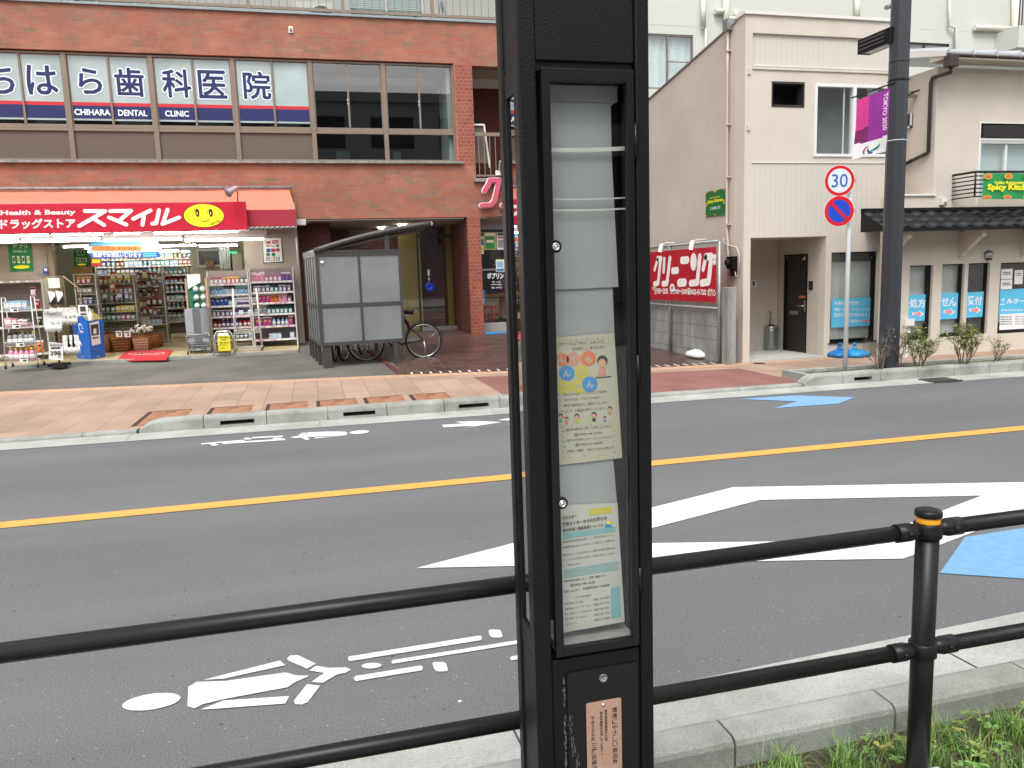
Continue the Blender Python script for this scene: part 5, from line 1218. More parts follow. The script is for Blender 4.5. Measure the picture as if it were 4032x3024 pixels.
for i in range(7):
    x = W((190+i*20) if i < 3 else (246+(i-3)*16), 1300, 16.3).x; hi = i < 3
    glove(x, b.z+(.05 if hi else .12), 16.3+.01*i, 1.35 if hi else 1.15, names[i]+' white glove hanging in the upper row of the glove stand', 'grey_glove' if 0 else ('weight_white' if i < 3 else 'pack_white'), i)
for i in range(3): glove(W(255+i*19, 1300, 16.3).x, b.z-.40, 16.31, 1.3, ['left', 'middle', 'right'][i]+' pale glove in the lower row of the glove stand', 'pack_white', i+20)
q = MB(); rnd = random.Random(8)
for i in range(5): x = W(188+i*10, 1250, 16.27).x; q.tube([(x+.09*math.cos(j*PI/5)*.6, 16.27, b.z+.02+.07*math.sin(j*PI/5)) for j in range(6)], .014, 6)
q.build('cuff_rolls', 'weight_white', t)
P = [W(192, 1414, 16.05), W(248, 1419, 16.05), W(248, 1352, 16.05), W(194, 1347, 16.05)]
o = MB().slab(P, (0, .012, 0)).build('price_card', 'paper'); tag(o, 'large white price card reading 398 on the small stand left of the blue bin', 'card')
q = MB(); y = 16.04
for i in range(4): px(q, 196+i*13, 1353, 206+i*13, 1363, y, 0); px(q, 199+i*13, 1355, 203+i*13, 1361, y-.001, 1)
px(q, 200, 1368, 238, 1372, y, 2); tx(q, '398', 198, 1400, 240, 19, y, 0, .02); px(q, 226, 1405, 240, 1407, y, 0); q.build('printing', ['ink', 'paper', 'frame_grey'], o)
q = MB(); a_ = W(205, 1420, 16.1); q.box(a_.x, a_.x+.19, 16.08, 16.2, .155, .24); q.build('card_foot', 'pack_black', o)
# blue collection bin (two visible faces, slanted top)
yb0 = 16.0; pA, pB, pC = G(318, 1421, .16), G(361, 1424, .16), G(416, 1414, .16)
e1 = (pC-pB); e2 = (pA-pB)*1.3; zt1, zt2 = 1.02, 1.23
t = thing('hygiene_bin', 'bright blue angular stand bin with a white ring emblem at the store entrance', 'bin', tuple((pA+pC)/2))
z0 = .16; base = [pB, pC, pC+e2, pB+e2]
def at_z(p, z): return Vector((p.x, p.y, z))
k0 = 1.12
ctr = sum(base, Vector())/4
top = [at_z(ctr+(p-ctr)*k0, z) for p, z in zip(base, (.98, .98, 1.24, 1.28))]
q = MB(); q.add(base+top, [(0,1,5,4), (1,2,6,5), (2,3,7,6), (3,0,4,7), (0,3,2,1)], 0); q.build('body', 'bin_blue', t, bevel=.006)
q = MB(); ins = [p+Vector((0,0,-.04))+(ctr-p)*Vector((.06, .06, 0)) for p in top]; q.poly(ins, 0); 
for i in range(4):
    j = (i+1) % 4; q.poly([top[i], top[j], ins[j], ins[i]], 0)
q.build('tray', mat('tray_tan', '#8b8146', .5, var=.3, scale=12), t)
def on_face(P0, P1, P2, P3):
    """bilinear map over a face: u to the right, v upward"""
    n = (P1-P0).cross(P3-P0).normalized()
    if n.y > 0: n = -n
    return lambda u, v: P0.lerp(P1, u).lerp(P3.lerp(P2, u), v)+n*.004
fR = on_face(base[0], base[1], top[1], top[0]); fL = on_face(base[3], base[0], top[0], top[3])
q = MB(); q.poly([fR(.12, .38), fR(.72, .40), fR(.70, .97), fR(.10, .93)], 0)
n = Vector((0, -.003, 0)); q.poly([fR(.17, .62)+n, fR(.66, .63)+n, fR(.66, .90)+n, fR(.16, .88)+n], 1); q.poly([fR(.2, .54)+n, fR(.62, .55)+n, fR(.62, .585)+n, fR(.2, .575)+n], 1); q.poly([fR(.3, .66)+n*2, fR(.5, .66)+n*2, fR(.52, .8)+n*2, fR(.32, .78)+n*2], 0); q.build('notice', ['paper', 'frame_grey'], t)
q = MB(); c = fL(.55, .70); ex = (fL(.9, .7)-fL(.1, .7)).normalized(); k = 14
vs = []; 
for i in range(k+1): a = math.radians(40+280*i/k); d = ex*math.cos(a)+EZ*math.sin(a); vs += [c+d*.062, c+d*.092]
q.add(vs, [(2*i, 2*i+1, 2*i+3, 2*i+2) for i in range(k)], 0)
for r_, zz in ((.085, .03), (.085, -.045), (.05, .0)): q.disc(c+ex*r_+EZ*zz, ex*.014, EZ*.014, 10, 0)
ll = fL(.30, .57); q.text('クリーン', ll, ex, EZ, .16, .03, 0, .02); q.text('消毒', fR(.35, .09), (fR(1, .1)-fR(0, .1)).normalized(), EZ, .10, .02, 0, .01); q.text('消毒', fL(.35, .09), ex, EZ, .10, .02, 0, .01)
q.build('emblem', 'film_white', t)
P = [W(308, 1243, 16.15), W(347, 1247, 16.15), W(345, 1201, 16.15), W(307, 1200, 16.15)]
o = MB().slab(P, (0, .008, 0)).build('notice_card', 'paper'); tag(o, 'white notice card standing on the back of the blue bin', 'card'); q = MB(); px(q, 314, 1207, 338, 1226, 16.14, 0); px(q, 316, 1234, 340, 1240, 16.14, 0); q.build('printing', 'frame_grey', o)
a = W(357, 1258, 16.1); t = thing('pump_bottle', 'white pump bottle standing on the blue bin', 'bottle', (a.x, 16.1, a.z))
MB().lathe((a.x, 16.1, a.z-.03), [(.038, 0), (.042, .02), (.042, .13), (.02, .16), (.014, .17)], 14).build('body', 'weight_white', t)
q = MB(); q.lathe((a.x, 16.1, a.z+.14), [(.016, 0), (.016, .02), (.006, .022), (.006, .05), (.016, .055), (.012, .07)], 10); q.tube([(a.x, 16.1, a.z+.20), (a.x-.05, 16.08, a.z+.195)], .006, 6); q.build('pump', 'pole_white', t)
# orange plastic baskets
def basket(cx, y, w, d, h, z, lab, m='basket_orange', fillm=None, rz=0, group='orange baskets under the wire display'):
    t = thing('basket', lab, 'basket', (cx, y, z), rz, group); q = MB(); kx = .84
    def ring(f, dx=0): a = (kx+(1-kx)*f); return [Vector((sx*w/2*a, sy*d/2*a, h*f)) for sx, sy in ((-1, -1), (1, -1), (1, 1), (-1, 1))]
    lo, hi = ring(0), ring(1); q.add([*lo, *hi], [(0,1,2,3)], 0)
    for s in range(4):
        a0, a1, b0, b1 = lo[s], lo[(s+1) % 4], hi[s], hi[(s+1) % 4]; n = 9
        for i in range(n+1): f = i/n; q.tube([a0.lerp(a1, f), b0.lerp(b1, f)], .007, 4)
        for j in range(6): f = j/6; q.tube([a0.lerp(b0, f), a1.lerp(b1, f)], .009, 4)
    q.tube([*hi], .014, 6, closed=True); q.build('body', m, t, local=True)
    q = MB(); q.add([v*.94+Vector((0,0,.01)) for v in lo]+[Vector((v.x*.93, v.y*.93, h*.8)) for v in hi], [(0,1,5,4), (1,2,6,5), (2,3,7,6), (3,0,4,7), (4,5,6,7)]); q.build('contents', fillm or 'pack_black', t, local=True)
    return t
def bpos(u0, u1, vb, y): a, b = W(u0, vb-20, y), W(u1, vb-20, y); return (a.x+b.x)/2, b.x-a.x
for (u0, u1, vt, vb, y, lab, fm) in ((385, 437, 1300, 1372, 18.6, 'orange basket half hidden behind the blue bin', 'pack_grey'), (447, 520, 1302, 1370, 18.6, 'orange basket with two white price tags on its rim', 'pack_black'), (529, 592, 1300, 1364, 18.6, 'orange basket heaped with pale fluffy goods', 'cream_paper'), (592, 634, 1285, 1341, 19.4, 'orange basket farthest to the right and behind the others', 'pack_brown')):
    cx, w = bpos(u0, u1, vb, y); h = abs(W(u0, vt, y).z-W(u0, vb, y).z); basket(cx, y, w, .42, h*.95, .21, lab, fillm=fm)
rnd = random.Random(2); q = MB()
a = W(560, 1300, 18.55)
for i in range(26): d = Vector((rnd.uniform(-.2, .2), rnd.uniform(-.1, .1), rnd.uniform(-.03, .10))); e = Vector((rnd.uniform(-.1, .1), 0, rnd.uniform(-.04, .06))); q.tube([a+d, a+d+e], [.03, .018], 6)
tag(q.build('duster_heads', 'cream_paper'), 'pale fluffy dusters heaped in the third orange basket', 'duster')
for u in (455, 488): 
    q = MB(); px(q, u, 1304, u+27, 1326, 18.3, 0); px(q, u+4, 1308, u+22, 1312, 18.297, 1); px(q, u+12, 1316, u+22, 1322, 18.297, 1); tag(q.build('price_tag', ['paper', 'frame_grey']), ('left' if u == 455 else 'right')+' white price tag on the rim of the second orange basket', 'tag', 'price tags on the second orange basket')
# inner wire gondola with hanging goods and promo packs
def gondola(lab, u0, u1, y, vt, vb, vs, kinds, cols, grp, where, sd, m='wire_white', fillstep=.1, s=1.):
    a, b = W(u0, (vt+vb)/2, y), W(u1, (vt+vb)/2, y); zt, zb = W((u0+u1)/2, vt, y).z, .21
    t = thing('wire_gondola', lab, 'rack', ((a.x+b.x)/2, y, .205)); q = MB(); wire_grid(q, a.x, b.x, zb, zt, y+.2, 14, 26, .0035)
    for x in (a.x, b.x): q.tube([(x, y+.0, zb), (x, y+.0, zt)], .012, 6); q.tube([(x, y, zt), (x, y+.22, zt)], .01, 5)
    q.tube([(a.x, y, zt), (b.x, y, zt)], .012, 6); q.build('grid', m, t)
    MB().box(a.x, b.x, y+.26, y+.3, zb, zt-.05).build('backing', mat('gondola_back', '#857f6e', .8, var=.4, scale=6), t)
    for i, v in enumerate(vs):
        z = W((u0+u1)/2, v, y).z; MB().box(a.x+.015, b.x-.015, y-.02, y+.2, z-.014, z).build('shelf_board', 'shelf_dim', t)
        row(a.x+.03, b.x-.03, y+.04, z+.002, kinds[i % len(kinds)], cols[i % len(cols)], f'on the {ORD[i] if i < 6 else "lowest"} shelf of the {where}', grp, fillstep, s, sd+i)
gondola('white wire display of small packs behind the blue bin', 388, 534, 19.6, 1080, 1290, [1118, 1155, 1192, 1228, 1262], [['packet'], ['pouch', 'packet'], ['tall_box'], ['box'], ['box']], [['grey', 'black', 'yellow'], ['yellow', 'orange', 'grey'], ['grey', 'brown', 'purple'], ['purple', 'green', 'yellow'], ['green', 'magenta', 'purple']], 'goods on the middle wire display', 'middle wire display', 100)
gondola('cluttered wire display of hanging pouches right of the middle wire display', 540, 648, 20.4, 1065, 1300, [1100, 1136, 1172, 1208, 1244, 1280], [['pouch', 'packet']], [['grey', 'brown', 'black'], ['grey', 'white', 'brown'], ['brown', 'grey', 'teal'], ['black', 'grey', 'yellow'], ['grey', 'brown'], ['white', 'grey']], 'pouches on the cluttered wire display', 'cluttered wire display', 110, 'wire_white', .095, 1.15)
gondola('wire display of striped packs just behind the blue bin, nearest the sock panel', 300, 384, 18.9, 1080, 1290, [1118, 1158, 1200, 1240, 1275], [['packet', 'box']], [['red', 'grey', 'black'], ['grey', 'blue'], ['blue', 'white'], ['grey', 'black'], ['white', 'blue']], 'goods on the display nearest the sock panel', 'display nearest the sock panel', 120)
for v_, k_ in ((1092, 1), (1128, 2), (1164, 3), (1200, 4), (1236, 5)):
    a_, b_ = W(545, v_, 20.3), W(645, v_, 20.3); row(a_.x+.03+.05*(k_ % 2), b_.x, 20.30, a_.z-.02, ['packet', 'pouch'], [['grey', 'brown', 'white'], ['brown', 'grey', 'yellow'], ['grey', 'teal', 'brown']][k_ % 3], f'hanging in front of the {ORD[k_]} shelf of the cluttered wire display', 'pouches on the cluttered wire display', .13, 1.2, 170+k_, .8)
for v_, k_ in ((1100, 0), (1140, 1), (1178, 2)):
    a_, b_ = W(392, v_, 19.5), W(530, v_, 19.5); row(a_.x+.05, b_.x, 19.5, a_.z-.03, ['packet', 'box'], [['yellow', 'grey', 'orange'], ['orange', 'yellow', 'white'], ['grey', 'blue']][k_], f'hanging in front of the {ORD[k_]} shelf of the middle wire display', 'goods on the middle wire display', .15, 1.25, 180+k_, .7)
b1 = shelf_unit('aisle_shelving', 'white aisle shelving of bottles in the middle of the store behind the cluttered display', 646, 752, 22.5, 1052, [1082, 1113, 1148, 1182, 1212, 1240, 1266], .4, 'shelf_dim')
for i, z in enumerate(b1[2]): row(b1[0]+.04, b1[1]-.03, 22.6, z+.002, [['bottle'], ['bottle', 'jar'], ['bottle'], ['box'], ['bottle'], ['jar'], ['box']][i], [['white', 'teal'], ['black', 'grey', 'pale blue'], ['white', 'green'], ['grey', 'pale blue'], ['red', 'white'], ['grey'], ['white']][i], f'on the {ORD[i]} shelf of the inner aisle shelving', 'goods on the inner aisle shelving', .115, 1.1, 130+i)
b2 = shelf_unit('back_shelving', 'long white shelving of medicine boxes along the back wall under the banner', 375, 765, 25.5, 990, [1020, 1048, 1078, 1106], .4, 'shelf_dim')
for i, z in enumerate(b2[2]): row(b2[0]+.05, b2[1]-.05, 25.6, z+.002, [['tall_box', 'bottle'], ['box', 'bottle'], ['bottle', 'box'], ['box']][i], [['yellow', 'blue', 'brown', 'white', 'orange'], ['red', 'blue', 'white', 'teal', 'pale blue'], ['white', 'teal', 'grey', 'blue'], ['grey', 'yellow', 'black']][i], f'on the {ORD[i]} shelf along the back wall', 'goods along the back wall shelving', .125, 1.25, 150+i)
# inner window, curtain, door leaf, small box, counter
y = 24.0; t = thing('inner_window', 'white-framed dark window at the back of the store above the basket stack', 'window', (W(823, 1015, y).x, y, W(823, 1053, y).z))
a, b = W(778, 1054, y), W(872, 978, y); q = MB()
q.box(a.x, b.x, y-.04, y+.04, b.z-.07, b.z); q.box(a.x, b.x, y-.04, y+.04, a.z, a.z+.07); q.box(a.x, a.x+.06, y-.04, y+.04, a.z+.07, b.z-.07); q.box(b.x-.06, b.x, y-.04, y+.04, a.z+.07, b.z-.07); q.build('frame', 'shelf_white', t)
MB().box(a.x+.06, b.x-.06, y, y+.02, a.z+.07, b.z-.07).build('dark_pane', mat('pane_green', (.035, .04, .03), .3), t)
y = 23.9; q = MB(); q.box(W(810, 1040, y).x, W(845, 1040, y).x, y-.15, y-.06, W(820, 1050, y).z, W(820, 1026, y).z); tag(q.build('first_aid_box', 'p_salmon', bevel=.02), 'small pinkish white box on the sill of the inner window', 'box')
MB_ = MB(); y = 24.1; MB_.box(W(765, 1200, y).x, W(962, 1200, y).x, y, y+.1, .2, 2.95); struct(MB_.build('inner_partition', 'interior_wall'))
y = 22.0; q = MB(); x0, x1 = W(862, 1000, y).x, W(905, 1000, y).x; z0, z1 = W(880, 1058, y).z, 2.9; n = 15
vs = [Vector((x0+(x1-x0)*i/n, y+.05*math.sin(i*1.9), z)) for i in range(n+1) for z in (z0, z1)]; q.add(vs, [(2*i, 2*i+2, 2*i+3, 2*i+1) for i in range(n)], 0, True); tag(q.build('clear_curtain', mat('clear_vinyl', '#cfd8d2', .25, alpha=.55, var=.3, scale=3)), 'clear vinyl curtain hanging right of the inner window', 'curtain')
y = 22.6; q = MB(); q.box(W(912, 1000, y).x, W(950, 1000, y).x, y, y+.05, .21, W(930, 1000, y).z); o = q.build('door_leaf', 'cream_wall'); tag(o, 'beige inner door right of the clear curtain', 'door')
q = MB(); q.box(W(906, 1000, y).x, W(912, 1000, y).x, y-.01, y+.06, .21, W(930, 1000, y).z+.02); q.build('door_edge', 'black_smooth', o)
q = MB(); a, b = W(898, 1008, 22.8), W(934, 990, 22.8); q.box(a.x, b.x, 22.8, 22.83, a.z, b.z, 0); o = q.build('exit_sign', mat('exit_green', '#3fbf7a', .4, emit=.6)); tag(o, 'small glowing green exit sign over the inner door', 'sign')
# cardboard stand of green and white packs
y = 17.3; a, b = W(738, 1215, y), W(812, 1078, y)
t = thing('cardboard_stand', 'green and white cardboard stand behind the stack of grey baskets', 'display', ((a.x+b.x)/2, y, .21))
q = MB(); q.box(a.x+.05, b.x-.12, y, y+.02, .22, b.z); q.box(a.x+.0, a.x+.03, y-.03, y+.3, .22, b.z-.1, 1); q.box(b.x-.04, b.x, y-.03, y+.3, .22, b.z-.08, 1); q.slab([(a.x+.05, y-.02, b.z-.30), (b.x-.12, y-.02, b.z-.17), (b.x-.12, y-.02, b.z), (a.x+.05, y-.02, b.z)], (0, -.02, 0), 2); q.box(b.x-.32, b.x-.12, y-.04, y-.02, .9, 1.28, 3); q.build('board', ['pack_green', 'cardboard' if 0 else mat('cardboard', '#b59f84', .8), 'paper', mat('deep_green', '#0c5a3c', .6)], t)
for i in range(3):
    q = MB(); z = b.z-.35-i*.17; q.box(a.x+.12, b.x-.2, y-.08, y-.01, z-.02, z+.0, 0); q.lathe((a.x+.2, y-.05, z), [(.04, 0), (.055, .05), (.02, .1)], 10, 1); q.lathe((a.x+.33, y-.05, z), [(.04, 0), (.055, .05), (.02, .1)], 10, 1); q.build('tier', ['pack_teal', 'paper'], t)
# stack of grey baskets in a trolley
y = 16.9; zb = .2; a, b = W(728, 1300, y), W(826, 1300, y); zt = W(775, 1218, y).z; cx = (a.x+b.x)/2; w = b.x-a.x-.04
t0 = None; nb = 22; hb = .20
def grey_basket(z, lab, full=False):
    t = thing('shopping_basket', lab, 'basket', (cx, y+.2, z), 0, 'stacked grey shopping baskets'); q = MB(); kx = .90; d = .32; h = hb
    def ring(f): k = kx+(1-kx)*f; return [Vector((sx*w/2*k, sy*d/2*k, h*f)) for sx, sy in ((-1, -1), (1, -1), (1, 1), (-1, 1))]
    lo, hi = ring(0), ring(1); q.add([*lo, *hi], [(0,1,2,3)] , 0)
    for s in range(4):
        a0, a1, b0, b1 = lo[s], lo[(s+1) % 4], hi[s], hi[(s+1) % 4]; n = 11
        for i in range(n+1): f = i/n; q.tube([a0.lerp(a1, f), b0.lerp(b1, f)], .005, 4)
        for f in (0, .25, .5, .75): q.tube([a0.lerp(b0, f), a1.lerp(b1, f)], .006, 4)
        P = [a0.lerp(b0, .62), a1.lerp(b1, .62), b1, b0]; q.add(P, [(0,1,2,3)], 0)
    q.tube(hi, .011, 6, closed=True); q.build('body', 'basket_grey', t, local=True)
    q = MB(); q.box(-.07, .07, -d/2-.016, -d/2-.006, h*.7, h+.012); q.build('handle_clip', mat('clip_grey', '#66686b', .5), t, local=True); return t
t0 = grey_basket(zb+.12, 'lowest grey basket, resting in the chrome trolley')
for i in range(1, nb): dup(t0, (cx, y+.2, zb+.12+.12+(zt-zb-.44)*i/(nb-1)), None, f'grey shopping basket number {i+1} from the bottom of the stack' if i < nb-1 else 'topmost grey shopping basket of the stack')
t = thing('basket_trolley', 'chrome trolley frame on castors under the stack of grey baskets', 'trolley', (cx, y+.2, zb)); q = MB()
for s in (-1, 1): q.tube([(cx+s*w/2, y+.0, zb+.08), (cx+s*w/2*1.04, y+.0, zb+.36), (cx+s*w/2*.95, y+.0, zb+.40)], .010, 6); q.tube([(cx+s*w/2, y, zb+.08), (cx+s*w/2, y+.4, zb+.08)], .010, 6)
q.tube([(cx-w/2*.95, y, zb+.40), (cx+w/2*.95, y, zb+.40)], .010, 6); q.tube([(cx-w/2, y, zb+.09), (cx+w/2, y, zb+.09)], .010, 6); q.build('frame', 'dull_steel', t); castors(t, cx-w/2, cx+w/2, y, y+.38, zb)
# folding board with yellow notice
y = 16.55; zb = .195; a, b = W(842, 1402, y), W(924, 1400, y); zt = W(880, 1306, y).z
t = thing('sandwich_board', 'chrome-framed folding board with a yellow notice in front of the shelving', 'sign', ((a.x+b.x)/2, y+.1, zb))
for k, dy in (('front_frame', 0), ('rear_frame', .30)):
    q = MB(); P = [(a.x, y+dy, zb), (a.x+.03, y+.15+(dy-.15)*.12, zt-.07), (a.x+.08, y+.15+(dy-.15)*.05, zt), (b.x-.08, y+.15+(dy-.15)*.05, zt), (b.x-.03, y+.15+(dy-.15)*.12, zt-.07), (b.x, y+dy, zb)]; q.tube(P, .013, 8); q.build(k, 'chrome', t)
q = MB(); q.slab([(a.x+.08, y+.03, zb+.12), (b.x-.08, y+.03, zb+.12), (b.x-.10, y+.115, zt-.03), (a.x+.10, y+.115, zt-.03)], (0, .01, 0)); q.build('panel', 'pack_white', t)
q = MB(); P = [W(860, 1383, y+.0), W(909, 1381, y), W(905, 1320, y), W(858, 1322, y)]; q.slab(P, (0, .004, 0)); o = q.build('yellow_notice', mat('bright_yellow', '#ddd022', .5, var=.05), t)
q = MB(); y_ = y-.003
for v, u0, u1, h in ((1331, 864, 900, 6), (1340, 872, 893, 6), (1352, 864, 900, 5), (1360, 864, 893, 4), (1372, 868, 888, 3)): tx(q, 'お買い物のお客様へ'[:6 if h > 4 else 8], u0, v, u1, h, y_, 0, .03)
q.build('printing', 'ink', o)
q = MB(); q.slab([(a.x+.06, y+.012, zb+.03), (b.x-.06, y+.012, zb+.03), (b.x-.07, y+.04, zb+.2), (a.x+.07, y+.04, zb+.2)], (0, .01, 0)); q.build('dark_panel', 'frame_grey', t)
# ------------------------------------------------------------------ bicycle shelter
def shelter():
    O = Vector((.10, 13.95, .07)); rz = math.radians(5.5); c, s = math.cos(rz), math.sin(rz)
    def L(x, y, z): return Vector((O.x+x*c-y*s, O.y+x*s+y*c, z))
    t = thing('bicycle_shelter', 'grey bicycle shelter of frosted panels with a curved tube roof', 'shelter', tuple(O)); wd, dp = 1.5, 2.1; zl, zh, zm = .47, 2.09, 1.17
    T = Matrix.Translation((O.x, O.y, 0)) @ Matrix.Rotation(rz, 4, 'Z')
    def bx(q, *a, mi=0): q.box(*a, mi, T)
    # front frame
    q = MB(); bx(q, 0, .06, 0, .06, zl, zh); bx(q, wd-.05, wd, 0, .05, zl, zh); bx(q, .73, .77, .005, .045, zl+.06, zh-.06); bx(q, .06, wd-.05, 0, .05, zl, zl+.06); bx(q, .06, wd-.05, 0, .05, zh-.06, zh); bx(q, .06, .73, .005, .045, zm-.03, zm+.03); bx(q, .77, wd-.05, .005, .045, zm-.03, zm+.03); bx(q, -.01, wd+.005, -.008, .06, zh, zh+.03); q.build('front_frame', 'frame_grey', t)
    for a, b in ((.06, .73), (.77, wd-.05)):
        for z0, z1 in ((zl+.06, zm-.03), (zm+.03, zh-.06)): q = MB(); bx(q, a, b, .02, .028, z0, z1); q.build('front_panel', 'frosted_panel', t)
    # left side: five narrow panels
    q = MB(); n = 5
    for i in range(n+1): y = .06+(dp-.06)*i/n; bx(q, .0, .05, y-.02, y+.02, zl, zh)
    bx(q, .0, .05, .08, dp, zl, zl+.06); bx(q, .0, .05, .08, dp, zh-.06, zh); bx(q, -.003, .053, .08, dp, zm-.03, zm+.03); bx(q, -.01, .06, .06, dp+.02, zh, zh+.05); q.build('side_frame', 'frame_grey', t)
    for i in range(n):
        y0, y1 = .08+(dp-.06)*i/n, .04+(dp-.06)*(i+1)/n
        for z0, z1 in ((zl+.06, zm-.03), (zm+.03, zh-.06)): q = MB(); bx(q, .015, .025, y0, y1, z0, z1); q.build('side_panel', 'frosted_panel', t)
    q = MB(); bx(q, .0, .05, dp, dp+.05, .09, zh); bx(q, .05, 1.5, dp, dp+.03, zh-.2, zh); q.build('rear_frame', 'frame_grey', t)
    # legs
    for x, y, w_ in ((.03, .02, .15), (.0, .55, .06), (.0, 1.1, .06), (.0, 1.6, .06), (wd-.22, .01, .09), (wd-.2, dp-.05, .06)):
        q = MB(); bx(q, x, x+w_, y, y+.07, .04, zl+.001); q.build('leg', 'frame_grey', t)
    # roof: arc profile, extruded along depth
    def arc(f): return f*2.06, 2.12+.44*f+.20*f*(1-f)
    q = MB(); prof = [arc(i/14) for i in range(15)]
    vs = [L(x, y, z) for x, z in prof for y in (.02, dp)] + [L(x, y, z-.02) for x, z in prof for y in (.02, dp)]
    k = 30; fs = []
    for i in range(14): a = 2*i; fs += [(a, a+2, a+3, a+1), (k+a, k+a+1, k+a+3, k+a+2)]
    q.add(vs, fs, 0, True); q.build('roof_sheet', mat('roof_sheet', (.06, .058, .06), .4), t)
    for y in (-.01, dp): q = MB(); q.tube([L(x, y, z) for x, z in prof], .05, 10); q.build('roof_tube', 'frame_grey', t)
    q = MB(); q.tube([L(2.06, -.03, prof[-1][1]), L(2.06, dp+.02, prof[-1][1])], .045, 10); q.build('roof_edge', 'sill_stone', t)
    q = MB(); q.tube([L(.25, .03, 2.13), L(1.95, .03, 2.46)], .022, 6); q.build('roof_beam', 'frame_grey', t)
    bm = MB(); bx(bm, 1.22, 1.30, .01, .07, zh+.03, 2.42); bm.build('roof_post', 'frame_grey', t)
    q = MB(); p = L(.115, -.01, 1.93); q.disc(p, (.032, 0, 0), (0, 0, .022), 10, 0, (0, .004, 0)); q.build('sticker', 'paper', t)
    return L
SL = shelter()
# ------------------------------------------------------------------ bicycles
def bicycle(name, label, loc, rz, basket_on=True, frame_m='black_smooth', wheels=1):
    t = thing(name, label, 'bicycle', loc, rz, None); R = .33
    def wheel(x, nm='wheel'):
        q = MB(); q.tube([(x+R*math.cos(a), 0, R+R*math.sin(a)) for a in [2*PI*i/40 for i in range(40)]], .019, 8, closed=True); wo = q.build(nm, 'rubber', t, local=True)
        q = MB(); q.tube([(x+(R-.024)*math.cos(a), 0, R+(R-.024)*math.sin(a)) for a in [2*PI*i/40 for i in range(40)]], .011, 6, closed=True); q.build('rim', 'chrome', wo, local=True)
        q = MB()
        for i in range(28): a = 2*PI*i/28; sg = (-1)**i; b = a+.5*((i//2) % 2*2-1); q.tube([(x+.02*math.cos(b), .025*sg, R+.02*math.sin(b)), (x+(R-.03)*math.cos(a), 0, R+(R-.03)*math.sin(a))], .0014, 3)
        q.tube([(x, -.05, R), (x, .05, R)], .02, 8); q.build('spokes', 'dull_steel', wo, local=True)
    wheel(0); wheel(1.08)
    q = MB(); bb = (.46, 0, .28); st = (.33, 0, .78); hd = (.92, 0, .80); hb_ = (.95, 0, .66)
    for P in ([(0, .04, R), (.46, .03, .28)], [(0, -.04, R), (.46, -.03, .28)], [(0, .04, R), (.35, .01, .70)], [(0, -.04, R), (.35, -.01, .70)], [bb, st]): q.tube(P, .011, 6)
    q.tube([bb, (.70, 0, .42), hb_], .018, 8); q.tube([(.44, 0, .40), (.70, 0, .55), hd], .015, 8); q.tube([hb_, (.915, 0, .92)], .018, 8)
    for s in (-1, 1): q.tube([(.96, .035*s, .66), (1.02, .05*s, .48), (1.08, .05*s, R)], .010, 6)
    q.build('frame', frame_m, t, local=True)
    for x, a0, a1 in ((0, 5, 185), (1.08, -10, 150)):
        q = MB(); P = []; n = 16
        for i in range(n+1): a = math.radians(a0+(a1-a0)*i/n); P += [Vector((x+(R+.035)*math.cos(a) , -.026, R+(R+.035)*math.sin(a))), Vector((x+(R+.045)*math.cos(a), 0, R+(R+.045)*math.sin(a))), Vector((x+(R+.035)*math.cos(a), .026, R+(R+.035)*math.sin(a)))]
        q.add(P, [(3*i+j, 3*i+3+j, 3*i+4+j, 3*i+1+j) for i in range(n) for j in (0, 1)], 0, True)
        q.tube([(x, .05, R), (x-(.33 if x == 0 else -.3), .03, R+.2)], .003, 4, 1); q.build('fender', ['black_smooth', 'chrome'], t, local=True)
    q = MB(); q.tube([(.33, 0, .78), (.31, 0, .86)], .012, 6); q.build('seat_post', 'chrome', t, local=True)
    q = MB(); q.add([(.16, -.10, .89), (.16, .10, .89), (.28, .06, .90), (.46, .02, .90), (.46, -.02, .90), (.28, -.06, .90), (.14, 0, .915), (.30, 0, .925), (.47, 0, .905), (.18, 0, .83), (.40, 0, .86)], [(0,6,1), (1,6,7,2), (2,7,8,3), (3,8,4), (4,8,7,5), (5,7,6,0), (0,1,9), (1,2,10,9), (2,3,10), (3,4,10), (4,5,10), (5,0,9,10)], 0, True); q.build('saddle', 'rubber', t, local=True)
    q = MB(); q.tube([(.915, 0, .92), (.90, 0, 1.02)], .012, 8); q.tube([(.70, .27, 1.0), (.82, .24, 1.04), (.92, .10, 1.03), (.92, -.10, 1.03), (.82, -.24, 1.04), (.70, -.27, 1.0)], .010, 8); q.build('handlebar', 'chrome', t, local=True)
    q = MB(); q.tube([(.46, -.06, .28), (.46, .06, .28)], .014, 8); q.tube([(.46, -.06, .28), (.40, -.07, .12)], .008, 6); q.tube([(.46, .06, .28), (.52, .07, .44)], .008, 6); q.box(.36, .44, -.14, -.07, .10, .12); q.box(.48, .56, .07, .14, .43, .45); q.tube([(.46+.09*math.cos(a), -.045, .28+.09*math.sin(a)) for a in [2*PI*i/20 for i in range(20)]], .006, 5, closed=True); q.box(.0, .46, -.055, -.045, .30, .37); q.build('crank', 'dull_steel', t, local=True)
    q = MB(); q.tube([(0, -.07, R), (-.04, -.08, .02)], .007, 6); q.tube([(0, .07, R), (-.04, .08, .02)], .007, 6); q.tube([(-.04, -.08, .02), (-.04, .08, .02)], .006, 5); q.build('kickstand', 'chrome', t, local=True)

    q = MB(); T = Matrix.Translation((-.345, 0, .52)) @ Matrix.Rotation(-PI/2, 4, 'Y'); q.lathe((0,0,0), [(.022, 0), (.022, .012), (.01, .018)], 10, T=T); q.build('reflector', 'pack_red', t, local=True)
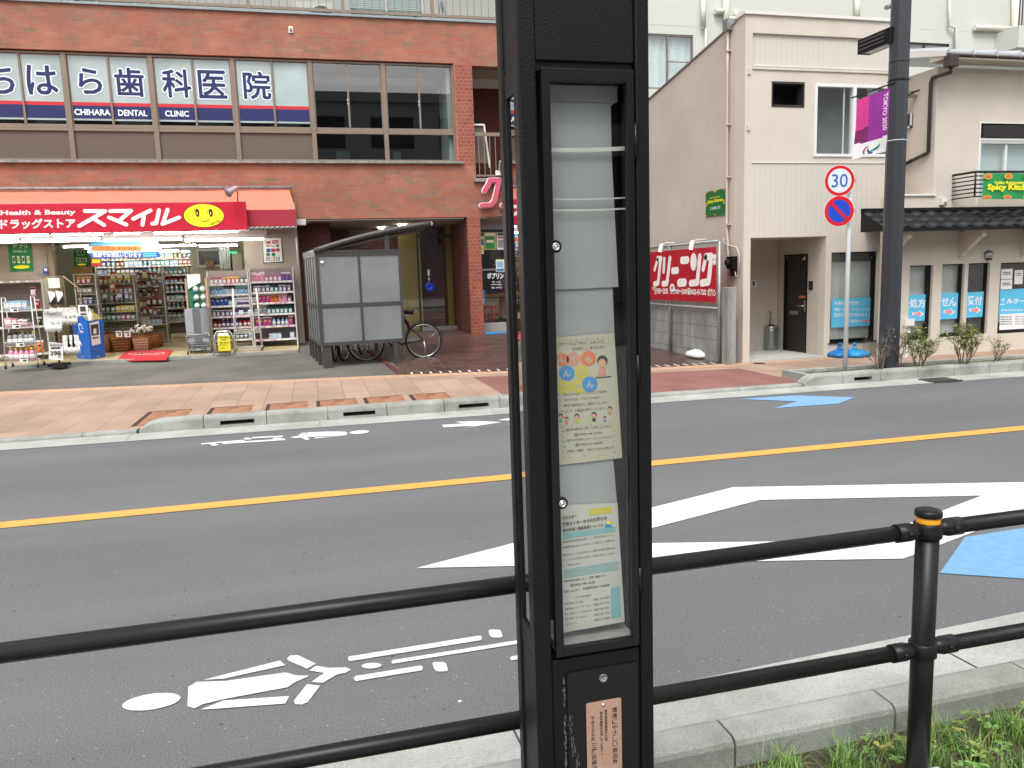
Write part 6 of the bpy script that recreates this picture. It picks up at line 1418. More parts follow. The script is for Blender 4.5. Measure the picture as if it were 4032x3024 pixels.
    if basket_on:
        q = MB(); lo = [Vector(p) for p in ((1.0, -.12, .72), (1.24, -.12, .74), (1.24, .12, .74), (1.0, .12, .72))]; hi = [Vector(p) for p in ((.97, -.17, .98), (1.30, -.17, 1.0), (1.30, .17, 1.0), (.97, .17, .98))]
        for s in range(4):
            for i in range(8): q.tube([lo[s].lerp(lo[(s+1) % 4], i/8), hi[s].lerp(hi[(s+1) % 4], i/8)], .003, 4)
            for j in range(7): f = j/6; q.tube([lo[s].lerp(hi[s], f), lo[(s+1) % 4].lerp(hi[(s+1) % 4], f)], .0035, 4)
        q.add(lo, [(0,1,2,3)]); q.build('basket', 'frame_grey', t, local=True)
    return t
zz = .085
p = G(1671, 1407, zz+.01); bicycle('bicycle', 'bicycle whose big rear wheel and kickstand stick out right of the shelter', (p.x, p.y, zz), math.radians(178))
bicycle('bicycle', 'bicycle with a grey front basket, farthest back under the shelter', (1.75, 17.0, .12), math.radians(215))
bicycle('bicycle', 'bicycle parked aslant whose whole wheel shows under the shelter panel', (.95, 15.9, .10), math.radians(247), False)
bicycle('bicycle', 'bicycle nearest the shelter leg, seen only as a thin wheel under the panel', (.50, 16.0, .10), math.radians(262), False)
# ------------------------------------------------------------------ entrance hanging disc, shop sign letters, posters
yd = YF+1.75; a = W(1693, 1130, yd)
t = thing('blue_disc', 'round blue disc hanging on the glass entrance door', 'disc', (a.x, yd, a.z))
T = Matrix.Translation((a.x, yd, a.z)) @ Matrix.Rotation(PI/2, 4, 'X')
MB().lathe((0,0,0), [(.118, -.02), (.125, 0), (.118, .02), (.04, .012), (.03, .002), (.0005, .002)], 28, T=T).build('ring', 'blue_disc', t)
q = MB(); px(q, 1683, 1062, 1692, 1086, yd-.01, 0); px(q, 1686, 1091, 1692, 1102, yd-.01, 0); q.tube([W(1689, 1104, yd), W(1689, 1114, yd)], .006, 5); q.build('tag', 'film_white', t)
def ku_sign():
    y = YF-.12; t = thing('cleaning_letters', 'pink three-dimensional katakana letters on the brick above the cleaning shop window', 'sign', (4.6, y, 3.2))
    def shape(P, m0='letter_white', m1='pink_letter'):
        V = [W(u, v, y) for u, v in P]; c = sum(V, Vector())/len(V)
        q = MB(); q.slab([Vector((p.x, y, p.z)) for p in V], (0, .10, 0)); return q
    # ク: rounded strokes, white rim under pink face
    def stroke(q, pts, w, dy, mi):
        P = [W(u, v, y) for u, v in pts]
        for ii, (a, b) in enumerate(zip(P, P[1:])):
            d = (b-a).normalized(); n = Vector((-d.z, 0, d.x))*w; m_ = []; dy -= .0013
            for i in range(7): t_ = -PI/2+PI*i/6; m_.append(b+d*w*math.cos(t_)+n*math.sin(t_)+Vector((0, dy, 0)))
            for i in range(7): t_ = PI/2+PI*i/6; m_.append(a+d*w*math.cos(t_)+n*math.sin(t_)+Vector((0, dy, 0)))
            q.slab(m_, (0, .06, 0), mi)
    X = lambda x, y_: (1150+x/2.073, 700+y_/2.073)
    S1 = [[X(1612, 35), X(1570, 108)], [X(1612, 22), X(1688, 20), X(1652, 185), X(1622, 222), X(1548, 226)]]
    S2 = [[X(1745, 30), X(1735, 120)], [X(1800, 20), X(1800, 180), X(1770, 222), X(1715, 226)]]
    S3 = [[X(1880, 130), X(1960, 128)]]; S4 = [[X(2010, 60), X(2100, 58)], [X(1990, 222), X(2120, 220)]]
    for nm, S in (('letter', S1), ('letter', S2), ('letter', S3), ('letter', S4)):
        q = MB()
        for k, st in enumerate(S): stroke(q, st, .066, .004*k, 0)
        for k, st in enumerate(S): stroke(q, st, .050, -.045-.002*k, 1)
        q.build(nm, ['letter_white', 'pink_letter'], t)
    return t
ku_sign()
a = W(1962, 680, YF-.1); t = thing('sign_lamp', 'white bent-arm lamp above the pink katakana letters', 'lamp', (a.x, YF, a.z))
q = MB(); q.tube([W(1978, 628, YF-.3), W(1968, 636, YF-.3), W(1966, 668, YF-.1), W(1966, 680, YF)], .014, 8); q.build('arm', 'trim_white', t); q = MB(); q.box(a.x-.05, a.x+.07, YF-.05, YF-.002, a.z-.05, a.z+.06); q.build('base', 'trim_white', t, bevel=.008)
yw = YF+.50
def p1(q, y, u0=1868, v0=915): px(q, u0+2, v0+15, u0+38, v0+40, y, 0); px(q, u0+5, v0+48, u0+33, v0+68, y, 1); return ['cyan_film', 'pack_yellow']
poster('window_poster', 'blue and cream poster leftmost in the cleaning shop window', [(1868, 1000), (1905, 1000), (1905, 915), (1866, 915)], lambda q, y: (px(q, 1869, 942, 1904, 965, y, 0), px(q, 1872, 972, 1900, 992, y, 1), px(q, 1869, 918, 1904, 930, y, 2), ['p_blue', 'pack_yellow', 'deep_green'])[3], 'cream_paper', yw)
poster('window_poster', 'green poster with yellow border in the cleaning shop window', [(1908, 983), (1952, 983), (1952, 915), (1907, 915)], lambda q, y: (px(q, 1911, 931, 1949, 980, y, 0), px(q, 1915, 945, 1945, 955, y-.001, 1), px(q, 1909, 917, 1951, 927, y, 1), ['banner_green', 'cream_paper'])[3], 'pack_yellow', yw)
poster('window_poster', 'pale poster with a red heading next to the green one', [(1956, 983), (2004, 983), (2004, 915), (1955, 915)], lambda q, y: (px(q, 1960, 932, 1998, 938, y, 0), px(q, 1960, 945, 2000, 975, y, 1), px(q, 1958, 917, 2002, 927, y, 2), ['pack_red', 'grey_paper', 'deep_green'])[3], 'cream_paper', yw)
poster('window_poster', 'small blue and yellow card beside the white shop lettering', [(1953, 1070), (1986, 1070), (1985, 1021), (1952, 1022)], lambda q, y: (px(q, 1955, 1058, 1984, 1068, y, 0), px(q, 1956, 1030, 1982, 1052, y, 1), ['p_blue', 'pack_pale_blue'])[2], 'cream_paper', yw)
poster('window_poster', 'blue card low in the left corner of the cleaning shop window', [(1881, 1200), (1911, 1200), (1909, 1142), (1880, 1143)], lambda q, y: (px(q, 1884, 1175, 1908, 1195, y, 0), ['pack_pale_blue'])[1], 'p_blue', yw)
q = MB(); tx(q, 'ポプリン', 1918, 1098, 1984, 24, yw+.02, 0, .045); tx(q, '平日・土日祝', 1937, 1113, 1970, 6, yw+.02, 0, .02); tx(q, 'am9:00〜pm8:00', 1932, 1124, 1975, 7, yw+.02, 0, .02); tx(q, '定休 水曜日', 1935, 1136, 1975, 7, yw+.02, 0, .02); tag(q.build('window_lettering', 'film_white'), 'white katakana shop name lettering on the cleaning shop window', 'lettering')
t = thing('counter_table', 'brown wooden counter inside the cleaning shop', 'table', (5.0, YF+1.3, .25)); q = MB(); q.box(4.3, 6.1, YF+1.2, YF+1.8, 1.05, 1.12); q.build('table_top', 'tan_wood', t)
for x in (4.35, 6.0): q = MB(); q.box(x, x+.05, YF+1.25, YF+1.3, .25, 1.05); q.build('leg', 'tan_wood', t)
q = MB(); q.box(4.4, 6.0, YF+1.4, YF+1.42, .5, 1.05); q.build('front_board', 'tan_wood', t)
t = thing('stool', 'small red stool inside the cleaning shop window', 'stool', (4.35, YF+.8, .25)); q = MB(); q.box(4.2, 4.48, YF+.7, YF+.95, .78, .81); q.build('seat', 'pack_red', t)
for x in (4.22, 4.44):
    for y in (YF+.72, YF+.91): q = MB(); q.tube([(x, y, .25), (x, y, .78)], .012, 6); q.build('leg', 'pack_red', t)
q = MB(); q.box(W(1905, 1325, YF+.1).x, 6.0, YF-.2, YF+.35, .19, .205); tag(q.build('entrance_mat', 'p_blue'), 'dull blue mat in front of the cleaning shop', 'mat')
# ------------------------------------------------------------------ BEIGE BUILDING
YB = 11.35
def beige_building():
    cx0 = W(2936, 60, YB).x; xb = W(3247, 1200, YB).x; X1 = 9.62
    t = thing('beige_building', 'beige two-storey house with a corner porch and dark door, right of the alley', 'building', ((cx0+X1)/2, YB, 0))
    zt = 5.47; zp = 2.065
    wx0, wx1 = W(3205, 470, YB).x, W(3520, 470, YB).x; wz1, wz0 = W(3280, 331, YB).z, W(3280, 617, YB).z
    bx0, bx1 = W(3038, 370, YB).x, W(3167, 370, YB).x; bz1, bz0 = W(3100, 325, YB).z, W(3100, 419, YB).z
    gx0, gx1 = W(3270, 1170, YB).x, W(3457, 1170, YB).x; gz1, gz0 = W(3360, 992, YB).z, W(3360, 1345, YB).z
    px0 = cx0+.125
    w = MB()
    wall(w, px0, X1, 3.245, 4.66, YB, YB+.18, [(wx0, wx1, wz0, wz1), (bx0, bx1, bz0, bz1)])
    wall(w, xb, X1, 0, zp, YB, YB+.18, [(gx0, gx1, gz0, gz1)])
    w.build('front_wall', 'stucco', t)
    c = MB(); c.box(cx0, px0, YB-.002, YB+.30, 0, zt); c.build('corner_pilaster', 'stucco', t)
    f = MB(); f.box(px0, X1, YB-.003, YB+.18, 5.20, zt); f.box(px0, X1, YB-.02, YB+.0, 4.66, 4.70); f.build('fascia', 'stucco', t)
    f = MB(); f.box(px0, X1, YB-.022, YB+.002, 4.705, 4.73); f.box(px0, X1, YB-.014, YB-.001, 3.235, 3.25); f.build('trim_strip', 'trim_white', t)
    s = MB(); s.box(px0, X1, YB+.035, YB+.18, 4.70, 5.20); s.build('siding_band', 'siding', t)
    s = MB(); s.box(px0, X1, YB+.0, YB+.18, zp, 3.235); s.build('siding_band', 'siding', t)
    f = MB(); f.box(cx0-.03, X1, YB-.035, YB+.22, zt, zt+.045); f.build('parapet_cap', 'trim_white', t)
    # side wall with falling roof line
    yE = 20.; z_at = lambda y: 5.47-(y-YB)*(5.47-4.98)/(14.77-YB)
    m = MB(); m.slab([(cx0, YB+.30, 0), (cx0, yE, 0), (cx0, yE, z_at(yE)), (cx0, YB+.30, z_at(YB+.3)-.005)], (.15, 0, 0)); m.build('side_wall', 'stucco_side', t)
    f = MB(); f.slab([(cx0-.02, YB+.22, z_at(YB+.22)), (cx0-.02, yE, z_at(yE)), (cx0-.02, yE, z_at(yE)+.03), (cx0-.02, YB+.22, z_at(YB+.22)+.03)], (.2, 0, 0)); f.build('verge_cap', 'dull_steel', t)
    r = MB(); r.slab([(cx0+.15, YB+.18, 5.3), (X1, YB+.18, 5.3), (X1, yE, z_at(yE)-.17), (cx0+.15, yE, z_at(yE)-.17)], (0, 0, .05)); r.build('roof', 'roof_metal', t)
    # porch
    ux = (3057-2016)/F_PX; y_b = WX(3057, 1380, xb).y
    r = MB(); r.box(cx0+.15, xb, y_b, y_b+.1, 0, zp+.3); r.build('porch_back_wall', 'stucco_side', t)
    p0, p1 = WX(3083, 1377, xb), WX(3174, 1389, xb); d1 = WX(3176, 999, xb)
    yd0, yd1 = p1.y, p0.y; zd = (d1.z + WX(3085, 1003, xb).z)/2
    m = MB(); m.box(xb, xb+.15, YB+.18, yd0, 0, zp+.3); m.box(xb, xb+.15, yd1, y_b, 0, zp+.3); m.box(xb, xb+.15, yd0, yd1, zd, zp+.3); m.box(xb, xb+.15, YB, YB+.18, 0, zp) if 0 else None
    m.build('porch_side_wall', 'stucco_side', t)
    MB().box(cx0+.15, xb+.15, YB+.18, y_b, zp, zp+.05).build('porch_ceiling', 'stucco_side', t)
    MB().box(cx0+.125, xb-.002, YB-.06, y_b, .02, .075).build('porch_floor', 'porch_concrete', t)
    # door
    d = MB(); d.box(xb+.03, xb+.07, yd0+.03, yd1-.03, .09, zd-.03); do = d.build('door', 'dark_door', t)
    f = MB(); f.box(xb-.005, xb+.09, yd0, yd0+.03, .075, zd); f.box(xb-.005, xb+.09, yd1-.03, yd1, .075, zd); f.box(xb-.005, xb+.09, yd0+.03, yd1-.03, zd-.03, zd); f.build('frame', 'black_smooth', do)
    h = WX(3158, 1204, xb); q = MB(); q.tube([(xb+.03, h.y-.05, h.z), (xb-.03, h.y-.05, h.z), (xb-.035, h.y+.09, h.z)], .011, 8); q.box(xb+.015, xb+.03, h.y-.07, h.y-.03, h.z-.10, h.z+.09); q.build('handle', 'chrome', do)
    h = WX(3125, 1231, xb+.02); q = MB(); q.box(xb+.018, xb+.03, h.y-.13, h.y+.13, h.z-.032, h.z+.032); q.build('mail_slot', 'dull_steel', do)
    h = WX(3157, 1169, xb+.02); q = MB(); q.box(xb+.024, xb+.029, h.y-.09, h.y+.09, h.z-.022, h.z+.022); q.build('sticker', 'p_orange', do)
    h = WX(3163, 1017, xb+.02); q = MB(); q.box(xb+.024, xb+.029, h.y-.06, h.y+.06, h.z-.055, h.z+.055, 0); q.add([(xb+.022, h.y-.055, h.z-.03), (xb+.022, h.y+.055, h.z-.03), (xb+.022, h.y-.055, h.z+.05)], [(0,1,2)], 1); q.build('sticker', ['navy', 'pack_yellow'], do)
    h = WX(3093, 1015, xb+.02); q = MB(); q.box(xb+.024, xb+.029, h.y-.06, h.y+.06, h.z-.02, h.z+.02); q.build('sticker', 'pack_grey', do)
    h = WX(3194, 1124, xb); q = MB(); q.box(xb-.02, xb-.001, h.y-.045, h.y+.045, h.z-.075, h.z+.075, 0); q.box(xb-.022, xb-.02, h.y-.02, h.y+.0, h.z-.05, h.z+.05, 1); q.build('intercom', ['black_smooth', 'chrome'], t)
    h = W(2966, 1116, y_b-.01); q = MB(); q.box(h.x-.06, h.x+.06, y_b-.02, y_b-.001, h.z-.07, h.z+.07, 0); q.box(h.x-.02, h.x+.02, y_b-.023, y_b-.02, h.z-.045, h.z+.04, 1); q.build('switch_plate', ['trim_white', 'frame_grey'], t)
    # black opening
    q = MB(); q.box(bx0, bx1, YB-.008, YB+.179, bz1-.02, bz1+.012); q.box(bx0, bx1, YB-.008, YB+.179, bz0-.012, bz0+.02); q.box(bx0, bx0+.02, YB-.008, YB+.179, bz0+.02, bz1-.02); q.box(bx1-.02, bx1, YB-.008, YB+.179, bz0+.02, bz1-.02); o = q.build('small_window', 'sash_dark', t)
    q = MB(); q.box(bx0, bx1, YB+.35, YB+.4, bz0-.1, bz1+.1); q.box(bx0-.05, bx0, YB+.18, YB+.4, bz0, bz1); q.box(bx1, bx1+.05, YB+.18, YB+.4, bz0, bz1); q.box(bx0, bx1, YB+.18, YB+.4, bz1, bz1+.05); q.box(bx0, bx1, YB+.18, YB+.4, bz0-.05, bz0); q.build('dark_interior', mat('void', (.006, .006, .008), .9), o)
    # white sash window
    xm = W(3361, 470, YB).x; F = .045; q = MB(); y0, y1 = YB-.02, YB+.06
    for a, b in ((wx0, wx0+F), (xm-.03, xm+.03), (wx1-F, wx1)): q.box(a, b, y0, y1, wz0, wz1)
    for a, b in ((wx0+F, xm-.03), (xm+.03, wx1-F)): q.box(a, b, y0, y1, wz0, wz0+F); q.box(a, b, y0, y1, wz1-F, wz1)
    xs_ = W(3325, 470, YB).x; q.box(xs_, xs_+.022, YB+.035, YB+.05, wz0+F, wz1-F); o = q.build('sliding_window', 'sash_white', t)
    q = MB(); q.poly([(wx0, YB+.03, wz0), (xm, YB+.03, wz0), (xm, YB+.03, wz1), (wx0, YB+.03, wz1)]); q.build('pane', 'window_glass', o)
    q = MB(); q.poly([(xm, YB+.02, wz0), (wx1, YB+.02, wz0), (wx1, YB+.02, wz1), (xm, YB+.02, wz1)]); q.build('pane', 'window_glass', o)
    q = MB(); q.box(wx0-.1, wx1+.1, YB+.5, YB+.55, wz0-.3, wz1+.1); q.box(wx0-.1, wx1+.1, YB+.18, YB+.5, wz1+.02, wz1+.06); q.build('room_beyond', mat('room_olive', (.34, .35, .33), .9), o)
    # ground window with film
    q = MB(); q.box(gx0, gx1, YB+.08, YB+.12, gz0, gz0+.05); q.box(gx0, gx1, YB+.08, YB+.12, gz1-.02, gz1); q.box(gx0, gx0+.02, YB+.08, YB+.12, gz0+.05, gz1-.02); q.box(gx1-.07, gx1, YB+.08, YB+.12, gz0+.05, gz1-.02); o = q.build('shop_window', 'black_smooth', t)
    q = MB(); q.poly([(gx0+.02, YB+.10, gz0+.05), (gx1-.07, YB+.10, gz0+.05), (gx1-.07, YB+.10, gz1-.02), (gx0+.02, YB+.10, gz1-.02)]); q.build('pane', 'window_glass', o)
    q = MB(); zm_ = W(3360, 1030, YB).z; q.box(gx0, gx1, YB+.16, YB+.17, gz0, zm_, 0); q.box(gx0, gx1, YB+.165, YB+.18, zm_, gz1, 1); xx = W(3365, 1100, YB).x; q.box(xx-.006, xx+.006, YB+.15, YB+.159, gz0, zm_, 1); q.build('blind', ['blind_grey', mat('blind_dark', '#6b6c68', .7)], o)
    y = YB+.094; q = MB(); px(q, 3275, 1178, 3442, 1281, y, 0); y -= .003
    for s, v, u1 in (('全国の医療機関', 1201, 3380), ('病院・医院・クリニックの', 1226, 3424), ('処方せん受け付けます', 1247, 3415)): tx(q, s, 3284, v, u1, 15, y, 1, .02)
    tx(q, '入口は右へ', 3326, 1270, 3394, 13, y, 1, .035)
    A = [(3396, 1262), (3412, 1262), (3412, 1252), (3426, 1264), (3412, 1272), (3412, 1266), (3396, 1267)]; q.poly([W(u, v, y) for u, v in A][::-1], 2)
    q.build('window_film', ['cyan_film', 'banner_white', 'arrow_pink'], o)
    y = YB+.094; q = MB(); px(q, 3423, 997, 3445, 1021, y, 0); q.poly([W(3426, 1016, y-.002), W(3443, 1000, y-.002), W(3443, 1014, y-.002)][::-1] if 0 else [W(3426, 1016, y-.002), W(3443, 1014, y-.002), W(3443, 1000, y-.002)], 1); q.build('sticker', ['navy', 'pack_yellow'], o)
    q = MB(); q.box(gx0-.03, gx1+.02, YB-.02, YB+.08, gz0-.02, gz0+.0); q.build('window_sill', 'sash_dark', o)
    # small wall fittings
    for u, v in ((2948, 283), (2946, 503)): h = W(u, v, YB-.002); q = MB(); q.box(h.x-.02, h.x+.02, YB-.03, YB-.0025, h.z-.04, h.z+.04); q.build('wall_bracket', 'stucco', t)
    return cx0
BX = beige_building()
# drain pipe and conduit with meter box on the side wall
def side(u, v, off=0.): return WX(u, v, BX-off)
t = thing('downpipe', 'thin pinkish pipe running down the side wall of the beige house to a black box', 'pipe', tuple(side(2845, 1070)))
q = MB(); q.tube([side(2866, 118, .05), side(2864, 300, .05), side(2862, 700, .05), side(2861, 900, .05), side(2865, 950, .05), side(2870, 1060, .05), side(2866, 1085, .05)], .020, 8); q.build('pipe', 'pipe_pink', t)
q = MB(); q.tube([side(2852, 938, .045), side(2850, 955, .045), side(2868, 966, .045), side(2900, 975, .045), side(2911, 1000, .045), side(2911, 1080, .045)], .013, 7); q.tube([side(2864, 1105, .04), side(2880, 1092, .04), side(2893, 1078, .04)], .009, 6); q.tube([side(2894, 1065, .04), side(2898, 1090, .04), side(2911, 1084, .04)], .010, 6); q.build('conduit', 'pipe_pink', t)
q = MB(); a = side(2866, 98, .05); q.box(a.x-.05, a.x+.05, a.y-.07, a.y+.07, a.z-.09, a.z+.08); q.build('hopper', 'dull_steel', t)
for v in (202, 492, 698, 884): a = side(2864, v, .05); q = MB(); q.box(a.x-.02, a.x+.048, a.y-.045, a.y+.045, a.z-.008, a.z+.008); q.build('pipe_clip', 'pipe_pink', t)
a, b = side(2867, 1065), side(2905, 1008); t = thing('meter_box', 'black electric meter box on the side wall of the beige house', 'meter', tuple(a)); q = MB(); q.box(BX-.10, BX-.001, min(a.y, b.y), max(a.y, b.y)-.1, b.z-.20, b.z); q.box(BX-.07, BX-.001, min(a.y, b.y), max(a.y, b.y)-.18, b.z-.32, b.z-.2); q.build('housing', 'black_smooth', t, bevel=.01)
T = Matrix.Translation((BX-.10, max(a.y, b.y)-.17, b.z-.10)) @ Matrix.Rotation(-PI/2, 4, 'Y'); q = MB(); q.lathe((0,0,0), [(.055, 0), (.055, .03), (.05, .04)], 18, T=T); q.build('dial', 'rubber', t)
# green restaurant sign on the side wall
P = [side(2781, 855, .004), side(2857, 846, .004), side(2857, 741, .004), side(2781, 757, .004)]
o = MB().slab(P, (-.012, 0, 0)).build('restaurant_sign', 'green_sign'); tag(o, 'square green sign with yellow lettering high on the side wall of the beige house', 'sign')
q = MB(); f = on_face(P[0], P[1], P[2], P[3]); off = Vector((-.016, 0, 0)); f = (lambda g_: (lambda u, v: P[0].lerp(P[1], u).lerp(P[3].lerp(P[2], u), v)+Vector((-.014, 0, 0))))(0)
ex = (P[1]-P[0]).normalized(); L_ = (P[1]-P[0]).length; Hh = (P[3]-P[0]).length
ex = Vector((0, ex.y/abs(ex.y), 0))
for u, v in ((0, 0), (.5, 0), (1, 0), (0, .5), (1, .5), (0, 1), (.5, 1), (1, 1)):
    c = f(u, v); pts = []
    for i in range(24):
        a_ = 2*PI*i/24; p = c+ex*math.cos(a_)*L_*.10+EZ*math.sin(a_)*Hh*.085
        s_ = (p-P[0]); yy = min(max(p.y, min(P[0].y, P[1].y)), max(P[0].y, P[1].y)); zl = P[0].z+.01; zh = P[3].z-.0; pts.append(Vector((p.x, yy, min(max(p.z, zl), zh))))
    q.poly(pts, 0)
q.text('Indian Restaurant', f(.22, .70), ex, EZ, L_*.55, Hh*.06, 1, .02); q.text('Spicy Kitchen', f(.10, .49), ex, EZ, L_*.80, Hh*.17, 1, .045); q.text('この先入口', f(.24, .25), ex, EZ, L_*.52, Hh*.12, 2, .03)
q.build('lettering', ['ornament', 'yellow_ink', 'film_white'], o)
# ------------------------------------------------------------------ alley: block wall, pipe fence, cleaning sign
XW = 6.4
def al(u, v, x=XW): return WX(u, v, x)
y0 = al(2832, 1100).y; zt_ = al(2700, 1226).z
t = thing('block_wall', 'stained grey concrete block wall under the red cleaning sign', 'wall', (XW+.09, y0, 0))
q = MB(); zt_ = .86; q.box(XW+.04, XW+.16, y0+.05, 22, 0, zt_); q.build('wall_body', 'block_wall', t)
q = MB()
for z in (.2, .42, .64): q.box(XW+.0375, XW+.041, y0+.06, 22, z, z+.008)
yy = y0+.4
while yy < 20: q.box(XW+.0375, XW+.041, yy, yy+.006, .02, .2); q.box(XW+.0375, XW+.041, yy+.2, yy+.206, .208, .42); q.box(XW+.0375, XW+.041, yy, yy+.006, .428, .64); yy += .4
q.build('joints', mat('joint_grey', '#6d6d6b', .9), t)
a = G(2858, 1420, .05); q = MB(); q.box(XW+.02, XW+.17, y0-.24, y0-.06, 0, W(2860, 1132, y0-.2).z); q.build('end_post', 'block_wall', t, bevel=.008)
t = thing('pipe_fence', 'galvanised pipe fence carrying the red cleaning sign above the block wall', 'fence', (XW, y0, .05))
ztop, zbot = 2.03, .99
q = MB(); q.tube([(XW, y0, ztop), (XW, 21, ztop)], .022, 8); q.build('top_rail', 'galvanised', t)
q = MB(); q.tube([(XW, y0, zbot-.04), (XW, 21, zbot-.04)], .024, 8); q.build('bottom_rail', 'galvanised', t)
for yy in (y0, al(2639, 1200).y, al(2639, 1200).y+1.75, al(2639, 1200).y+3.5): q = MB(); q.tube([(XW, yy, .04), (XW, yy, ztop)], .028, 10); q.build('fence_post', 'galvanised', t)
q = MB(); yy = y0
while yy < 18: q.tube([(XW+.005, yy, ztop), (XW+.005, yy+.05, ztop-.07), (XW+.005, yy+.1, ztop)], .004, 4); q.tube([(XW+.005, yy, zbot-.03), (XW+.005, yy+.05, zbot+.05), (XW+.005, yy+.1, zbot-.03)], .004, 4); yy += .1
q.build('mesh_ties', 'galvanised', t)
ya_, yb_ = al(2827, 1080).y, 17.4; z0_, z1_ = 1.045, 1.945
P = [Vector((XW-.03, yb_, z0_)), Vector((XW-.03, ya_, z0_)), Vector((XW-.03, ya_, z1_)), Vector((XW-.03, yb_, z1_))]
o = MB().slab(P, (-.012, 0, 0)).build('cleaning_sign', 'cleaning_red'); tag(o, 'long red sign with big white katakana fixed to the pipe fence in the alley', 'sign')
q = MB(); ex = Vector((0, -1, 0))
def s5(x, y_): return WX(2500+x/2.074, 700+y_/2.074, XW-.046)
def st5(pts, w):
    Pp = [s5(*p) for p in pts]
    for i, (a, b) in enumerate(zip(Pp, Pp[1:])):
        d = (b-a).normalized(); n_ = Vector((0, -d.z, d.y))*w; m_ = []
        for k in range(7): t_ = -PI/2+PI*k/6; m_.append(b+d*w*math.cos(t_)+n_*math.sin(t_))
        for k in range(7): t_ = PI/2+PI*k/6; m_.append(a+d*w*math.cos(t_)+n_*math.sin(t_))
        q.slab([p+Vector((-.0009*(i % 4), 0, 0)) for p in m_], (-.003, 0, 0))
st5([(185, 670), (162, 750)], .045); st5([(185, 662), (212, 660), (190, 860), (160, 868)], .052)
st5([(240, 665), (235, 765)], .045); st5([(286, 660), (262, 862), (230, 866)], .055)
st5([(310, 760), (346, 757)], .063); st5([(384, 675), (429, 671)], .066); st5([(361, 858), (407, 855)], .072)
c5 = s5(479, 688); q.slab([c5+Vector((-.0, -.113*math.cos(a_), .150*math.sin(a_))) for a_ in [2*PI*i/20 for i in range(20)]], (-.003, 0, 0))
st5([(530, 645), (510, 855), (455, 862)], .058)
st5([(580, 650), (558, 745)], .05); st5([(580, 645), (625, 643), (603, 850), (545, 860)], .062)
for x_, y_ in ((652, 646), (650, 690)): c5 = s5(x_, y_); q.slab([c5+Vector((0, .045*math.cos(a_), .045*math.sin(a_))) for a_ in [2*PI*i/16 for i in range(16)]], (-.003, 0, 0))
def t5(s, x0, y_, x1, h, off=.03):
    a, b = s5(x0, y_), s5(x1, y_); hh = (s5((x0+x1)/2, y_-h)-s5((x0+x1)/2, y_)).length; z = z0_+.10
    q.text(s, (a.x, a.y, z), ex, EZ, abs(b.y-a.y), .13, 0, off)
t5('平日9:00〜20:00', 142, 960, 270, 26); t5('日祝9:00〜20:00☎0422-43-7202', 290, 965, 582, 26); t5('ポプリン', 593, 970, 662, 26, .045)
c5 = s5(306, 899); q.slab([c5+Vector((-.004, .095*math.cos(a_), .075*math.sin(a_))) for a_ in [2*PI*i/20 for i in range(20)]], (-.003, 0, 0)); q.text('水曜', c5+Vector((-.009, .06, -.03)), ex, EZ, .12, .06, 1, .02)
yL = s5(135, 700).y   # further letters of the word, toward the rear
q.build('lettering', ['letter_white', 'digit_blue'], o)
for k, (xx, yy) in enumerate(((463, 575), (212, 595))):
    a = al(2500+xx/2.074, 700+yy/2.074, XW-.25)
    t = thing('sign_spotlight', ('white spotlight over the right end of the red cleaning sign', 'white spotlight over the first letters of the red cleaning sign')[k], 'spotlight', tuple(a), 0, 'spotlights over the cleaning sign')
    T = Matrix.Translation(a+Vector((0, 0, .05))) @ Matrix.Rotation(math.radians(195), 4, 'Y')
    T = T @ Matrix.Scale(.62, 4); q = MB(); q.lathe((0,0,0), [(.03, -.12), (.055, -.10), (.06, .02), (.068, .06), (.068, .10), (.058, .10)], 16, T=T); q.build('shade', 'trim_white', t)
    q = MB(); q.lathe((0,0,0), [(.058, .09), (.045, .108), (.0005, .112)], 16, T=T); q.build('lamp', 'tube_dim', t)
    q = MB(); q.tube([a+Vector((.0, 0, .11)), a+Vector((.12, -.01, .14)), (XW, a.y-.02, 2.08), (XW, a.y-.02, 2.03)], .009, 6); q.build('arm', 'trim_white', t)
# white water weight
def water_weight(name, label, c, s, m, cap='pole_white', rz=0, group=None):
    t = thing(name, label, 'weight', tuple(c), rz, group); q = MB()
    secs = [(.20, 0), (.24, .015), (.25, .05), (.235, .085), (.16, .115), (.09, .135), (.05, .145)]
    vs = []; n = 24
    for r, z in secs:
        for j in range(n):
            a = 2*PI*j/n; k = 1/max(abs(math.cos(a)), abs(math.sin(a))); k = min(k, 1.22)
            vs.append(Vector((r*k*math.cos(a)*s, r*k*math.sin(a)*s, z*s)))
    q.add(vs, [(i*n+j, i*n+(j+1) % n, (i+1)*n+(j+1) % n, (i+1)*n+j) for i in range(len(secs)-1) for j in range(n)], 0, True); q.add([vs[j] for j in range(n)][::-1], [tuple(range(n))]); q.add(vs[-n:], [tuple(range(n))]); q.build('body', m, t, local=True)
    q = MB(); q.lathe((0, 0, .14*s), [(.045*s, 0), (.045*s, .035*s), (.028*s, .04*s), (.028*s, .09*s), (.04*s, .093*s), (.04*s, .125*s), (.02*s, .13*s)], 16); q.build('neck', cap, t, local=True)
    return t
a = G(2767, 1402, .09); water_weight('water_weight', 'white plastic water-filled sign weight in front of the block wall', (a.x, a.y, .075), 1.02, 'weight_white')
a = G(3308, 1402, .06); water_weight('water_weight', 'darker blue plastic sign weight behind the white sign pole', (a.x, a.y, .05), .86, 'weight_blue', 'weight_blue', 0, 'blue sign bases')
a = G(3364, 1401, .06); water_weight('water_weight', 'paler blue plastic sign weight right of the white sign pole', (a.x, a.y, .05), .86, 'weight_blue_pale', 'weight_blue_pale', .3, 'blue sign bases')
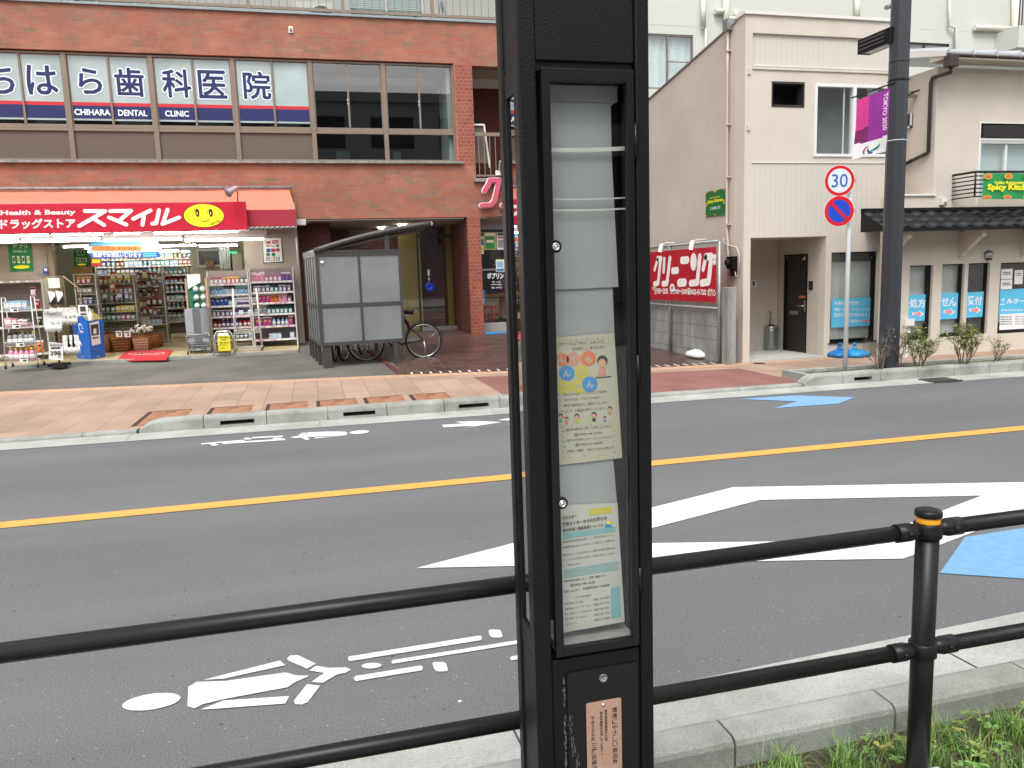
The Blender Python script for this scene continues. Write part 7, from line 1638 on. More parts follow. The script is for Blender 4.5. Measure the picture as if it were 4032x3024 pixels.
# umbrella bin and umbrella
a = G(3034, 1377, .075); t = thing('umbrella_bin', 'silver cylindrical bin on the porch floor left of the dark door', 'bin', tuple(a))
MB().lathe(tuple(a), [(.115, 0), (.12, .01), (.122, .15), (.119, .40), (.108, .44), (.10, .445), (.09, .43)], 24).build('body', mat('bin_silver', (.33, .34, .34), .35, .7, var=.08), t)
q = MB(); q.lathe((a.x, a.y, a.z+.365), [(.1235, 0), (.1235, .012)], 24); q.box(a.x+.04, a.x+.09, a.y-.118, a.y-.10, a.z+.37, a.z+.385); q.build('band', 'chrome', t)
t = thing('umbrella', 'folded dark umbrella with a hooked handle standing in the silver bin', 'umbrella', (a.x, a.y, a.z+.3))
b = W(3030, 1290, a.y); c = W(3036, 1232, a.y); q = MB(); q.tube([b, c+Vector((0, 0, -.02)), c+Vector((.0, 0, .01)), c+Vector((-.012, 0, .028)), c+Vector((-.032, 0, .028)), c+Vector((-.04, 0, .0))], .008, 7); q.build('handle', 'tan_wood', t)
q = MB(); rnd = random.Random(3)
for i in range(9): q.tube([b+Vector((rnd.uniform(-.03, .06), rnd.uniform(-.03, .03), -.1)), b+Vector((rnd.uniform(-.03, .07), rnd.uniform(-.03, .03), .05)), b+Vector((rnd.uniform(-.01, .11), 0, rnd.uniform(.0, .05)))], [.02, .022, .01], 6)
q.build('folds', ['black_smooth'], t)
# ------------------------------------------------------------------ RIGHT BUILDING (pharmacy below, restaurant above)
YR = 10.7
def right_building():
    X0, X1 = W(3500, 1200, YR).x, 18.
    t = thing('pharmacy_building', 'beige building with a black tiled pent roof over narrow pharmacy windows', 'building', ((X0+X1)/2, YR, 0))
    def wn(uL, uR, vT, vB): um, vm = (uL+uR)/2, (vT+vB)/2; return W(uL, vm, YR).x, W(uR, vm, YR).x, W(um, vB, YR).z, W(um, vT, YR).z
    wins = [wn(3578, 3669, 1045, 1336), wn(3705, 3793, 1040, 1326), wn(3808, 3892, 1036, 1317), wn(3934, 4260, 1030, 1305)]
    w = MB(); wall(w, X0, X1, 0, 2.62, YR, YR+.25, wins); w.build('front_wall', 'stucco', t)
    # upper storey, its left side wall recessed over the ledge
    xu = W(3688, 400, YR).x; zt = W(3688, 262, YR).z
    bwL, bwR = W(3852, 650, YR).x, 12.6; bz0, bz1 = W(3920, 845, YR).z, W(3920, 487, YR).z
    w = MB(); wall(w, xu, X1, 2.62, 4.62, YR, YR+.2, [(bwL, bwR, bz0, bz1)]); w.build('upper_wall', 'stucco', t)
    s = MB(); s.box(xu, xu+.12, YR+.2, YR+4.2, 2.0, 4.62); s.build('upper_side_wall', 'cream_wall', t)
    rz0 = W(3640, 750, YR).z
    l = MB(); l.box(X0, xu-.001, YR, YR+.22, 2.62, 2.64) ; l.box(X0, xu+.04, YR-.03, YR+.24, 2.64, 2.67); l.build('ledge', 'trim_white', t)
    MB().box(X0, xu, YR+.22, YR+4, 2.2, 2.25).build('flat_roof', 'old_asphalt', t)
    # windows
    words = ['処方', 'せん', '受付', '']
    for i, (a, b, z0, z1) in enumerate(wins):
        y = YR+.05; q = MB(); fw = .012
        e = W((3646, 3774, 3874)[i], 1190, y).x if i < 3 else b-.03
        q.box(a, b, y, y+.05, z0, z0+.06); q.box(a, b, y, y+.05, z1-.02, z1); q.box(a, a+fw, y, y+.05, z0+.06, z1-.02); q.box(e, b, y, y+.05, z0+.06, z1-.02); o = q.build('shop_window', 'black_smooth', t)
        q = MB(); q.poly([(a+fw, y+.02, z0+.06), (e, y+.02, z0+.06), (e, y+.02, z1-.02), (a+fw, y+.02, z1-.02)]); q.build('pane', 'window_glass', o)
        q = MB(); mm = 'blind_grey' if i < 2 else 'room_dark' if i == 2 else mat('room_brown', '#4a3527', .8, var=.4, scale=3); q.box(a, b, y+.10, y+.12, z0, z1); q.build('blind' if i < 2 else 'room_beyond', mm, o)
        if i < 3:
            u0, u1, v0, v1 = ((3578, 3650, 1162, 1262), (3703, 3772, 1156, 1254), (3806, 3872, 1151, 1247))[i]
            yy = y+.012; q = MB(); px(q, u0, v0, u1, v1, yy, 0)
            for k, ch in enumerate(words[i]):
                ww = (u1-u0-8)/2; tx(q, ch, u0+2+k*ww, v0+50, u0+ww+1+k*ww, 36, yy-.002, 1, .022)
            um = (u0+u1)/2; vm = v1-26
            def arr(k, m_, dy): q.poly([W(um+x_*k, vm+y_*k, yy-dy) for x_, y_ in ((-19, -5), (4, -5), (4, -12), (21, 0), (4, 12), (4, 5), (-19, 5))][::-1], m_)
            arr(1.15, 1, .002); arr(.85, 2, .004); q.build('window_film', ['cyan_film', 'banner_white', 'arrow_pink'], o)
        else:
            yy = y+.012; q = MB(); px(q, 3938, 1140, 4250, 1250, yy, 0); px(q, 3938, 1238, 4250, 1288, yy-.001, 1)
            tx(q, 'ルクール薬局', 3962, 1196, 4110, 22, yy-.003, 1, .04); q.tube([W(3942, 1180, yy-.003), W(3946, 1190, yy-.003), W(3953, 1176, yy-.003)], .008, 5, 1); px(q, 3938, 1197, 3956, 1200, yy-.003, 1)
            tx(q, 'あなたのかかりつけ薬局です', 3942, 1226, 4100, 9, yy-.003, 1, .03)
            for r_ in range(4): tx(q, '各種医療保険取扱', 3935, 1250+r_*9.5, 3985, 5, yy-.004, 2, .01); tx(q, '処方せん受付', 3997, 1249+r_*9.5, 4040, 5, yy-.004, 2, .01)
            for u0, u1, v0, v1 in ((3943, 3986, 1060, 1098), (3941, 3984, 1102, 1140), (3996, 4026, 1064, 1118)): px(q, u0, v0, u1, v1, yy, 3); px(q, u0+6, v0+12, u1-8, v0+14, yy-.002, 4); px(q, u0+6, v0+19, u1-5, v0+20.5, yy-.002, 4)
            q.build('window_film', ['cyan_film', 'banner_white', 'ink', 'paper', 'frame_grey'], o)
    # upper window with shutter box
    y = YR+.06; q = MB(); z_s0, z_s1 = W(3950, 540, YR).z, W(3950, 495, YR).z
    q = MB(); q.box(bwL+.02, bwR, YR-.05, YR+.12, z_s0, z_s1); q.build('shutter_box', mat('shutter_brown', '#211b19', .5, var=.2), t)
    q = MB(); zf1 = W(3950, 552, YR).z; zf0 = bz0; q.box(bwL, bwL+.05, y-.05, y+.05, zf0, zf1); q.box(bwL+.05, bwR, y-.05, y+.05, zf1-.05, zf1)
    xm = W(3967, 620, YR).x
    for i in range(3): q.box(xm-.02+i*.72, xm+.02+i*.72, y-.03, y+.03, zf0, zf1-.05)
    q.box(bwL+.05, bwR, y-.04, y+.04, zf0, zf0+.04); o = q.build('sliding_window', 'sash_white', t)
    q = MB(); q.box(bwL, bwR, y+.09, y+.10, zf0, zf1); q.build('curtain', mat('pale_curtain', '#bcc8c6', .8, var=.05), o)
    q = MB(); q.poly([(bwL, y, zf0), (bwR, y, zf0), (bwR, y, zf1), (bwL, y, zf1)]); q.build('pane', 'window_glass', o)
    q = MB(); q.box(bwL-.03, bwL, YR-.02, YR+.1, bz0, bz1); q.box(bwL-.03, bwR, YR-.02, YR+.1, bz1, bz1+.02); q.build('window_trim', 'trim_white', t)
    # balcony rail
    q = MB(); zr = W(3830, 678, YR-.4).z; zl = W(3830, 775, YR-.4).z; xr = W(3840, 720, YR-.45).x
    for z in [zl+(zr-zl)*i/6 for i in range(7)]: q.tube([(xr, YR, z), (xr, YR-.45, z), (X1-4, YR-.45, z)], .011 if z < zr-.01 else .02, 6)
    for x in (xr, xr+.18, xr+1.2, xr+2.2): q.tube([(x, YR-.45, zl), (x, YR-.45, zr)], .014, 6)
    q.build('balcony_rail', 'black_smooth', t)
    # roof and gutter
    ze = zt+.10; q = MB(); xe = xu-.16; YE = YR-.32
    q.slab([(xe, YE, ze+.02), (X1, YE, ze+.02), (X1, YR+4, ze+1.0), (xe, YR+4, ze+1.0)], (0, 0, .03))
    q.build('roof', 'roof_metal', t)
    q = MB(); x = xe+.02
    while x < 16: q.slab([(x, YE-.01, ze+.05), (x+.05, YE-.01, ze+.05), (x+.03, YE-.01, ze+.10)], (0, 4.2, 1.0)); x += .45
    q.build('roof_rib', 'roof_metal', t)
    q = MB(); q.box(xe, X1, YE+.02, YR+.0, ze-.06, ze+.015); q.build('eaves', 'stucco_side', t)
    q = MB(); q.slab([(xe-.015, YE, ze-.03), (xe-.015, YR+4, ze+.92), (xe-.015, YR+4, ze+1.03), (xe-.015, YE, ze+.05)], (.014, 0, 0)); q.build('barge_board', 'trim_white', t)
    q = MB(); q.tube([(xe+.02, YE-.04, ze-.02), (X1, YE-.04, ze-.02)], .032, 10); x = xe+.45
    while x < 16: q.tube([(x, YE-.08, ze-.06), (x, YE-.07, ze+.03)], .006, 4, 1); x += .44
    q.build('gutter', ['gutter_brown', 'dull_steel'], t)
    q = MB(); q.box(xe+.0, xe+.16, YE-.10, YE+.05, ze-.20, ze-.02); q.build('hopper', 'gutter_brown', t, bevel=.01)
    xs = xu-.05; q = MB(); P = [Vector((xe+.08, YE-.02, ze-.18)), Vector((xe+.08, YE-.02, ze-.27)), WX(3672, 306, xs), WX(3665, 325, xs), WX(3655, 598, xs), WX(3645, 606, xs), WX(3540, 657, xs)]; q.tube(P, .030, 10); q.build('downpipe', 'gutter_brown', t)
    q = MB(); a, b = WX(3552, 512, xu), WX(3596, 446, xu); q.box(xu-.02, xu+.0, min(a.y, b.y), max(a.y, b.y), a.z, b.z, 0); q.box(xu-.035, xu-.02, min(a.y, b.y), max(a.y, b.y), a.z, a.z+.03, 1); q.box(xu-.035, xu-.02, min(a.y, b.y), min(a.y, b.y)+.03, a.z, b.z, 1); q.build('side_opening', ['room_dark', 'trim_white'], t)
    # pent roof of black tiles
    PX0 = W(3585, 850, YR-.55).x-.45; zt2, zb2 = 2.40, 2.115; YP0, YP1 = YR-.56, YR-.01
    sl = (zt2-zb2)/(YP1-YP0); q = MB(); rows = 3; wT = .29
    nT = int((X1-PX0)/wT)
    for r_ in range(rows):
        y0_ = YP0+(YP1-YP0)*r_/rows-.01; y1_ = YP0+(YP1-YP0)*(r_+1)/rows+.02
        for i in range(nT):
            x = PX0+i*wT+(r_ % 2)*.0; P0 = []; P1 = []
            for k in range(9):
                f = k/8; hh = .030*math.sin(2*PI*(f-.08))*(.9 if f < .6 else 1.0)+(.028*max(0, math.sin(PI*(f-.62)/.38)) if f > .62 else 0)
                P0.append(Vector((x+wT*f, y0_, zb2+sl*(y0_-YP0)+hh+.03))); P1.append(Vector((x+wT*f, y1_, zb2+sl*(y1_-YP0)+hh-.004)))
            vs = P0+P1+[p-Vector((0, 0, .028)) for p in P0]
            q.add(vs, [(k, k+1, 9+k+1, 9+k) for k in range(8)]+[(18+k, 18+k+1, k+1, k) for k in range(8)], 0, True)
    q.build('pent_roof_tiles', 'roof_tile', t)
    q = MB(); q.box(PX0, X1, YP0+.03, YP1, zb2-.03, zb2+.015); q.box(PX0, X1, YP0+.0, YP0+.035, zb2-.055, zb2+.02); q.box(PX0, X1, YR-.06, YR-.001, zt2-.01, zt2+.05); q.slab([(PX0, YP0+.03, zb2+.016), (PX0, YP1, zb2+.016), (PX0, YP1, zt2), ], (.03, 0, 0)); q.build('pent_roof_board', 'black_smooth', t)
    for u in (3575, 3868, 4120):
        a = W(u, 905, YR-.45); q = MB(); q.slab([(a.x, YR-.45, zb2-.06), (a.x, YR-.001, zb2-.06), (a.x, YR-.001, zb2-.52), (a.x, YR-.10, zb2-.40), (a.x, YR-.40, zb2-.16), (a.x, YR-.45, zb2-.15)], (.085, 0, 0)); q.build('roof_bracket', 'stucco', t)
    a = W(3888, 1004, YR); T = Matrix.Translation((a.x, YR-.001, a.z)) @ Matrix.Rotation(PI/2, 4, 'X'); q = MB(); q.lathe((0,0,0), [(.075, 0), (.078, .02), (.065, .06), (.035, .085), (.001, .09)], 18, T=T); q.box(a.x-.04, a.x+.03, YR-.07, YR-.0, a.z-.085, a.z-.055, 1); q.build('vent_hood', ['dull_steel', 'room_dark'], t)
    a = W(3710, 792, YR); q = MB(); q.box(a.x-.06, a.x+.04, YR-.06, YR-.001, a.z-.06, a.z+.05); q.box(a.x-.03, a.x+.01, YR-.09, YR-.06, a.z-.08, a.z-.02, 1); q.build('wall_outlet', ['trim_white', 'dull_steel'], t)
    # tap stand pipe by the wall
    a = W(3567, 1290, YR-.03); q = MB(); q.box(a.x-.03, a.x+.03, YR-.06, YR-.001, .05, a.z+.03); q.box(a.x-.05, a.x+.12, YR-.08, YR-.001, a.z+.03, a.z+.14); q.build('pipe_cover', 'trim_white', t)
    q = MB(); b = W(3583, 1308, YR-.12); q.tube([b+Vector((-.07, .04, 0)), b, b+Vector((.04, -.02, -.01)), b+Vector((.045, -.02, -.05))], .016, 7); q.tube([b+Vector((0, 0, .02)), b+Vector((0, 0, .05))], .02, 7); q.build('tap', 'chrome', t)
    # bracket and wires at the side wall
    a = WX(3605, 380, xu); q = MB(); q.box(xu-.30, xu, a.y-.03, a.y+.03, a.z-.02, a.z+.03); q.build('cable_bracket', 'galvanised', t)
    q = MB(); rnd = random.Random(6)
    for k in range(5): q.tube([WX(3620, 352+k, xu-.01), WX(3590, 362+rnd.uniform(-5, 12), xu-.18), WX(3572, 372+rnd.uniform(-8, 14), xu-.28), WX(3548, 380+rnd.uniform(-10, 20), xu-.34)], .008, 5)
    q.tube([WX(3568, 385, xu-.28), WX(3558, 405, xu-.3), WX(3563, 422, xu-.3), WX(3556, 430, xu-.3)], .010, 5); q.build('cables', 'gutter_brown', t)
    return xr, YR-.45, zl, zr
xr, yr_, zl_, zr_ = right_building()
# restaurant banner on the balcony rail
y = yr_-.03; a, b = W(3868, 784, y), W(4230, 700, y); zb_, zt_ = W(3950, 784, y).z, W(3950, 682, y).z
n = 24; vs = []
for i in range(n+1):
    x = a.x+(b.x-a.x)*i/n; yy = y-.012*math.sin(i*1.1)
    vs += [Vector((x, yy, zb_)), Vector((x, yy*1.0-.004*math.cos(i*2.3), zt_))]
o = MB().add(vs, [(2*i, 2*i+2, 2*i+3, 2*i+1) for i in range(n)], 0, True).build('restaurant_banner', 'banner_green'); tag(o, 'green cloth banner with yellow lettering tied to the black balcony rail', 'banner')
q = MB(); yy = y-.02
for i in range(6):
    for z in (zb_+.03, zt_-.05): c = Vector((a.x+.07+i*.39, yy, z)); q.disc(c, (.085, 0, 0), (0, 0, .05 if z > zb_+.1 else .035), 18, 0); q.disc(c+Vector((0, -.002, 0)), (.05, 0, 0), (0, 0, .026), 14, 2)
tx(q, 'Indian Restaurant', 3917, 725, 4032, 13, yy-.004, 1, .03); tx(q, 'Spicy Kitchen', 3887, 755, 4075, 31, yy-.004, 1, .05)
q.build('lettering', ['ornament', 'yellow_ink', 'p_orange'], o)
# ------------------------------------------------------------------ WHITE BUILDING behind
def white_building():
    y = 24.; t = thing('white_apartment_building', 'large off-white building rising behind the beige house', 'building', (14, y, 0))
    def wn(uL, uR, vT, vB): return W(uL, (vT+vB)/2, y).x, W(uR, (vT+vB)/2, y).x, W((uL+uR)/2, vB, y).z, W((uL+uR)/2, vT, y).z
    wins = [wn(2440, 2730, 132, 350), wn(3540, 3738, 168, 232)]
    w = MB(); wall(w, 5.5, 34, 0, 14.5, y, y+.3, wins); w.box(5.5, 34, y+.3, y+10, 14, 14.5); w.build('wall', 'white_building', t)
    for i, (a, b, z0, z1) in enumerate(wins):
        q = MB(); F = .05; xm = W(2630 if i == 0 else 3640, 250, y).x
        q.box(a, b, y+.02, y+.10, z0, z0+F); q.box(a, b, y+.02, y+.10, z1-F, z1)
        for x in (a, xm-F/2, b-F): q.box(x, x+F, y+.02, y+.10, z0+F, z1-F)
        if i == 0: q.box(xm+F/2, b-F, y+.03, y+.06, (z0+z1)/2, (z0+z1)/2+.03)
        o = q.build('window', 'sash_bronze' if i == 0 else 'sash_dark', t)
        q = MB(); k = 40; vs = []
        for j in range(k+1): x = a+(b-a)*j/k; vs += [Vector((x, y+.22+.025*math.sin(j*1.35), z0)), Vector((x, y+.22+.025*math.sin(j*1.35), z1))]
        q.add(vs, [(2*j, 2*j+2, 2*j+3, 2*j+1) for j in range(k)], 0, True); q.build('lace_curtain', 'curtain', o)
        q = MB(); q.poly([(a, y+.06, z0), (b, y+.06, z0), (b, y+.06, z1), (a, y+.06, z1)]); q.build('pane', 'window_glass', o)
    def p(m, pts, r): q = MB(); q.tube([W(u, v, y-.12) for u, v in pts], r, 8); q.build('pipe', m, t)
    def e(x, y_): return 2500+x/2.212, y_/2.212
    p('pipe_cream', [e(595, -60), e(595, 230)], .085); p('pipe_cream', [e(580, 238), e(615, 238)], .04); p('pipe_cream', [e(617, 240), e(612, 700)], .03)
    p('pipe_cream', [e(792, -60), e(795, 260)], .105); p('pipe_cream', [e(700, 98), e(790, 95)], .09); p('pipe_cream', [e(880, 90), e(884, 160)], .07); p('pipe_cream', [e(884, 162), e(800, 162)], .07)
    p('pipe_cream', [e(1935, -60), e(1935, 190)], .09)
    def e2(x, y_): return 3300+x/2.370, y_/2.370
    p('pipe_cream', [e2(1042, -60), e2(1036, 245), e2(1095, 262), e2(1085, 520)], .045)
    p('pipe_cream', [e2(1655, -60), e2(1652, 260), e2(1640, 430), e2(1638, 560)], .13); p('pipe_cream', [e2(1275, 258), e2(1640, 270)], .095)
    q = MB(); a, b = W(*e2(1680, 440), y-1.0), W(*e2(1790, -120), y-1.0); q.box(a.x, a.x+6, y-1.0, y-.001, a.z, W(*e2(1680, 235), y-1).z); q.build('balcony', 'white_building', t)
    q = MB(); x = a.x; zt = W(*e2(1680, 235), y-1).z
    for i in range(24): q.box(x+i*.12, x+i*.12+.03, y-.98, y-.95, zt, zt+1.3)
    q.box(x, x+3, y-1.0, y-.93, zt+1.3, zt+1.36); q.build('balcony_railing', 'sash_dark', t)
    q = MB(); 
    for (u0, v0, u1) in ((2561, 95, 2730), (2735, 52, 2880), (3620, 113, 3680), (3770, 122, 3990)): a = W(u0, v0, y); b = W(u1, v0+8, y); q.box(a.x, b.x, y-.004, y-.001, a.z-.012, a.z)
    q.build('wall_joint', mat('joint_pale', '#b9bab3', .8), t)
white_building()
# ------------------------------------------------------------------ street lamp pole, banner, signs
def lamp_pole():
    yP = 9.15; a = W(3463, 1478, yP); b = W(3524, 1478, yP); cx = (a.x+b.x)/2+.01; r = (b.x-a.x)/2
    t = thing('lamp_pole', 'tall dark blue-grey octagonal street lamp pole standing behind the far kerb', 'pole', (cx, yP, .05))
    n = 8; q = MB(); vs = []
    # corners follow the pole's edges; slightly tapering
    for z, k in ((.0, 1.05), (1.93, .97), (1.931, .99), (6.8, .93)):
        for j in range(n): an = 2*PI*(j+.5)/n+math.radians(14.2+4); vs.append(Vector((cx+r*1.02*k*math.cos(an), yP+r*1.02*k*math.sin(an), z)))
    q.add(vs, [(i*n+j, i*n+(j+1) % n, (i+1)*n+(j+1) % n, (i+1)*n+j) for i in range(3) for j in range(n)]); q.build('shaft', 'lamp_pole_paint', t)
    def band(v, h, k, m, nm): z = W(3510, v, yP).z; q = MB(); P = [Vector((cx+r*k*math.cos(2*PI*(j+.5)/n+.317), yP+r*k*math.sin(2*PI*(j+.5)/n+.317), z)) for j in range(n)]; q.slab(P, (0, 0, h)); q.build(nm, m, t)
    band(320, .018, 1.06, 'black_smooth', 'clamp_band'); band(556, .008, 1.05, 'pole_white', 'cable_tie'); band(246, .004, 1.03, 'black_smooth', 'joint_band')
    # floodlight box
    al_, bl = W(3380, 180, yP-.05), W(3497, 150, yP); q = MB()
    L0 = W(3371, 202, 8.55); 
    y1 = yP-.02; xa = cx-r*.55; dirv = (Vector((L0.x, 8.55, 0))-Vector((xa, y1, 0))); ln = .62
    d = Vector((-.02, 1., 0)).normalized(); nn = Vector((-d.y, d.x, 0)); zc = W(3440, 158, 9.4).z; hw, hh = .10, .095
    def fb(s, w_, z): return Vector((xa, y1, zc))+d*s+nn*w_+Vector((0, 0, z))
    q.add([fb(0, -hw, -hh), fb(ln, -hw, -hh), fb(ln, hw, -hh), fb(0, hw, -hh), fb(0, -hw, hh), fb(ln, -hw, hh), fb(ln, hw, hh), fb(0, hw, hh)], [(0,3,2,1), (4,5,6,7), (0,1,5,4), (1,2,6,5), (2,3,7,6), (3,0,4,7)]); lo = q.build('lantern', 'black_smooth', t, bevel=.004)
    for s_ in (-1, 1):
        for z in (-.05, .0, .05):
            q = MB(); P = [fb(.10, s_*(hw+.001), z-.012), fb(ln-.04, s_*(hw+.001), z-.012), fb(ln-.04, s_*(hw+.001), z+.012), fb(.10, s_*(hw+.001), z+.012)]; q.slab(P, nn*s_*.010); q.build('louvre', 'frame_grey', lo)
    q = MB(); P = [fb(.1, -.06, -hh-.002), fb(ln-.1, -.06, -hh-.002), fb(ln-.1, .06, -hh-.002), fb(.1, .06, -hh-.002)]; q.slab(P, (0, 0, -.004)); q.build('diffuser', 'weight_white', lo)
    # banner arm
    zA = W(3490, 322, 9.05).z; arm0 = Vector((cx-r*.95, yP-.06, zA)); d2 = Vector((-.03, 1., 0)).normalized()
    q = MB(); q.tube([arm0, arm0+d2*.80+Vector((0, 0, -.02))], .011, 8); q.build('banner_arm', 'black_smooth', t)
    q = MB(); q.tube([W(3490, 30, yP-.15), W(3500, 26, yP-.1)], .03, 8); q.build('upper_fitting', 'dull_steel', t)
    return arm0, d2, cx, r, yP
arm0, d2, PCX, PR, PYY = lamp_pole()
def street_banner():
    H = .80; Wd = .62; o0 = arm0+d2*.06+Vector((0, 0, -.055)); rnd = random.Random(2)
    nn = Vector((-d2.y, d2.x, 0))
    def P(u, v, off=0.):
        """u 0 at the pole .. 1 outer edge, v 0 top .. 1 bottom"""
        p = o0+d2*(Wd*u*(1+.12*v))+Vector((0, 0, -H*v*(1-.0*u)-.02*u))
        w = .018*math.sin(3.1*u+4.2*v)+.012*math.sin(7*u-2*v)*v
        return p+nn*(w*(v+.15))-nn*off
    n = 14; q = MB(); 
    def reg(test, mi):
        for i in range(n*2):
            for j in range(n*3):
                u0, u1, v0, v1 = i/(2*n), (i+1)/(2*n), j/(3*n), (j+1)/(3*n); uc, vc = (u0+u1)/2, (v0+v1)/2
                if test(uc, vc): q.add([P(u0, v0), P(u0, v1), P(u1, v1), P(u1, v0)], [(0,1,2,3)], mi, True)
    cur = lambda u: .72+.045*math.cos((u-.5)*2.6)
    def col(u, v):
        if v > cur(u): return 4
        if u > .62: return 1 if v < .50+.08*(u-.6) else 2
        return 0 if v < .6+.3*(.62-u)+.2 or u < .3 else 3
    for k in range(5): reg(lambda u, v: col(u, v) == k, k)
    t = q.build('street_banner', ['banner_purple', 'banner_pink', 'banner_plum', 'banner_mid', 'banner_white'])
    tag(t, 'purple and white cloth banner hanging beside the street lamp pole', 'banner')
    # vertical lettering reading downward near the pole, on both faces
    vs, fs = text_data('TOKYO 2020', .022); x0 = min(p.x for p in vs); x1 = max(p.x for p in vs); y0 = min(p.y for p in vs); y1 = max(p.y for p in vs)
    for sgn in (1,):
        q = MB(); V = []
        for p in vs:
            f = (p.x-x0)/(x1-x0); g_ = (p.y-y0)/(y1-y0)
            V.append((f, g_))
        q.add([P(.165-.12*g_, .05+.60*f, .0025) for f, g_ in V], fs)
        q.add([P(.165-.12*g_, .05+.60*f, -.0025) for f, g_ in V], fs)
        q.build('lettering', 'banner_white', t)
    q = MB()
    def cres(pts, w, mi):
        k = len(pts)
        for off in (.003, -.003):
            vs = []
            for i, (u, v) in enumerate(pts):
                j = min(i+1, k-1); h = max(0, i-1); du, dv = pts[j][0]-pts[h][0], (pts[j][1]-pts[h][1])*H/Wd; L_ = math.hypot(du, dv); ww = w*math.sin(PI*(i+.25)/(k-.5)); vs += [P(u-dv/L_*ww, v+du/L_*ww*Wd/H, off), P(u+dv/L_*ww, v-du/L_*ww*Wd/H, off)]
            q.add(vs, [(2*i, 2*i+2, 2*i+3, 2*i+1) for i in range(k-1)], mi)
    cres([(.56, .835), (.64, .86), (.685, .90), (.675, .94), (.63, .955)], .028, 0)
    cres([(.56, .86), (.565, .905), (.52, .95), (.46, .965), (.42, .96)], .030, 1)
    cres([(.50, .93), (.42, .925), (.33, .905), (.27, .875), (.255, .84)], .028, 2)
    q.build('emblem', ['logo_red', 'logo_blue', 'logo_green'], t)
    for u in (.06, .93): q = MB(); c = P(u, 0)+Vector((0, 0, .03)); q.tube([c+Vector((0, 0, .018*math.cos(a)))+d2*.012*math.sin(a) for a in [2*PI*i/10 for i in range(10)]], .003, 4, closed=True); q.build('ring', 'black_smooth', t)
street_banner()
def traffic_sign():
    y = 9.13; a = W(3337, 1478, y); t = thing('traffic_sign_pole', 'white pole with a round speed sign above a round no-parking sign', 'traffic sign', (a.x-.01, y, .05))
    b = W(3314, 1478, y); wpx = W(3329, 1400, y).x-W(3311, 1400, y).x
    x = (W(3344, 860, y).x+W(3322, 1476, y).x)/2+.01
    MB().lathe((x, y, .05), [(.030, 0), (.030, 2.75), (.026, 2.78), (.001, 2.785)], 18).build('pole', 'pole_white', t)
    for k, (u, v) in enumerate(((3307, 711), (3305, 831))):
        c = W(u, v, y-.06); R = .200; T = Matrix.Translation((c.x, y-.055, c.z)) @ Matrix.Rotation(math.radians(-14), 4, 'Z') @ Matrix.Rotation(PI/2, 4, 'X')
        q = MB(); q.lathe((0,0,0), [(R, -.004), (R, .0)], 48, T=T); so = q.build('sign_plate', 'pole_white', t)
        def D(r0, r1, z, mi, q):
            vs = []
            for i in range(48):
                a_ = 2*PI*i/48
                for r in (r0, r1): vs.append(T @ Vector((r*math.cos(a_), r*math.sin(a_), z)))
            q.add(vs, [(2*i, 2*i+1, 2*((i+1) % 48)+1, 2*((i+1) % 48)) for i in range(48)], mi)
        q = MB(); ex_ = (T.to_3x3() @ Vector((1, 0, 0))); ez_ = (T.to_3x3() @ Vector((0, 1, 0)))
        if k == 0:
            D(.155, .195, .002, 0, q); D(.0005, .155, .0018, 1, q)
            q.text('30', T @ Vector((-.105, -.085, .004)), ex_, ez_, .21, .17, 2, .0)
        else:
            D(.148, .195, .002, 0, q); D(.0005, .148, .0018, 2, q); a_ = math.radians(-45); dx, dy = math.cos(a_), math.sin(a_)
            q.add([T @ Vector((dx*s*.152-dy*w_, dy*s*.152+dx*w_, .0035)) for s, w_ in ((-1, -.02), (1, -.02), (1, .02), (-1, .02))], [(0,1,2,3)], 0)
        q.build('sign_face', ['road_sign_red', 'road_sign_white', 'digit_blue' if k == 0 else 'road_sign_blue'], so)
        q = MB(); q.box(x-.05, x+.05, y-.052, y-.028, c.z-.02, c.z+.02); q.build('clamp', 'dull_steel', t)
traffic_sign()
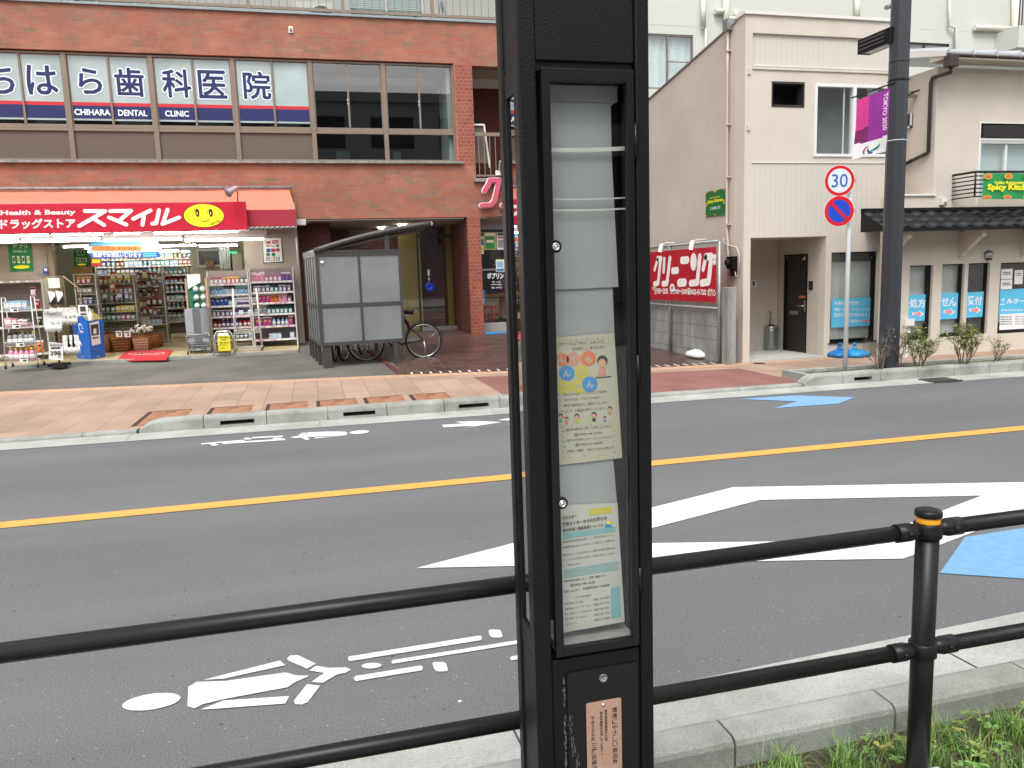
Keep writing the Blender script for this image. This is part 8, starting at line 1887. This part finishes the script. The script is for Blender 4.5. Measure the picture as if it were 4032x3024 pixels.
# ------------------------------------------------------------------ planting strip and shrubs
def strip_poly(x0, x1, ya, yb2, z): return [(x0, yk(x0)+ya, z), (x1, yk(x1)+ya, z), (x1, yk(x1)+yb2, z), (x0, yk(x0)+yb2, z)]
struct(MB().poly(strip_poly(6.5, 13.2, .17, .62, .11)).build('planting_strip', 'soil'))
q = MB(); x = 6.45
while x < 13.2: b = min(x+.6, 13.2); q.slab([(x, yk(x)+.62, .02), (b-.01, yk(b)+.62, .02), (b-.01, yk(b)+.72, .02), (x, yk(x)+.72, .02)], (0, 0, .13)); x += .6
q.slab([(6.36, yk(6.36)+.17, .02), (6.45, yk(6.45)+.17, .02), (6.45, yk(6.45)+.72, .02), (6.36, yk(6.36)+.72, .02)], (0, 0, .13))
struct(q.build('planter_edging', 'kerb_concrete'))
def shrub(label, u, v, h, w, seed, leaves, bark='bark', leafm=('leaf_green', 'leaf_dark', 'leaf_yellow'), stems=4):
    rnd = random.Random(seed); g = G(u, v, .11); t = thing('shrub', label, 'shrub', (g.x, g.y, .11), 0, 'shrubs in the planting strip'); q = MB(); tips = []
    def grow(p, d, L, r, lev):
        pts = [p]; n = 3
        for i in range(n): d = (d+Vector((rnd.gauss(0, .18), rnd.gauss(0, .18), .10))).normalized(); p = p+d*L/n; pts.append(p)
        q.tube(pts, [r*(1-.35*i/n) for i in range(n+1)], 5 if lev < 2 else 3)
        if lev >= 2: tips.extend(pts[1:])
        if lev < 4:
            for i in range(rnd.randint(2, 3)): 
                a = rnd.uniform(0, 2*PI); s = Vector((math.cos(a), math.sin(a), rnd.uniform(.1, .9))).normalized(); grow(pts[rnd.randint(1, n)], (d*.55+s*.75).normalized(), L*rnd.uniform(.55, .8), r*.62, lev+1)
    for s in range(stems):
        a = 2*PI*s/stems+rnd.uniform(-.4, .4); grow(Vector((g.x+.02*math.cos(a), g.y+.02*math.sin(a), .10)), Vector((math.cos(a)*w*.9, math.sin(a)*w*.9, 1)).normalized(), h*.42, .009, 0)
    q.build('stems', bark, t)
    if leaves:
        q = MB()
        for i in range(leaves):
            c = rnd.choice(tips)
            if c.z < .11+h*.32: continue
            c = c+Vector((rnd.gauss(0, .02), rnd.gauss(0, .02), rnd.gauss(0, .015))); a = rnd.uniform(0, 2*PI); d = Vector((math.cos(a), math.sin(a), rnd.uniform(-.3, .8))).normalized(); s_ = d.cross(Vector((rnd.uniform(-1, 1), rnd.uniform(-1, 1), 1))).normalized(); L = rnd.uniform(.018, .034)
            q.add([c, c+d*L*.5+s_*L*.32, c+d*L, c+d*L*.5-s_*L*.32], [(0,1,2,3)], rnd.choices([0, 1, 2], weights=[5, 3, 3])[0])
        q.build('foliage', list(leafm), t)
shrub('bare grey shrub just left of the lamp pole', 3463, 1470, .72, .35, 11, 40, 'bark_grey')
shrub('bare grey shrub just right of the lamp pole', 3528, 1460, .62, .45, 12, 60, 'bark_grey')
shrub('leafy green shrub nearest the lamp pole', 3617, 1456, .66, .32, 13, 2300, 'bark', ('leaf_green', 'leaf_dark', 'leaf_yellow'), 6)
shrub('leafy yellow-green shrub in the middle between the two right pharmacy windows', 3790, 1448, .66, .34, 14, 2000, 'bark', ('leaf_green', 'leaf_yellow', 'leaf_dark'), 6)
shrub('sparse twiggy shrub at the right end of the planting strip', 3918, 1438, .60, .75, 15, 260, 'bark', ('leaf_dark', 'leaf_green', 'bark'), 2)
rnd = random.Random(9); q = MB()
for i in range(2600):
    x = rnd.uniform(6.6, 12.8); y = yk(x)+rnd.uniform(.18, .6); h = rnd.uniform(.01, .045)*(1.6 if math.sin(x*5)+math.sin(x*2.3) > .5 else .7); a = rnd.uniform(0, 2*PI); d = Vector((math.cos(a), math.sin(a), 0)); p = Vector((-d.y, d.x, 0))*.003
    c = Vector((x, y, .108)); q.add([c-p, c+p, c+d*h*.7+Vector((0, 0, h))], [(0,1,2)], rnd.choice([0, 1, 2, 3]))
tag(q.build('strip_weeds', ['grass_dark', 'grass_a', 'grass_dry', 'leaf_dark']), 'low weeds and dry grass in the far planting strip', 'weeds', kind='stuff')
# bits of litter and drain grate
q = MB(); a = G(3395, 1472, .12); q.slab([(a.x-.09, a.y-.04, .115), (a.x+.09, a.y-.03, .115), (a.x+.10, a.y+.05, .115), (a.x-.08, a.y+.04, .115)], (0, 0, .012)); tag(q.build('paving_chip', 'sill_stone'), 'pale flat chip of stone in the strip right of the white sign pole', 'stone')
t = thing('drain_grate', 'steel drain grate in the gutter below the raised kerb at the right', 'grate', (10.0, yg(10)+.14, .012)); q = MB()
a, b = G(3690, 1508, .012), G(3790, 1500, .012)
for i in range(22): x = a.x+(b.x-a.x)*i/22; q.box(x, x+.02, yg(x)+.03, yg(x)+.27, .010, .024)
q.box(a.x-.02, b.x+.02, yg(10)+.01, yg(10)+.03, .010, .026); q.box(a.x-.02, b.x+.02, yg(10)+.27, yg(10)+.29, .012, .028); q.build('bars', 'frame_grey', t)
a = G(2988, 1431, .05); t = thing('manhole', 'small round rusty cover in the paving before the beige house corner', 'cover', (a.x, a.y, .05)); q = MB(); q.lathe((a.x, a.y, .045), [(.10, 0), (.10, .009), (.085, .011)], 24); q.build('lid', 'rust_dark', t)
# ------------------------------------------------------------------ block across the street behind the viewer (seen only in window reflections)
t = thing('opposite_building', 'long dark grey flat-roofed block that shows only as a reflection in the clinic windows', 'building', (0, -13, 0))
OY = -34.
w = MB(); wins = [(-30+i*6, -26.2+i*6, 4.5+k*4.2, 7.2+k*4.2) for i in range(12) for k in range(3)]; wall(w, -32, 44, 0, 16.8, OY-.4, OY, wins); w.build('wall', 'opposite_wall', t)
q = MB(); q.box(-32.3, 44.3, OY-.6, OY+.3, 16.8, 17.6); q.build('parapet', 'opposite_band', t)
q = MB(); q.box(-32, 44, OY-1.6, OY-1.5, 0, 16.8); q.build('dark_interior', 'room_dark', t)
